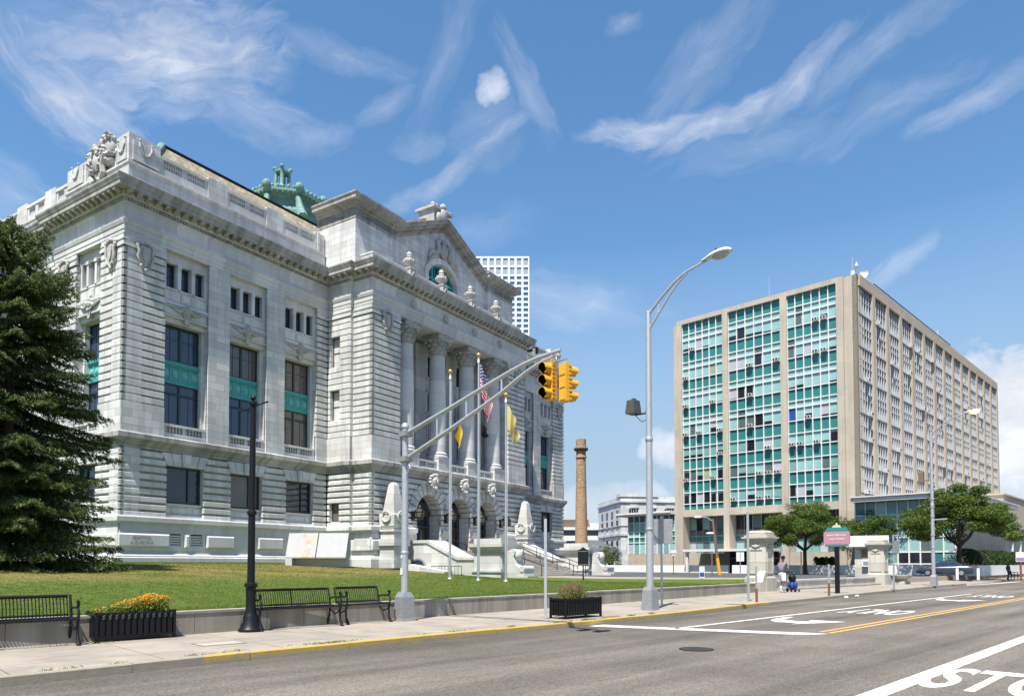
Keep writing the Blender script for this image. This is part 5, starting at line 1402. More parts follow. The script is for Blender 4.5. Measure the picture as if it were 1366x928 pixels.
# glazed wing towards the street under a thin roof slab
b=MB(); b.box(-3.56,22,-10.6,-.25,8.05,8.5); b.box(-3.75,22,-10.8,-.25,8.5,8.62); b.build('wing_roof','offwhite',ob_)
b=MB(); b.box(-2.3,22,-9.6,-.3,.4,8.05); b.build('wing_wall','concrete_beige',ob_)
fw=lambda y,o,z:(-2.3-o,y,z)
q=MB(fw); n=9; wc=9.3/n
for i in range(n):
    a,e=-9.6+wc*i+.06,-9.6+wc*(i+1)-.06
    for z0,z1,ch_ in ((1.6,2.7,(8,4,1)),(2.8,4.2,(0,3,1)),(4.3,6.0,(0,3,0)),(6.1,6.6,(2,0)),(6.7,8.0,(9,9,9,0))): q.m=rq.choice(ch_); q.box(a,e,.0,.05,z0,z1)
q.build('wing_window',PM+['g_green','glass_teal'],ob_)
g=MB(fw)
for i in range(n+1): x=-9.6+wc*i; g.box(x-.06,x+.06,0,.16,.5,8.05)
for z in (1.55,2.75,4.25,6.05,6.65): g.box(-9.6,-.3,0,.12,z-.06,z+.06)
g.build('mullion_grid','white',ob_)
# far extension with an overhanging blank upper storey
b=MB(); b.box(20.5,95,-9.4,20,6.1,9.9); b.box(20.3,95.2,-9.55,20,9.9,10.1); b.build('extension_upper_wall','concrete_beige',ob_)
b=MB(); b.box(22,95,-7.0,19,.4,6.1); b.build('extension_glass','glass',ob_)
for i in range(14): b=MB(); x=23+i*5; b.box(x-.35,x+.35,-9.0,-8.3,.4,6.1); b.build('extension_column','white',ob_)
b=MB()
for x in (47,58,69): b.box(x,x+7,-7.25,-7.02,1.0,5.9)
b.build('shopfront_panel',simple('red_panel',(.42,.035,.03),.5),ob_)

# white walls, hedges at the foot of the block
def lowwall(name,label,pts,z0,z1,th,mat):
    b=MB()
    for p,q in zip(pts,pts[1:]):
        p,q=Vector(mw(*p)),Vector(mw(*q)); d=(q-p).normalized(); o=Vector((-d.y,d.x))*th/2
        b.prism([tuple(p-o),tuple(q-o),tuple(q+o),tuple(p+o)],z0,z1)
    return tag(b.build(name,mat),label,'wall')
lowwall('barrier_wall','low white barrier wall at the foot of the glazed annex across the car park',[(-3.2,34),(-3.2,14)],.45,1.4,.35,'white')
lowwall('planting_wall','long low white wall edging the planting behind the parked car',[(-7,11.5),(-7,-12.3),(20,-12.3)],.45,1.42,.3,'white')

# ------------------------------------------------------------------ things further off
# brick chimney
X,Y,_=atY(775.5,730,118)
cy=thing('brick_chimney','tall tapering tan brick chimney with a dark corbelled cap','chimney',(X,Y,0))
zt=atY(775,586,118)[2]
b=MB(); b.lathe([(1.15,0),(.78,zt-3.2)],n=24); b.build('shaft','brick',cy,40.0)
b=MB(); b.lathe([(.78,zt-3.2),(.92,zt-3.1),(.92,zt-2.9),(.80,zt-2.8),(.80,zt-2.0)],n=24); b.lathe([(.84,zt-1.3),(.84,zt),(.7,zt),(.7,zt-.3)],n=24); b.build('neck','brick',cy,40.0)
b=MB(); b.lathe([(.88,zt-2.0),(1.15,zt-1.8),(1.22,zt-1.55),(1.05,zt-1.3),(.86,zt-1.25)],n=24); b.build('corbel_ring','wood',cy,40.0)
# grey classical office further back
X,Y,_=atY(828,700,165)
gb=thing('stone_building','pale grey classical office building with paired tall windows seen beyond the car park','building',(X,Y,0),math.radians(8))
zt=atY(830,662,165)[2]
b=MB(); b.box(0,26,0,20,0,zt); b.box(-.3,26.3,-.3,20.3,zt-1.3,zt-.9); b.box(-.25,26.2,-.25,20.2,zt-9.0,zt-8.5); b.box(-.15,26.15,-.15,20.1,zt-6.8,zt-6.6)
b.box(-.2,9,-.2,3,zt,zt+.7)
for k in range(6): x=2.3+k*4.3; b.box(x,x+2.0,-.2,0,zt-2.6,zt-1.9)
b.build('wall','granite_plain',gb)
for k in range(6):
    for j in range(2):
        x=2.0+k*4.3+j*1.15; b=MB(); b.box(x,x+1.0,-.09,.05,zt-7.6,zt-2.8); o=b.build('window','glass',gb)
        b=MB(); b.box(x+.46,x+.54,-.13,-.09,zt-7.6,zt-2.8)
        for q in range(1,4): b.box(x,x+1.0,-.12,-.09,zt-7.6+q*1.2-.04,zt-7.6+q*1.2+.04)
        b.build('frame','offwhite',o)
    if k<5:
        b=MB(); b.fr=lambda s,p,z:(s,-p,z); b.prism([(5.3+k*4.3+.55*math.cos(t*PI/8),zt-4.0+.55*math.sin(t*PI/8)) for t in range(16)],0,.1,'y'); b.build('roundel','granite_dirty',gb)
    for z in (1,4,7.2): pass
for k in range(6):
    for q in range(4):
        z=zt-11.4-q*2.9
        if z>0: b=MB(); b.box(2.0+k*4.3,4.3+k*4.3,-.09,.05,z,z+1.9); b.build('window','side_dark',gb)
for k in range(4):
    for z0,z1 in ((zt-7.4,zt-5.4),(zt-4.6,zt-3.0),(zt-11.2,zt-9.4),(zt-14.2,zt-12.3),(zt-17,zt-15.2)):
        b=MB(); b.box(-.09,.05,2+k*4.4,3.4+k*4.4,z0,z1); b.build('window','side_dark',gb)
# white residential tower
YT=400.0
x0=atY(606,345,YT)[0]; x1=atY(706,345,YT)[0]; zt=atY(670,342,YT)[2]
wt=thing('white_tower','distant white residential tower with a regular grid of blue windows','tower block',((x0+x1)/2,YT,0))
W=(x1-x0)/2; nc=11; cw_=2*W/nc; rh=3.07
b=MB(); b.box(-W,W,.6,24,0,zt); 
def tz(r): return zt-1.0-(5.2*r if r<2 else 10.4+rh*(r-2))
nr=30
for i in range(nc+1): x=-W+cw_*i; b.box(x-.55 if i else x,x+.55 if i<nc else x,-.0,.7,0,zt)
for r in range(nr):
    z=tz(r); b.box(-W,W,.005,.7,z-.02,z+1.0 if r==0 else z+.95)
b.box(-W,W,.005,.7,0,tz(nr-1)-rh)
b.build('facade_wall',simple('white_facade',(.80,.80,.80),.6,0,.04),wt)
cnt=0; rest=MB()
for r in range(nr):
    for c in range(nc):
        z1=tz(r); z0=tz(r+1)+.95; xx=-W+cw_*c+.55
        near=(c>=3 and r<13)
        q=MB() if near else rest
        q.box(xx,xx+cw_-1.1,.45,.58,z0,z1)
        if near: cnt+=1; q.build('window','tower_glass' if r>1 else 'tower_glass_pale',wt)
struct(rest.build('window','tower_glass',wt),'stuff')
b=MB(); b.box(2.5,5.5,4,8,zt,zt+3.2); b.build('roof_plant',simple('blue_plant',(.02,.16,.33),.5),wt)
# banded low office behind the chimney
X,Y,_=atY(744,740,190)
lo=thing('low_office','distant low white office with dark ribbon windows behind the brick chimney','building',(X,Y,0),math.radians(3))
b=MB(); b.box(0,16,0,10,0,11.4); b.box(9,15.5,2,10,11.4,12.6); b.build('wall','white',lo)
for z in (3.2,6.4,9.3):
    b=MB(); b.box(.3,15.7,-.08,.1,z,z+1.4); b.build('ribbon_window','side_dark',lo)
b=MB(); b.box(0,8.5,1,9,11.4,13.5); b.build('roof_house','wood',lo)
X,Y,_=atY(792,740,150)
hs_=thing('distant_house','distant grey hipped roof house beside the brick chimney','house',(X,Y,0))
b=MB(); b.box(-3.5,4.5,0,6,0,3.5); b.build('wall','offwhite',hs_); b=MB(); b.prism([(-4.5,3.5),(5.5,3.5),(1.5,6.6),(-1.5,6.6)],-.5,6.5,'y'); b.build('roof','alu_dark',hs_)
# ------------------------------------------------------------------ street furniture
def zrot(d): return math.atan2(d[1],d[0])
ROADWARD=(.708,-.706)
# traffic signal pole with a trussed mast arm over the road
PXY=stw(10.53,14.02); PXY=(-2.62,17.4)
sg=thing('signal_pole','silver traffic signal pole on a square tapered base with twin curved mast arms','signal pole',(*PXY,.13),math.atan2(-.706,.708))
def armk(u,v):
    r,s=ray(u,v); k=(r*PXY[1]-PXY[0])/(.708+.706*r); Y=PXY[1]-.706*k; return (k,0,H+s*Y-.13)
ztop=atY(540,566,PXY[1])[2]-.13
b=MB(); b.tube([(0,0,.7),(0,0,ztop-.06)],[.09,.075],14); b.lathe([(.10,ztop-.08),(.10,ztop-.02),(.06,ztop+.03),(0,ztop+.045)],n=12); b.lathe([(.09,1.62),(.096,1.63),(.096,1.68),(.09,1.69)],n=14); b.build('pole','galv',sg,40.0)
b=MB(); b.frustum((-.20,.20,-.20,.20),(-.185,.185,-.185,.185),0,.06); b.frustum((-.185,.185,-.185,.185),(-.165,.165,-.165,.165),.06,.58); b.frustum((-.165,.165,-.165,.165),(-.11,.11,-.11,.11),.58,.70); b.box(-.12,.12,-.168,-.16,.15,.45); b.build('base','alu_dark',sg)
up=[(545,577.5),(600,544.5),(650,514),(680,496),(700,485),(718,477),(733,471.5),(748,467)]
lo_=[(545,611),(600,573),(640,545),(670,523),(690,506),(705,494),(722,483),(738,475)]
U3=[armk(*q) for q in up]; L3=[armk(*q) for q in lo_]
U3[0]=(.06,0,U3[0][2]); L3[0]=(.06,0,L3[0][2])
b=MB(); b.tube(U3,[.054,.051,.048,.045,.042,.040,.038,.036],10); b.build('upper_arm','galv',sg,50.0)
b=MB(); b.tube(L3,[.054,.051,.048,.045,.042,.039,.036,.033],10); b.build('lower_arm','galv',sg,50.0)
b=MB()
for p,q in (((583,554.5),(583,585)),((622,531),(622,557.5)),((669,502),(669,523.5))): b.tube([armk(*p),armk(*q)],.024,8)
b.build('arm_strut','alu',sg,50.0)
b=MB(); z=U3[0][2]; b.box(-.13,.17,-.12,.12,z-.075,z+.055); b.build('arm_clamp','alu_dark',sg)
b=MB(); z=L3[0][2]; b.box(-.13,.17,-.12,.12,z-.075,z+.055)
b.tube([(.12,0,L3[0][2]-.1),(.2,0,L3[0][2]-.25),(.1,-.02,L3[0][2]-.42)],.02,6)
b.build('arm_clamp','alu_dark',sg)
b=MB(); k=armk(716,470); b.box(k[0]-.02,k[0]+.02,-.02,.02,k[2]-.03,k[2]+.1); b.tube([(k[0],0,k[2]+.1),(k[0]-.06,-.03,k[2]+.11),(k[0]-.12,-.05,k[2]+.07)],.015,6); b.box(k[0]-.19,k[0]-.09,-.09,-.03,k[2]+.03,k[2]+.075); b.build('camera','black',sg)
b=MB(); b.box(-.05,.05,-.098,-.090,1.12,1.28); b.box(-.035,.03,-.095,-.086,1.52,1.60); b.build('sticker','offwhite',sg)
# signal heads
def signal(name,label,u,v,face,tilt=0):
    r,s=ray(u,v); k=(r*PXY[1]-PXY[0])/(.708+.706*r); X,Y=PXY[0]+.708*k,PXY[1]-.706*k
    z=H+s*Y
    t=thing(name,label,'traffic light',(X,Y,z),zrot(face)+tilt)      # local +x is the way the lamps face; origin at the middle
    b=MB()
    for i in range(3):
        zc=.245-.245*i; b.cbox(-.115,.115,-.10,.06,zc-.12,zc+.12,.012)
    b.fr=lambda a,o,z:(o,a,z)
    b=MB(lambda a,o,z:(o,a,z))
    for i in range(3):
        zc=.245-.245*i; b.box(-.104,.104,-.09,.06,zc-.121,zc+.121)
        for sgn in (-1,1):
            for dz in (-.08,0,.08): b.box(sgn*.104-.01,sgn*.104+.01,-.02,.045,zc+dz-.012,zc+dz+.012)
        b.box(-.08,.08,-.102,-.09,zc-.09,zc+.09)
    b.box(-.03,.03,-.04,.0,.366,.42)
    o=b.build('housing','yellow',t)
    for i in range(3):
        zc=.245-.245*i
        b=MB(lambda a,o,z:(o,a,z)); n=14; R=.104; L=.19; m=len(b.v)
        ang=[-PI*.40+ (PI*1.80)*j/n for j in range(n+1)]
        for rr in (R,R-.006):
            for j,tt in enumerate(ang):
                b.P([(rr*math.cos(tt),.06,zc+rr*math.sin(tt)),(rr*math.cos(tt),.06+L*(1.0 if math.sin(tt)>-.1 else .75),zc+rr*math.sin(tt))])
        for base in (0,2*(n+1)):
            b.m=1 if base else 0
            for j in range(n): b.face((m+base+2*j,m+base+2*j+1,m+base+2*j+3,m+base+2*j+2))
        b.m=0
        for j in range(n): b.face((m+2*j+1,m+2*(n+1)+2*j+1,m+2*(n+1)+2*j+3,m+2*j+3))
        b.build('visor',['yellow','lens'],t,recalc=False)
        b=MB(lambda a,o,z:(o,a,z)); b.prism([(.1*math.cos(q*PI/9),zc+.1*math.sin(q*PI/9)) for q in range(18)],.058,.07,'y'); b.build('lens','lens',t)
    return t
AD=(-.707,-.707)
s1_=signal('traffic_light','yellow traffic light on the mast arm showing its three dark hooded lenses',734,509,(-.72,-.69))
s2_=signal('traffic_light','yellow traffic light on the mast arm seen from its flat back',755,511,(.80,.60))
b=MB(); e=U3[-1]; 
for q in (e[0]-.05,): b.tube([(q,-.0,e[2]-.02),(q,.0,e[2]-.22)],.025,6); b.tube([(q-.16,0,e[2]-.2),(q+.2,0,e[2]-.2)],.02,6); b.ball((q,0,e[2]-.1),.05,7,5)
b.build('hanger','alu_dark',sg)
# street lamps
def street_lamp(x,y,ht,label,lit,rz,extra):
    t=thing('street_lamp',label,'street lamp',(x,y,.13),rz)
    b=MB(); b.tube([(0,0,.66),(0,0,ht)],[.115,.08],14); b.lathe([(.125,2.4),(.13,2.41),(.13,2.46),(.12,2.47)],n=14); b.lathe([(.11,5.1),(.12,5.12),(.12,5.2),(.11,5.22)],n=14); b.build('pole','galv',t,40.0)
    b=MB(); b.frustum((-.20,.20,-.20,.20),(-.195,.195,-.195,.195),0,.05); b.frustum((-.195,.195,-.195,.195),(-.16,.16,-.16,.16),.05,.60); b.frustum((-.16,.16,-.16,.16),(-.12,.12,-.12,.12),.60,.70); b.build('base','alu_dark',t)
    b=MB(); P=[(0,0,ht-.12),(.45,0,ht+.28),(.9,0,ht+.62),(1.3,0,ht+.82),(1.75,0,ht+.92),(2.0,0,ht+.96)]
    b.tube(P,[.045,.042,.04,.038,.035,.033],8); Q=[(0,0,ht-.62),(.35,0,ht-.2),(.75,0,ht+.28),(1.1,0,ht+.62),(1.35,0,ht+.78)]; b.tube(Q,.03,8); b.tube([(.35,0,ht+.16),(.36,0,ht-.16)],.02,6); b.build('bracket_arm','galv',t,50.0)
    b=MB(); zc=ht+1.0
    secs=[(1.85,.05,.05,zc-.02),(2.0,.09,.07,zc),(2.15,.15,.10,zc+.02),(2.4,.19,.12,zc+.04),(2.6,.18,.11,zc+.04),(2.72,.12,.08,zc+.03),(2.77,.03,.03,zc+.02)]
    m=len(b.v); n=12
    for xx,wy,hz,z in secs: b.P([(xx,wy*math.cos(2*PI*j/n),z+(hz if math.sin(2*PI*j/n)>0 else hz*.35)*math.sin(2*PI*j/n)) for j in range(n)])
    for i in range(len(secs)-1):
        for j in range(n): b.face((m+i*n+j,m+i*n+(j+1)%n,m+(i+1)*n+(j+1)%n,m+(i+1)*n+j))
    b.build('luminaire','offwhite',t,60.0)
    b=MB(); b.ball((2.42,0,zc+.0),(.26,.15,.13),12,8); b.build('lamp_bowl',extra,t,60.0)
    b=MB(); b.lathe([(.04,0),(.04,.06),(0,.07)],2.3,0,8,zc+.14); b.build('photocell','black',t)
    return t
mm,nt_,bb=newmat('lit_bowl'); bb.inputs['Base Color'].default_value=(.9,.6,.25,1); bb.inputs['Emission Color'].default_value=(1,.50,.12,1); bb.inputs['Emission Strength'].default_value=4.5; M['lit_bowl']=mm
M['bowl']=glass('lamp_bowl_glass',(.42,.40,.35),.2,.5,.2,5)
RZR=math.atan2(-.706,.708)
l1=street_lamp(4.16,21.5,atY(862,415,21.5)[2]-.13,'tall silver street lamp by the yellow kerb with a floodlight on its pole',False,RZR,'bowl')
zf=atY(845,553,21.9)[2]-.13
b=MB(); b.tube([(0,0,zf-.02),(-.5,0,zf-.02)],.025,6); b.tube([(0,0,zf+.04),(-.12,0,zf+.04)],.02,6); b.tube([(-.55,.1,zf-.02),(-.3,.05,zf-.25),(0,.02,zf-.2)],.012,5); b.build('floodlight_bracket','black',l1)
b=MB(); b.frustum((-.74,-.4,-.2,.2),(-.7,-.44,-.16,.16),zf+.02,zf+.44); b.box(-.6,-.5,-.05,.05,zf+.44,zf+.5); b.build('floodlight','floodlight',l1)
l2=street_lamp(26.85,45.4,atY(1241,577,45.4)[2]-.13,'distant silver street lamp with a glowing orange lamp before the office block',True,RZR,'lit_bowl')
b=MB(); b.box(-.75,-.45,-.15,.15,6.6,7.3); b.tube([(0,0,6.75),(-.5,0,6.75)],.03,6); b.build('cabinet','wood',l2)
b=MB()
for z,L in ((6.2,1.1),(4.2,1.1)): b.tube([(0,0,z),(L*.7,L*.7*.3,z+.05)],.035,6)
for z in (5.5,5.0,4.4,3.2): b.lathe([(.13,z),(.135,z),(.135,z+.08),(.13,z+.08)],n=10)
b.build('side_arm','galv',l2)
# black post with banner arms
bp=thing('banner_post','slender black cast iron lamp column without lantern, crossed by two thin banner arms','lamp post',(-5.35,14.62,.13),RZR)
zt_=atY(336,533,14.6)[2]-.13
b=MB(); b.lathe([(.24,0),(.24,.05),(.20,.09),(.19,.15),(.155,.2),(.15,.3),(.13,.34),(.105,.42),(.095,.62),(.10,.9),(.13,.92),(.13,.98),(.095,1.0)],n=16); b.build('base','black',bp,40.0)
b=MB(); b.lathe([(.078,.98),(.070,2.38),(.095,2.40),(.095,2.46),(.066,2.48),(.058,zt_-.12),(.09,zt_-.1),(.09,zt_-.05),(.04,zt_-.02)],n=14); b.build('shaft','black',bp,40.0)
b=MB(); b.ball((0,0,zt_+.04),.055,10,7); b.build('finial','black',bp,True)
b=MB(); b.tube([(-.62,0,zt_-.14),(.62,0,zt_-.14)],.016,7); b.ball((-.62,0,zt_-.14),.025,6,5); b.ball((.62,0,zt_-.14),.025,6,5); b.build('banner_arm','black',bp,50.0)
# benches
def bench(a0,L,y,label,mid=False,grp='black iron benches along the lawn wall'):
    x,yy=stw(a0,y); t=thing('park_bench',label,'bench',(x,yy,.13),SRZ,grp)      # local x along the street, front towards -y
    b=MB()
    b.tube([(.04,.30,.82),(L-.04,.30,.82)],.028,8); b.tube([(.04,.22,.50),(L-.04,.22,.50)],.016,6); n=int(L/.052)
    for i in range(1,n): x=L*i/n; b.box(x-.011,x+.011,.215,.228,.46,.60) if False else b.tube([(x,.205,.47),(x,.24,.62),(x,.30,.80)],.0085,4)
    if L>1.5: b.tube([(L/2,.21,.45),(L/2,.245,.62),(L/2,.305,.82)],.02,6)
    b.build('backrest','black',t)
    b=MB()
    for i in range(1,n): x=L*i/n; b.tube([(x,.205,.46),(x,.1,.435),(x,-.12,.445),(x,-.23,.45),(x,-.262,.42)],.0085,4)
    b.tube([(.03,-.235,.445),(L-.03,-.235,.445)],.02,6); b.tube([(.03,.20,.45),(L-.03,.20,.45)],.02,6); b.build('seat','black',t)
    xs_=[0.0,L]+([L*.42] if mid else [])
    for i,x in enumerate(xs_):
        b=MB()
        # cast end: rear leg and back upright, front leg, scrolled arm
        if x in (0.0,L):
            b.tube([(x,.34,0),(x,.24,.22),(x,.205,.45),(x,.245,.63),(x,.315,.84)],[.03,.026,.026,.024,.022],6)
            b.tube([(x,-.30,0),(x,-.22,.15),(x,-.20,.3),(x,-.235,.45)],[.035,.026,.024,.026],6); b.tube([(x,.22,.36),(x,0,.26),(x,-.2,.33)],.018,6)
            b.tube([(x,.21,.44),(x,-.23,.44)],.024,6); b.box(x-.03,x+.03,-.34,-.26,0,.02); b.box(x-.03,x+.03,.3,.38,0,.02)
        b.tube([(x,.23,.60),(x,.05,.63),(x,-.16,.63),(x,-.24,.67),(x,-.235,.74),(x,-.19,.75),(x,-.175,.705)],[.02,.02,.022,.026,.026,.022,.02],6)
        b.tube([(x,-.235,.45),(x,-.27,.54),(x,-.21,.63)],.022,6)
        b.build('end_frame' if x in (0.0,L) else 'armrest','blackmetal',t,60.0)
    return t
bench(1.05,2.34,14.02,'long black slatted park bench with a middle armrest, left of the orange flowers',True)
bench(6.72,1.88,14.22,'black slatted park bench standing right beside the black banner post')
bench(8.88,1.18,14.42,'short black slatted park bench nearest the silver signal pole')
# planters
def planter(a0,y0,L,W,label):
    x,y=stw(a0,y0); t=thing('planter',label,'planter',(x,y,.13),SRZ,'black iron planters on the pavement')
    for px in (0,L-.05):
        for py in (0,W-.05): b=MB(); b.box(px,px+.05,py,py+.05,0,.53); b.build('leg','black',t)
    b=MB(); b.box(.03,L-.03,.03,W-.03,.10,.48); b.build('liner','black',t)
    b=MB()
    for y_ in (-.004,W-.03): b.box(0.05,L-.05,y_,y_+.034,.47,.51); b.box(.05,L-.05,y_,y_+.034,.08,.11)
    for x_ in (-.004,L-.03): b.box(x_,x_+.034,.05,W-.05,.47,.51); b.box(x_,x_+.034,.05,W-.05,.08,.11)
    n=int(L/.105)
    for i in range(n):
        x_=.06+(L-.12)*(i+.5)/n; w=(L-.12)/n*.36
        for yy,o in ((.004,-1),(W-.004,1)):
            b.box(x_-w,x_+w,min(yy,yy+o*.012),max(yy,yy+o*.012),.11,.38)
            for q in (0,1,2):
                z=.39+q*.028; b.tube([(x_-w*1.25,yy+o*.008,z+.03),(x_,yy+o*.012,z),(x_+w*1.25,yy+o*.008,z+.03)],.006,4)
    n=int(W/.105)
    for i in range(n):
        y_=.06+(W-.12)*(i+.5)/n; w=(W-.12)/n*.36
        for xx,o in ((.004,-1),(L-.004,1)): b.box(min(xx,xx+o*.012),max(xx,xx+o*.012),y_-w,y_+w,.11,.42)
    b.build('slatted_panel','black',t)
    b=MB(); b.box(.04,L-.04,.04,W-.04,.44,.47); b.build('soil','wood',t)
    return t
planter(3.70,13.98,1.36,.58,'black slatted planter full of orange flowers before the lawn wall')
planter(13.55,11.62,1.46,.55,'black slatted planter at the kerb holding a dry straw coloured plant')
def clump(name,label,a0,y0,L,W,n,hmax,leaf,flower=None,fl_n=0,seed=1,hs=None,grassy=False):
    rg=np.random.default_rng(seed)
    x,y=stw(a0,y0); t=thing(name,label,'plant',(x,y,.59),SRZ)
    P=np.stack([rg.uniform(.02,L-.02,n),rg.uniform(.02,W-.02,n)],1)
    hh=np.array([hs(p[0]/L) for p in P]) if hs else np.full(n,hmax)
    Z=rg.random(n)**.8*hh
    C=np.stack([P[:,0],P[:,1],Z],1)
    if grassy: A=np.stack([rg.normal(0,.03,n),rg.normal(0,.03,n),rg.uniform(.04,.10,n)],1); B=rdir(rg,n)*.004
    else: A=rdir(rg,n)*rg.uniform(.018,.035,(n,1)); B=np.cross(A,rdir(rg,n)); B=B/np.linalg.norm(B,axis=1,keepdims=True)*.011
    V,F=leafquads(C,A,B); npmesh('foliage',V,F,leaf,t)
    if flower:
        fx=rg.random(fl_n)*L; b=MB()
        for q in range(fl_n):
            x_=fx[q]; top=hs(x_/L)*rg.uniform(.62,1.22) if hs else hmax
            if rg.random()>flower(x_/L): continue
            c=(x_,rg.uniform(.03,W-.03),top); r=rg.uniform(.010,.020)
            b.lathe([(.001,-r*.3),(r,.0),(r*.9,r*.25),(r*.3,r*.45)],c[0],c[1],5,c[2],rg.random())
        b.build('flowers','petals',t,recalc=False)
    return t
clump('marigold_plants','orange flowering plants with yellow green leaves growing in a black planter',3.76,14.04,1.24,.46,3600,.22,'plant',lambda f:.18+.82*min(1,max(0,(f-.28)*4)),760,5,lambda f:.10+.20*min(1,max(0,f*1.5-.1))*(1 if f<.92 else .8))
clump('straw_plant','dry straw coloured plant with a few yellow green leaves in the kerbside planter',13.68,11.70,.90,.40,2600,.40,'drygrass',None,0,6,lambda f:.46*math.sin(PI*(.12+.76*f))**.7,True)
clump('ground_plants','low yellow green leaves sprouting at the foot of the straw coloured plant',13.66,11.68,1.1,.44,900,.22,'plant',None,0,8,lambda f:.24*math.sin(PI*min(1,.15+.75*f)))
# sign posts
def uchannel(b,ht,w=.06):
    b.box(-w/2,w/2,-.004,.004,0,ht); b.box(-w/2,-w/2+.006,0,.03,0,ht); b.box(w/2-.006,w/2,0,.03,0,ht)
def signpost(a,y,ht,label,mat='galv',rz=SRZ,w=.07,low=None):
    x,yy=stw(a,y); t=thing('sign_post',label,'sign post',(x,yy,.13),rz); b=MB()
    uchannel(b,ht,w); b.build('post',mat,t)
    if low: b=MB(); b.box(-w/2-.004,w/2+.004,-.01,.034,0,low); b.build('post_foot','rust',t)
    return t
signpost(13.33,12.1,2.52,'bare grey steel post standing at the left of the kerbside planter',rz=math.radians(-10),w=.07)
t=signpost(20.02,13.13-.1,2.95,'grey post carrying the blank back of a rectangular sign beside the street lamp',rz=math.radians(-4),w=.07)
b=MB(); b.box(-.26,.36,-.03,-.012,2.05,2.86); b.box(-.2,-.04,-.034,-.03,2.1,2.8); b.build('sign_panel','alu_dark',t)
b=MB(); b.box(-.035,.035,-.012,.0,2.2,2.26); b.box(-.035,.035,-.012,.0,2.65,2.71); b.build('clip','galv',t)
signpost(24.75,12.38,3.3,'tall bare grey post standing just left of the stone gate pillar',rz=math.radians(10),w=.085)
signpost(24.62,12.0,1.3,'short post with a rusty red foot at the kerb before the gate pillar',rz=math.radians(10),w=.07,low=.5)
signpost(32.0,12.25,1.38,'short rust footed post just left of the pink court house sign',rz=math.radians(10),w=.08,low=.55)
t=signpost(41.57,12.5,2.95,'grey post with a small blank sign and a top arm by the second gate pillar',rz=math.radians(20),w=.10)
b=MB(); b.box(-.1,.36,-.04,-.02,1.95,2.65); b.build('sign_panel','alu_dark',t); b=MB(); b.tube([(0,0,2.9),(.5,.1,2.95)],.03,6); b.build('arm','galv',t)
# court house sign
M['teal_band_']=simple('teal_band',(.02,.20,.20),.5,0,.06)
X,Y=stw(34.84,12.95)
cs=thing('court_house_sign','pink and teal court house name board on a black post with a cream finial','sign',(X,Y,.13),math.radians(-40))
b=MB(); b.box(-.10,.10,-.05,.05,0,2.2); b.build('post','black',cs)
zb0,zb1=2.22,3.02
b=MB(); b.box(-.58,.58,-.05,.05,zb0+.10,zb1-.10); b.build('board',simple('pink_board',(.42,.20,.25),.5,0,.06),cs)
b=MB(); b.box(-.52,.52,-.045,.045,zb0,zb0+.098); b.build('band','teal_band_',cs); b=MB(); b.prism([(-.54,zb1-.098),(.54,zb1-.098),(.42,zb1+.10),(-.42,zb1+.10)],-.045,.045,'y'); b.build('band','teal_band_',cs)
b=MB(); b.prism([(.19*math.cos(PI*i/10),zb1+.102+.13*math.sin(PI*i/10)) for i in range(11)],-.05,.05,'y'); b.ball((0,0,zb1+.26),.05,8,6); b.build('finial',simple('cream',(.60,.50,.36),.6),cs)
for i,tx in enumerate(('Justice Brennan','Court House')): text_obj('lettering',tx,.135,'white',Matrix.Translation((0,-.056,zb1-.26-i*.18))@Matrix.Rotation(PI/2,4,'X'),cs,.004)
# historical marker
X,Y,_=atY(778,772,46); gz=lawnz(X,Y)
hm=thing('historical_marker','black pointed historical marker plaque on a thin post in front of the steps','marker',(X,Y,gz),math.radians(-6))
zp=atY(778,754,46)[2]-gz; zq=atY(778,729,46)[2]-gz
b=MB(); b.tube([(0,0,0),(0,0,zp)],.045,8); b.build('post','black',hm,True)
b=MB(); b.prism([(-.34,zp),(.34,zp),(.34,zq-.2),(.2,zq-.16),(0,zq),(-.2,zq-.16),(-.34,zq-.2)],-.04,.04,'y'); b.build('plaque','blackmetal',hm)
b=MB(); b.box(-.30,.30,-.046,-.04,zp+.05,zp+.08); b.box(-.30,.30,-.046,-.04,zq-.3,zq-.27); b.build('plaque_border','alu_dark',hm)
# flagpoles and flags
def flagpole(u,vb,vt,label):
    X,Y,z=atY(u,vb,37); gz=lawnz(X,Y); zt=atY(u,vt,37)[2]
    t=thing('flagpole',label,'flagpole',(X,Y,gz-.02),0,'silver flagpoles on the lawn'); h=zt-gz
    b=MB(); b.tube([(0,0,0),(0,0,h-.25)],[.07,.045],12); b.lathe([(.13,0),(.13,.05),(.09,.1)],n=12); b.build('pole','alu',t,40.0)
    b=MB(); b.tube([(0,0,h-.25),(0,0,h-.02)],.05,10); b.lathe([(.065,h-.35),(.07,h-.34),(.07,h-.24),(.06,h-.2)],n=10); b.build('truck','white',t,40.0)
    b=MB(); b.ball((0,0,h+.08),.125,12,8); b.build('gold_ball','gold',t,True)
    b=MB(); b.tube([(.085,-.02,.9),(.075,-.02,h-.4)],.008,4); b.build('halyard','white',t)
    return (X,Y,gz,zt)
fp1=flagpole(600,774.5,497,'silver flagpole flying the blue and gold flag')
fp2=flagpole(638,774.5,475,'silver flagpole flying the striped flag, tallest of the three')
fp3=flagpole(674.8,772.5,528,'silver flagpole flying the pale yellow flag')
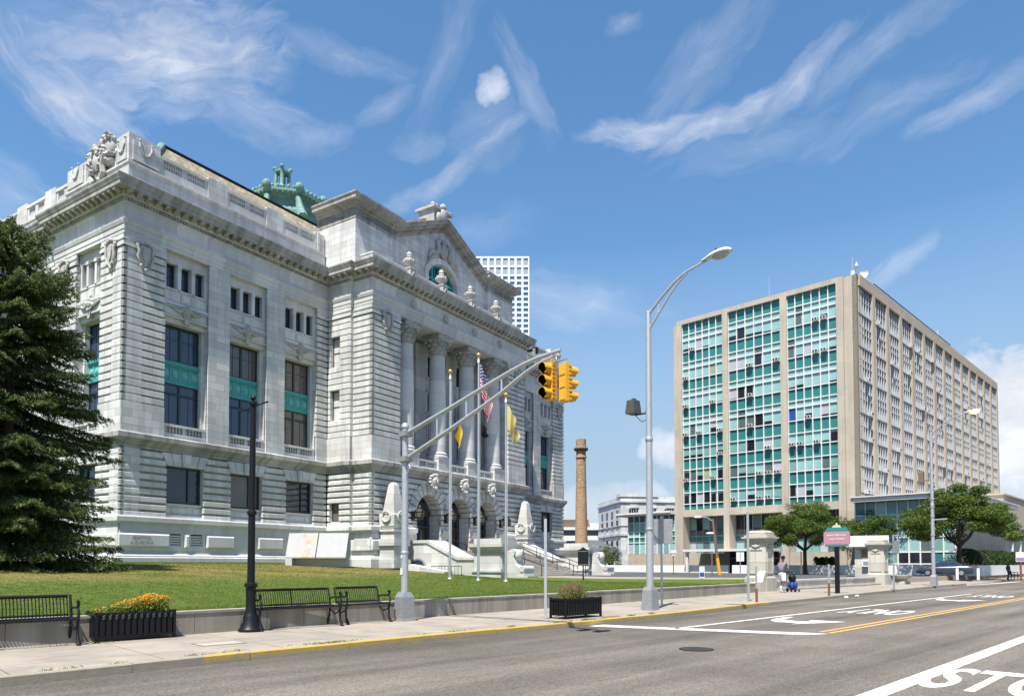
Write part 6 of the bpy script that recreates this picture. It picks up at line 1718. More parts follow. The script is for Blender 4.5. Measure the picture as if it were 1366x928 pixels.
def flagmat(name,kind):
    m,nt,b=newmat(name); uv=nd(nt,'ShaderNodeTexCoord').outputs['UV']; s=nd(nt,'ShaderNodeSeparateXYZ'); lk(nt,uv,s.inputs[0]); U,V=s.outputs[0],s.outputs[1]
    if kind=='us':
        st_=mth(nt,'MODULO',mth(nt,'FLOOR',mth(nt,'MULTIPLY',V,13.0)),2.0)
        col=mixc(nt,mth(nt,'LESS_THAN',st_,.5),(.72,.70,.70),(.55,.012,.025))
        can=mth(nt,'MULTIPLY',mth(nt,'LESS_THAN',U,.42),mth(nt,'GREATER_THAN',V,6/13.))
        gx=mth(nt,'MULTIPLY',U,11/.42); gy=mth(nt,'MULTIPLY',mth(nt,'SUBTRACT',V,6/13.),9*13/7.)
        par=mth(nt,'MODULO',mth(nt,'ADD',mth(nt,'FLOOR',gx),mth(nt,'FLOOR',gy)),2.0)
        dx=mth(nt,'SUBTRACT',mth(nt,'FRACT',gx),.5); dy=mth(nt,'SUBTRACT',mth(nt,'FRACT',gy),.5)
        star=mth(nt,'MULTIPLY',mth(nt,'LESS_THAN',mth(nt,'ADD',mth(nt,'MULTIPLY',dx,dx),mth(nt,'MULTIPLY',dy,dy)),.14),mth(nt,'LESS_THAN',par,.5))
        col=mixc(nt,can,col,mixc(nt,star,(.018,.025,.12),(.75,.75,.78)))
    elif kind=='city': col=mixc(nt,mth(nt,'GREATER_THAN',U,.66),(.085,.095,.135),(.72,.45,.03))
    elif kind=='state':
        dx=mth(nt,'SUBTRACT',U,.62); dy=mth(nt,'MULTIPLY',mth(nt,'SUBTRACT',V,.5),.66)
        d=mth(nt,'SQRT',mth(nt,'ADD',mth(nt,'MULTIPLY',dx,dx),mth(nt,'MULTIPLY',dy,dy)))
        col=mixc(nt,mth(nt,'LESS_THAN',d,.15),(.74,.60,.25),mixc(nt,noise(nt,uv,14,2),(.03,.05,.14),(.30,.22,.10)))
    else: col=mixc(nt,noise(nt,uv,6,2),(.008,.008,.012),(.02,.02,.025))
    lk(nt,col,b.inputs['Base Color']); b.inputs['Roughness'].default_value=.8
    t=nd(nt,'ShaderNodeBsdfTranslucent'); lk(nt,col,t.inputs[0]); mx=nd(nt,'ShaderNodeMixShader'); mx.inputs[0].default_value=.3
    lk(nt,b.outputs[0],mx.inputs[1]); lk(nt,t.outputs[0],mx.inputs[2]); lk(nt,mx.outputs[0],nt.nodes['Material Output'].inputs[0]); return m
def flag(name,label,fp,vt,kind,hoist,drop,reach,folds,seed):
    X,Y,gz,zt=fp; z0=atY(638,vt,37)[2]; rg=random.Random(seed); n,m=36,22
    V=[];UVs=[]
    for i in range(n+1):
        f=i/n
        for j in range(m+1):
            h=j/m                                     # 1 at the top of the hoist
            w=math.sin(f*folds*PI+h*1.1+seed)*.5+.5
            x=.09+reach*(f**.75)*(.35+.65*h*(1-.35*f)+.12*(1-h))*(.75+.25*w)
            y=.16*math.sin(f*folds*PI+h*2.1+seed)*min(1,f*3)+.05*math.sin(f*9+h*6)*f
            z=z0-hoist*(1-h)*(1-.25*f*f)-drop*(f**1.15)*(.72+.28*h)
            V.append((x,y,z)); UVs.append((f,h))
    F=[(i*(m+1)+j,(i+1)*(m+1)+j,(i+1)*(m+1)+j+1,i*(m+1)+j+1) for i in range(n) for j in range(m)]
    me=bpy.data.meshes.new(name); me.from_pydata(V,[],F); me.polygons.foreach_set('use_smooth',[True]*len(F))
    ul=me.uv_layers.new(name='UVMap'); 
    for l in me.loops: ul.data[l.index].uv=UVs[l.vertex_index]
    me.materials.append(flagmat(name,kind)); o=bpy.data.objects.new(name,me); COL.objects.link(o); o.location=(X,Y,0); o.rotation_euler=(0,0,math.radians(-12))
    return tag(o,label,'flag')
flag('striped_flag','red and white striped flag with starred blue canton hanging limp',fp2,486,'us',1.45,2.85,1.0,5,1.0)
flag('black_flag','small dark flag hanging below the striped flag',fp2,563,'pow',.6,.7,.65,3,2.0)
flag('blue_gold_flag','limp dark blue flag with a gold end',fp1,517,'city',1.35,3.1,.8,4,3.0)
flag('pale_yellow_flag','pale yellow flag with a dark round emblem hanging limp',fp3,541,'state',1.2,1.6,.85,4,.4)
# gate pillars, low wall between them
def pillar(x,y,ht,label):
    t=thing('gate_pillar',label,'gate pillar',(x,y,.10),SRZ,'pale stone gate pillars')       # local x along street; corner nearest the camera at (0,0), body to +x? -> to -y
    w,l=.92,1.0
    B=lambda e,z0,z1,b_: b_.box(-e,w+e,-e,l+e,z0,z1)
    b=MB(); B(.10,0,.72,b); b.frustum((-.10,w+.10,-.10,l+.10),(0,w,0,l),.72,.80); b.build('plinth','pillar_stone',t)
    b=MB(); b.box(0,w,0,l,.8,ht-.55); 
    for fr,L in ((lambda s,o,z:(s,-o,z),w),(lambda s,o,z:(-o,s,z),l)):
        b.fr=fr; b.box(.12,L-.12,0,.035,.92,1.0); b.box(.12,.18,0,.035,1.0,ht-.95); b.box(L-.18,L-.12,0,.035,1.0,ht-.95); b.box(.12,L-.12,0,.035,ht-.95,ht-.88)
        b.tube([(L*.3,.02,ht-.72),(L*.5,.05,ht-.8),(L*.7,.02,ht-.72)],.05,6); b.ball((L*.5,.03,ht-.72),(.1,.05,.09),8,5)
    b.fr=IDF; b.build('shaft','pillar_stone',t)
    b=MB(); B(.05,ht-.55,ht-.48,b); B(.13,ht-.48,ht-.36,b); B(.2,ht-.36,ht-.27,b); B(.1,ht-.27,ht-.2,b); B(.02,ht-.2,ht-.04,b); b.frustum((0,w,0,l),(.15,w-.15,.15,l-.15),ht-.04,ht+.04); b.build('cap','pillar_stone',t)
    return t
x,y=stw(35.2,16.35); pillar(*stw(34.45,16.3),3.08,'pale stone gate pillar beside the walking person')
pillar(*stw(51.8,16.2),3.1,'pale stone gate pillar beside the little guard booth')
lw=thing('gate_wall','low pale stone wall running between two gate pillars','wall',(0,0,0),SRZ)
b=MB(); b.box(35.5,51.7,16.75,17.1,.05,.56); b.build('wall_face','pillar_stone',lw); b=MB(); b.box(35.5,51.7,16.7,17.15,.562,.66); b.build('coping','pillar_stone',lw)
b=MB(); b.box(36,51.5,16.3,16.74,.05,.22); b.build('footing','wall_conc',lw)
b=thing('stone_bowl','broken stone block lying at the foot of a gate pillar','stone',(*stw(54.2,15.9),.13),SRZ)
q=MB(); q.box(-.5,.9,-.4,.4,0,.22); q.build('block','pillar_stone',b); q=MB(); q.lathe([(.35,.22),(.4,.3),(.7,.5),(.75,.62),(.6,.62),(.3,.4)],0,0,14); q.build('bowl','pillar_stone',b)
# guard booth
X,Y,_=atY(1162,765,59)
gbo=thing('guard_booth','small cream guard booth with flat roof, brown plaque and window air conditioner','booth',(X,Y,.48),math.radians(-28))
b=MB(); b.box(-1.15,1.15,-1.2,1.2,0,2.45); b.build('wall','pillar_stone',gbo)
b=MB(); b.box(-1.75,1.45,-1.7,1.6,2.45,2.62); b.box(-1.65,1.35,-1.6,1.5,2.62,3.35); b.build('roof','offwhite',gbo)
b=MB(); b.box(-.65,.1,-1.26,-1.2,1.55,2.25); b.build('window','wood',gbo); b=MB(); b.box(-.6,.0,-1.5,-1.2,.85,1.38); b.m=1; b.box(-.54,-.06,-1.51,-1.5,.95,1.28); b.build('air_conditioner',['white','alu_dark'],gbo)
b=MB(); b.box(-.55,.05,-1.22,-1.2,.3,.7); b.build('vent','alu_dark',gbo)
b=MB(); b.box(1.15,1.17,-.5,.6,1.1,2.1); b.build('side_window','glass',gbo)
# small far posts
def farpost(name,label,cat,u,vb,vt,Y,build):
    X,Yy,z=atY(u,vb,Y); t=thing(name,label,cat,(X,Yy,.48)); build(t,atY(u,vt,Y)[2]-.48); return t
def bl(t,h):
    b=MB(); b.tube([(0,0,0),(0,0,h-.55)],.05,6); b.build('post','alu_dark',t); b=MB(); b.box(-.35,-.03,-.03,.03,h-.85,h); b.box(.03,.35,-.03,.03,h-.85,h); b.build('sign_panel','white',t)
farpost('twin_sign','two small white signs side by side on one dark post in the car park','sign',987.6,768,736,66,bl)
def bl(t,h):
    b=MB(); b.tube([(0,0,0),(0,0,h)],.06,6); b.build('post','wood',t)
farpost('bare_post','thin dark bare post in the car park before the entrance canopy','post',950,769,736,64,bl)
farpost('bare_post','thin dark bare post standing under the first round tree','post',1069,770,735,62,bl)
def bl(t,h):
    b=MB(); b.tube([(.05,0,0),(0,0,h-.3)],.05,6); b.build('post','wood',t); b=MB(); b.box(-.3,.3,-.2,.2,h-.35,h); b.box(-.2,.2,-.15,.15,h-.6,h-.35); b.build('head','offwhite',t)
farpost('ticket_machine','small pale ticket machine on a leaning post in the car park','machine',898,760,733,72,bl)
def bl(t,h):
    b=MB(); b.tube([(0,0,0),(0,0,h-.7)],.03,6); b.build('post','alu_dark',t); b=MB(); b.box(-.17,.17,-.03,.03,h-.75,h); b.m=1; b.box(-.15,.15,-.032,-.03,h-.7,h-.4); b.build('sign_panel',['white','bagblue'],t)
farpost('parking_sign','small blue and white sign on a short post beside the lawn','sign',936.5,778,755,48,bl)
X,Y,_=atY(960,762,70)
lp=thing('leaning_pole','leaning wooden pole with a cobra lamp arm and a yellow foot','pole',(X,Y,.48))
def rel(u,v): q=atY(u,v,70); return (q[0]-X,0,q[2]-.48)
b=MB(); b.tube([(0,0,0),rel(955,730),rel(950.5,692)],[.16,.14,.11],8); b.build('pole','wood',lp)
b=MB(); b.tube([(0.0,0,.0),tuple(c*.62 for c in rel(955,730))],[.172,.16],8); b.build('foot_wrap','yellow',lp)
b=MB(); b.tube([rel(951,695),rel(943,690),rel(935,689)],.05,6); b.build('arm','galv',lp)
b=MB(); p=rel(931,689.5); b.ball(p,(.42,.2,.13),10,6); p=rel(948,711); b.ball(p,(.5,.15,.12),8,5); b.build('luminaire','offwhite',lp)
# bollards, far bench, far sign
for (u,vb,vt,lb) in ((1277,771,759,'short white bollard behind the parked car, near its tail'),(1305,771,757,'short white bollard right of the parked car, further from it')):
    X,Y,_=atY(u,vb,55); t=thing('bollard',lb,'bollard',(X,Y,.3),0,'white bollards in the car park entrance'); b=MB(); b.lathe([(.10,0),(.10,.8),(.08,.88),(0,.9)],n=10); b.build('post','white',t,40.0)
X,Y,_=atY(1351,767,66)
t=thing('park_bench','black bench far along the pavement by the right edge','bench',(X,Y,.13),SRZ)
b=MB(); b.tube([(-.8,.3,.82),(.8,.3,.82)],.04,6)
for i in range(12): x_=-.8+1.6*i/11; b.tube([(x_,.2,.45),(x_,.3,.82)],.02,4)
b.build('backrest','black',t); b=MB(); b.box(-.85,.85,-.25,.22,.42,.47); b.build('seat','black',t); b=MB()
for x_ in (-.8,.8): b.tube([(x_,.3,0),(x_,.2,.45)],.04,5); b.tube([(x_,-.25,0),(x_,-.25,.65),(x_,.2,.62)],.04,5)
b.build('end_frame','black',t)
X,Y,_=atY(1345,768,62); t=thing('parking_meter','black twin headed meter post beside the far bench','meter',(X,Y,.13))
b=MB(); b.tube([(0,0,0),(0,0,.95)],.05,8); b.build('post','black',t); b=MB(); b.box(-.13,.13,-.1,.1,.9,1.15); b.ball((0,0,1.2),(.14,.12,.14),8,6); b.build('head','black',t)
X,Y,_=atY(1362,771,60); t=thing('bus_stop_sign','dark post with a small white and purple sign at the right edge','sign',(X,Y,.13))
b=MB(); b.tube([(0,0,0),(0,0,2.0)],.08,8); b.build('post','rust',t); b=MB(); b.box(-.45,.25,-.05,-.09,1.6,2.4); b.m=1; b.box(-.43,.23,-.094,-.09,1.65,1.95); b.build('sign_panel',['white',simple('lilac',(.30,.18,.34),.6)],t)
b=None
# ------------------------------------------------------------------ trees
def tubes_np(segs,n=6):
    """segs: list of (p0,r0,p1,r1)"""
    b=MB()
    for p0,r0,p1,r1 in segs: b.tube([p0,p1],[r0,r1],n,False)
    return b
def broadleaf(name,label,X,Y,z0,th,cr,ch0,ch1,seed,nleaf=15000,lean=(0,0),flat=1.0):
    """umbrella crown: limbs fork to clumps spread through a wide shallow volume"""
    rg=np.random.default_rng(seed); rr=random.Random(seed)
    t=thing(name,label,'tree',(X,Y,z0))
    b=MB(); b.tube([(0,0,-.1),(.03,0,.25),(lean[0]*.4,lean[1]*.4,th*.6),(lean[0],lean[1],th)],[.30,.22,.18,.17],9); b.build('trunk','bark',t,60.0)
    cl=[]; tries=0
    while len(cl)<58 and tries<4000:
        tries+=1
        a=rr.uniform(0,2*PI); r=cr*math.sqrt(rr.random()); f=r/cr
        zt=ch1-(ch1-ch0)*.62*f**2.2*rr.uniform(.8,1.15); zb=ch0+(.25*(1-f)+.08)*(ch1-ch0)
        z=zb+(zt-zb)*rr.random()**.55 if zt>zb else zt
        c=Vector((r*math.cos(a),r*math.sin(a),z))
        if all((c-q).length>cr*.17 for q in cl): cl.append(c)
    segs=[]; hub=[Vector((lean[0],lean[1],th))]
    mains=[]
    for k in range(6):
        a=2*PI*k/6+rr.uniform(-.3,.3); e=Vector((cr*.42*math.cos(a),cr*.42*math.sin(a),ch0+(ch1-ch0)*rr.uniform(.3,.5))); m=hub[0].lerp(e,.5)+Vector((0,0,-.15*(e.z-th)))
        segs+=[(tuple(hub[0]),.13,tuple(m),.10),(tuple(m),.10,tuple(e),.065)]; mains.append(e)
    for c in cl:
        e=min(mains,key=lambda q:(q-c).length); m=e.lerp(c,.5)+Vector((rr.uniform(-.2,.2),rr.uniform(-.2,.2),rr.uniform(-.1,.2)))
        segs+=[(tuple(e),.05,tuple(m),.035),(tuple(m),.035,tuple(c),.012)]
    tubes_np(segs,5).build('limbs','bark',t,60.0)
    per=nleaf//len(cl); C=[]
    for c in cl:
        R=cr*rr.uniform(.15,.24)
        d=rdir(rg,per)*(rg.random((per,1))**.45)*np.array([R*1.25,R*1.25,R*.62]); C.append(np.array(c)+d)
    C=np.concatenate(C); n=len(C); sz=rg.uniform(.055,.115,(n,1))
    A=rdir(rg,n); A[:,2]*=.45; A=A/np.linalg.norm(A,axis=1,keepdims=True)*sz; B=np.cross(A,rdir(rg,n)); B=B/np.linalg.norm(B,axis=1,keepdims=True)*sz*.5
    V,F=leafquads(C,A,B); npmesh('crown',V,F,'leaves',t)
    return t
def placetree(u,Y): X,_,_=atY(u,760,Y); return X,Y
broadleaf('street_tree','round green tree before the green glass facade, beside a gate pillar',*placetree(1074,72),.48,2.4,4.3,2.3,atY(1074,672,72)[2]-.4,21,36000)
broadleaf('street_tree','round green tree behind the roof of the guard booth',*placetree(1177,76),.48,2.6,3.8,3.0,atY(1177,680,76)[2]-.4,22,30000)
broadleaf('street_tree','largest dark green tree with a wide crown standing over the parked car',*placetree(1279,64),.48,2.6,4.3,2.6,atY(1275,648,64)[2]-.4,23,56000,(.1,0))
def hedge(name,label,pts,z0,z1,w,n,seed):
    rg=np.random.default_rng(seed); t=thing(name,label,'hedge',(0,0,0)); C=[]
    for p,q in zip(pts,pts[1:]):
        p,q=np.array(mw(*p)),np.array(mw(*q)); k=n//(len(pts)-1); f=rg.random((k,1)); P=p+(q-p)*f; d=(q-p)/np.linalg.norm(q-p); o=np.array([-d[1],d[0]])
        s=rg.uniform(-1,1,(k,1)); z=z0+(z1-z0)*(1-rg.random((k,1))**2*.9)*(1-.25*np.abs(s)**3)+.12*np.sin(f*60)+.1*np.sin(f*23+1); C.append(np.concatenate([P+o*s*w/2*(1+.1*np.sin(f*40)),np.maximum(z,z0)],1))
    C=np.concatenate(C); m=len(C); A=rdir(rg,m)*rg.uniform(.06,.13,(m,1)); B=np.cross(A,rdir(rg,m)); B=B/np.linalg.norm(B,axis=1,keepdims=True)*.05
    V,F=leafquads(C,A,B); npmesh('foliage',V,F,'hedge',t)

hedge('hedge','long clipped dark hedge behind the white wall, right of the parked car',[(-6,-11.2),(20,-11.2)],1.3,2.75,1.6,15000,31)
hedge('hedge','small square clipped hedge under the trees, left of the guard booth',[(-5.8,2.6),(-5.8,.6)],.9,2.1,1.2,3500,32)
for i,(u,Y,h,r,lb) in enumerate(((793,105,4.5,2.2,'distant bush right of the chimney, just behind the stone pedestal'),(814,112,4.8,1.8,'distant pale green bush before the grey classical office'),(803,120,4.0,3.0,'distant dark shrubs behind the right pedestal of the steps'))):
    X,_,_=atY(u,750,Y); broadleaf('distant_bush',lb,X,Y,.0,1.2,r,.9,h,40+i,2600)
# spruce on the lawn
def spruce(X,Y,z0,Ht,R,seed):
    rr=random.Random(seed); rg=np.random.default_rng(seed)
    t=thing('spruce_tree','large dark spruce with drooping boughs on the lawn, in front of the courthouse side','tree',(X,Y,z0))
    b=MB(); b.tube([(0,0,-.2),(0,0,.6),(.05,0,Ht*.5),(0,.03,Ht)],[.38,.30,.18,.02],10); b.build('trunk','bark',t,60.0)
    segs=[]; C=[];A=[]
    z=.35
    while z<Ht-.15:
        d=Ht-z; L0=3.62*(1-math.exp(-d/2.1))+.035*d
        nb=8 if d>3 else 6
        for k in range(nb):
            a=rr.uniform(0,2*PI); L=L0*rr.uniform(.70,1.04)*(1.06 if rr.random()<.18 else 1)*(1+.10*math.sin(3*a+z*.9)+.06*math.sin(7*a+z*2.1))
            dr=Vector((math.cos(a),math.sin(a),0)); side=Vector((-dr.y,dr.x,0))
            lift=.05 if d>4 else .35
            def P(s): return dr*(L*s)+Vector((0,0,z+L*(lift*s-.36*s*s+.20*s**3.5)))
            pts=[P(s) for s in (0,.25,.5,.75,1.0)]
            for i in range(4): segs.append((tuple(pts[i]),.05*(1-i*.22)*min(1,L/2),tuple(pts[i+1]),.05*(1-(i+1)*.22)*min(1,L/2)+.004))
            ns=max(5,int(L*6.2))
            for i in range(ns):
                s=.16+.84*(i+rr.random())/ns; c=P(s); tl=(L*.30*(1-s)**.8+.20)*rr.uniform(.7,1.2)
                for sg_ in (-1,1):
                    dv=(dr*.62+side*sg_*.75+Vector((0,0,-.32-.2*rr.random()))).normalized()
                    kk=max(8,int(tl*40)); f=rg.random(kk)
                    base=np.array(c)[None]+np.array(dv)[None]*(f*tl)[:,None]+np.array([0,0,-.10*tl])[None]*(f**2)[:,None]
                    C.append(base+rg.normal(0,.035,(kk,3))); ax=np.array(dv)[None]*.62+rg.normal(0,.42,(kk,3))+np.array([0,0,-.22])[None]
                    A.append(ax/np.linalg.norm(ax,axis=1,keepdims=True)*rg.uniform(.07,.14,(kk,1)))
        z+=.27+.13*rr.random()
    C=np.concatenate(C);A=np.concatenate(A);n=len(C); B=np.cross(A,rdir(rg,n)); B=B/np.linalg.norm(B,axis=1,keepdims=True)*rg.uniform(.012,.026,(n,1))
    V,F=leafquads(C,A,B); npmesh('foliage',V,F,'needles',t)
    tubes_np(segs,5).build('boughs','bark',t,60.0)
    print('spruce leaves',n)
X,Y,_=atY(4,770,29); spruce(X,Y,lawnz(X,Y)-.1,atY(0,284,29)[2]-lawnz(X,Y),3.85,5)
# weeds in the pavement joints
rg=np.random.default_rng(9)
def weeds(label,spots,n,h):
    C=[];A=[]
    for (a,y,r) in spots:
        x0,y0=stw(a,y); k=int(n*rg.uniform(.3,1.6)); al=rg.normal(0,r*3.5,k); ac=rg.normal(0,r*.35,k); p=np.stack([al*.706-ac*.708,al*.708+ac*.706],1); C.append(np.stack([x0+p[:,0],y0+p[:,1],.13+rg.random(k)*h*.6],1))
        A.append(np.stack([rg.normal(0,.03,k),rg.normal(0,.03,k),rg.uniform(.02,h,k)],1))
    C=np.concatenate(C);A=np.concatenate(A);B=rdir(rg,len(C))*.006; V,F=leafquads(C,A,B); return npmesh('weeds',V,F,'blades')
wsp=[(3.55,14.0,.10),(3.7,13.8,.06),(4.3,11.0,.04),(4.9,11.05,.05),(6.3,11.1,.06),(6.9,11.1,.05),(9.6,11.15,.05),(13.9,11.1,.05),(14.9,11.3,.04)]+[(a,interp(KERB,a)+.165+.01*math.sin(a*5),.02) for a in sorted(rg.uniform(2.2,17,26))]
struct(weeds('w',wsp,34,.035),'stuff')

# ------------------------------------------------------------------ parked car
X,Y,_=atY(1260,766,62)
CS=.87
car=thing('parked_car','dark grey saloon car parked side-on under the largest tree','car',(X,Y,.48),math.radians(148)); car.scale=(.87,.87,.9)   # local +x is the front
b=MB()
def loft(b,secs,cap=True):
    m=len(b.v); n=len(secs[0])
    for s in secs: b.P(s)
    for i in range(len(secs)-1):
        for j in range(n): b.face((m+i*n+j,m+i*n+(j+1)%n,m+(i+1)*n+(j+1)%n,m+(i+1)*n+j))
    if cap: b.face([m+k for k in range(n)]); o=m+(len(secs)-1)*n; b.face([o+k for k in range(n)][::-1])
def sec(x,hw,z0,z1,r=.12): return [(x,-hw+r*.6,z0),(x,hw-r*.6,z0),(x,hw,z0+r),(x,hw+.02,(z0+z1)/2),(x,hw-.03,z1-r*.6),(x,hw-.14,z1),(x,-hw+.14,z1),(x,-hw+.03,z1-r*.6),(x,-hw-.02,(z0+z1)/2),(x,-hw,z0+r)]
loft(b,[sec(-2.42,.70,.38,.82),sec(-2.36,.80,.28,.95),sec(-1.9,.87,.22,1.0),sec(-1.0,.89,.2,.98),sec(.4,.89,.2,.95),sec(1.2,.88,.2,.92),sec(1.9,.85,.22,.82),sec(2.3,.76,.28,.72),sec(2.42,.62,.36,.62)])
b.build('body','carpaint',car,50.0)
b=MB()
def rs(x,hb,ht,z0,z1): return [(x,-hb,z0),(x,hb,z0),(x,ht,z1),(x,-ht,z1)]
loft(b,[rs(-1.75,.70,.68,.93,.99),rs(-1.0,.74,.58,.93,1.40),rs(-.3,.75,.58,.93,1.46),rs(.35,.75,.58,.93,1.44),rs(1.25,.74,.70,.9,.94)])
o=b.build('cabin','carpaint',car,30.0)
b=MB()
for sg_ in (-1,1):
    for x0,x1,x2,x3 in ((-1.35,-.42,-.42,-.92),(-.34,.95,.30,-.34)):
        ya,yb=.752,.60
        q=[(x0,sg_*(ya+.006),.99),(x1,sg_*(ya+.006),.98),(x2,sg_*(yb+.008),1.38),(x3,sg_*(yb+.008),1.36)]
        b.quad(*q)
b.build('side_window','glass',car,recalc=False)
b=MB(); b.quad((.42,-.54,1.42),(.42,.54,1.42),(1.18,.66,.965),(1.18,-.66,.965)); b.quad((-1.05,-.54,1.385),(-1.05,.54,1.385),(-1.66,.62,1.02),(-1.66,-.62,1.02)); 
for i in range(8): x,y,z=b.v[i]; b.v[i]=(x+(.012 if x>0 else -.012),y,z+.012)
b.build('windscreen','glass',car,recalc=False)
for x in (-1.42,1.42):
    for sg_ in (-1,1):
        b=MB(lambda a,o,z:(x+a,sg_*o,z)); b.prism([(.33*math.cos(k*PI/12),.33+.33*math.sin(k*PI/12)) for k in range(24)],.70,.905,'y'); w=b.build('wheel','tyre',car)
        b=MB(lambda a,o,z:(x+a,sg_*o,z)); b.prism([(.2*math.cos(k*PI/10),.33+.2*math.sin(k*PI/10)) for k in range(20)],.9,.915,'y')
        b.build('rim','chrome',w)
for sg_ in (-1,1):
    b=MB(); b.box(-2.42,-2.30,min(sg_*.5,sg_*.79),max(sg_*.5,sg_*.79),.72,.86); b.build('tail_light','redlight',car)
    b=MB(); b.box(2.24,2.37,min(sg_*.45,sg_*.74),max(sg_*.45,sg_*.74),.56,.68); b.build('headlight','chrome',car)
    b=MB(); b.ball((.85,sg_*.95,1.0),(.1,.09,.07),8,5); b.build('wing_mirror','carpaint',car)

# ------------------------------------------------------------------ person with a trolley (seen from behind)
X,Y=stw(34.21,15.35)
per=thing('person','person in grey sweatshirt and white shorts with dark cap, seen from behind pushing a trolley','person',(X,Y,.13),math.radians(35))   # walks towards local +x
def skin(name,J,E_,mat,parent,sub=2,root=0):
    me=bpy.data.meshes.new(name); me.from_pydata([j[:3] for j in J],E_,[]); o=bpy.data.objects.new(name,me); COL.objects.link(o)
    o.modifiers.new('Skin','SKIN'); sv=me.skin_vertices[0].data
    for i,j in enumerate(J):
        r=j[3]; sv[i].radius=(r,r) if isinstance(r,float) else r; sv[i].use_root=(i==root)
    m=o.modifiers.new('Subdivision','SUBSURF'); m.levels=sub; m.render_levels=sub
    dg=bpy.context.evaluated_depsgraph_get(); m2=bpy.data.meshes.new_from_object(o.evaluated_get(dg)); bpy.data.objects.remove(o)
    m2.materials.clear(); m2.materials.append(M[mat]); m2.polygons.foreach_set('use_smooth',[True]*len(m2.polygons))
    q=bpy.data.objects.new(name,m2); COL.objects.link(q); q.parent=parent; return q
# joints: pelvis, spine, chest, neck, head; legs mid-stride; arms reaching to the trolley handle
J=[(0,0,.93,(.14,.11)),(.0,0,1.10,(.14,.10)),(.03,0,1.32,(.17,.11)),(.05,0,1.47,.06),(.07,0,1.55,.055),(.09,0,1.64,(.085,.075)),(.10,0,1.72,.07),
   (.02,.10,.86,.10),(.16,.11,.50,.062),(.10,.11,.10,.04),(.24,.12,.04,.035),
   (-.02,-.10,.86,.10),(-.04,-.11,.49,.062),(-.30,-.11,.16,.04),(-.20,-.12,.06,.035),
   (.04,.20,1.40,.06),(.10,.25,1.15,.045),(.36,.20,1.02,.034),(.45,.18,1.01,.028),
   (.04,-.20,1.40,.06),(.10,-.26,1.15,.045),(.36,-.20,1.02,.034),(.45,-.18,1.01,.028)]
E_=[(0,1),(1,2),(2,3),(3,4),(4,5),(5,6),(0,7),(7,8),(8,9),(9,10),(0,11),(11,12),(12,13),(13,14),(2,15),(15,16),(16,17),(17,18),(2,19),(19,20),(20,21),(21,22)]
for sg_ in (1,-1):
    w=18 if sg_>0 else 22
    for k in range(4): 
        i=len(J); J+=[(.50,sg_*(.205-.022*k),1.03,.0095),(.545,sg_*(.205-.022*k),1.025,.009),(.55,sg_*(.205-.022*k),.995,.008)]; E_+=[(w,i),(i,i+1),(i+1,i+2)]
    i=len(J); J+=[(.47,sg_*.13,1.0,.011),(.51,sg_*.115,.99,.009)]; E_+=[(w,i),(i,i+1)]
skin('body',J,E_,'skin',per)
J=[(0,0,.98,(.175,.14)),(.0,0,1.12,(.185,.14)),(.02,0,1.30,(.20,.14)),(.04,0,1.44,(.12,.09)),(.04,.19,1.40,.085),(.09,.255,1.17,.068),(.31,.215,1.03,.052),(.04,-.19,1.40,.085),(.09,-.265,1.17,.068),(.31,-.215,1.03,.052)]
skin('sweatshirt',J,[(0,1),(1,2),(2,3),(2,4),(4,5),(5,6),(2,7),(7,8),(8,9)],'shirt',per)
J=[(0,0,1.0,(.175,.14)),(0,0,.90,(.19,.16)),(.03,.10,.82,.125),(.12,.115,.52,.115),(-.02,-.10,.82,.125),(-.04,-.115,.50,.115)]
skin('shorts',J,[(0,1),(1,2),(2,3),(1,4),(4,5)],'shorts',per)
for (x,y,z) in ((.12,.115,.16),(-.27,-.115,.22)):
    b=MB(); b.tube([(x,y,z-.09),(x-.01 if x>0 else x,y,z+.10)],.052,8); b.build('sock','white',per,True)
for (x,y,z,p) in ((.18,.12,.045,0),(-.22,-.12,.06,-.5)):
    b=MB(); b.ball((0,0,0),(.145,.055,.05),10,7); o=b.build('shoe','white',per,True); o.location=(x,y,z); o.rotation_euler=(0,-p,0)
b=MB(); b.ball((.09,0,1.72),(.115,.095,.085),12,8); b.box(.14,.27,-.07,.07,1.70,1.715); b.build('cap','black',per,50.0)
b=MB(); b.ball((.185,0,1.645),(.02,.015,.022),6,5); 
for sg_ in (-1,1): b.ball((.085,sg_*.088,1.64),(.02,.012,.03),6,5); b.ball((.165,sg_*.03,1.665),(.012,.014,.01),6,5)
b.build('face_features','skin',per,True)
X,Y=X+.62*math.cos(math.radians(35)),Y+.62*math.sin(math.radians(35))
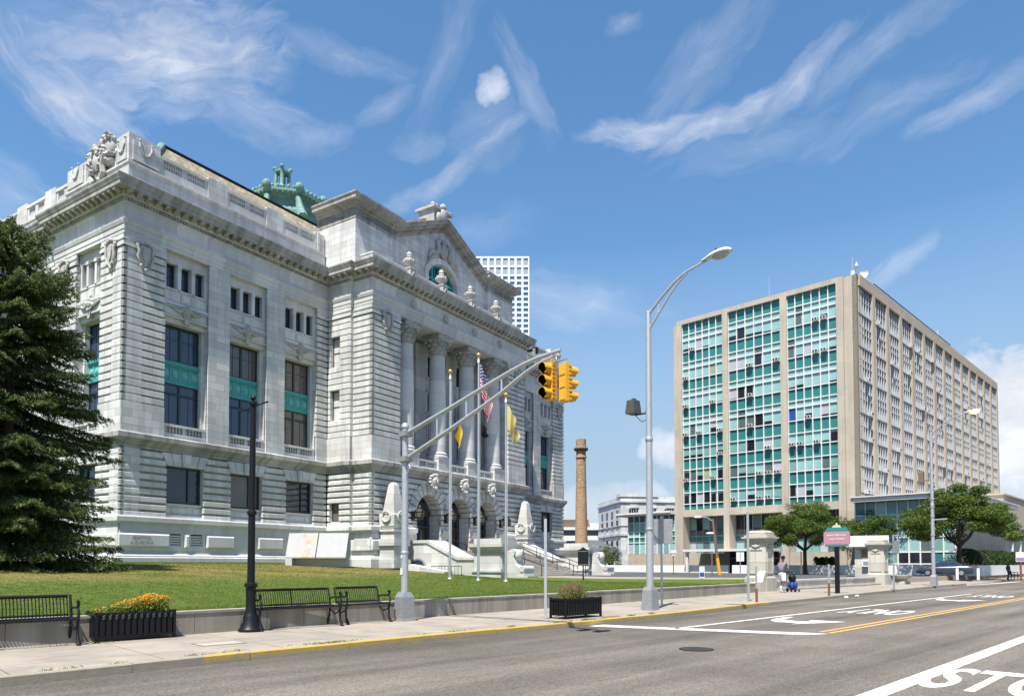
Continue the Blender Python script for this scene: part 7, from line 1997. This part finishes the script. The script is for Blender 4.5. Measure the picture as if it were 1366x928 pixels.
tr_=thing('shopping_trolley','two wheeled trolley carrying a black bag above a bright blue bag','trolley',(X,Y,.13),math.radians(35))
b=MB()
for sg_ in (-1,1): b.tube([(-.10,sg_*.19,1.0),(.0,sg_*.19,.75),(.12,sg_*.19,.12),(.42,sg_*.19,.08)],.014,6)
b.tube([(-.10,-.19,1.0),(-.10,.19,1.0)],.018,6); b.tube([(.12,-.22,.11),(.12,.22,.11)],.014,6); b.build('frame','blackmetal',tr_)
for x,sg_,r in ((.12,-1,.10),(.12,1,.10),(.45,-1,.06),(.45,1,.06)):
    b=MB(lambda a,o,z:(x+a,sg_*o,z)); b.prism([(r*math.cos(k*PI/8),r+r*math.sin(k*PI/8)) for k in range(16)],.20,.235,'y'); b.build('wheel','tyre',tr_)
def bag(name,label,c,r,mat,par):
    b=MB(); b.ball((0,0,0),r,14,10); rr=random.Random(len(label))
    b.v=[(x*(1+.08*math.sin(9*z+4*y)),y*(1+.08*math.sin(7*x+5*z)),max(-r[2]*.85,z*(1+.06*math.sin(11*x)))) for x,y,z in b.v]
    o=b.build(name,mat,None,60.0); X0,Y0=tr_.location[:2]; c_,s_=math.cos(math.radians(35)),math.sin(math.radians(35)); o.location=(X0+c[0]*c_-c[1]*s_,Y0+c[0]*s_+c[1]*c_,.13+c[2]); o.rotation_euler=(0,0,math.radians(35)); return tag(o,label,'bag')
bag('shoulder_bag','black bag resting on top of the blue bag in the trolley',(.2,0,.66),(.17,.19,.24),'black',tr_)
bag('carrier_bag','bulging bright blue bag low in the trolley',(.24,0,.32),(.27,.22,.24),'bagblue',tr_)
# litter in the gutter
for a,y,lb in ((33.0,11.9,'crumpled white paper scrap in the gutter, the left of two'),(34.6,12.0,'crumpled white paper scrap in the gutter, the right of two')):
    X,Y=stw(a,y); b=MB(); b.ball((0,0,.05),(.09,.06,.05),7,5); rr=random.Random(a); b.v=[(x+rr.uniform(-.02,.02),y_+rr.uniform(-.02,.02),max(0,z+rr.uniform(-.02,.02))) for x,y_,z in b.v]
    o=b.build('paper_scrap','white'); o.location=(X,Y,.004); tag(o,lb,'litter')
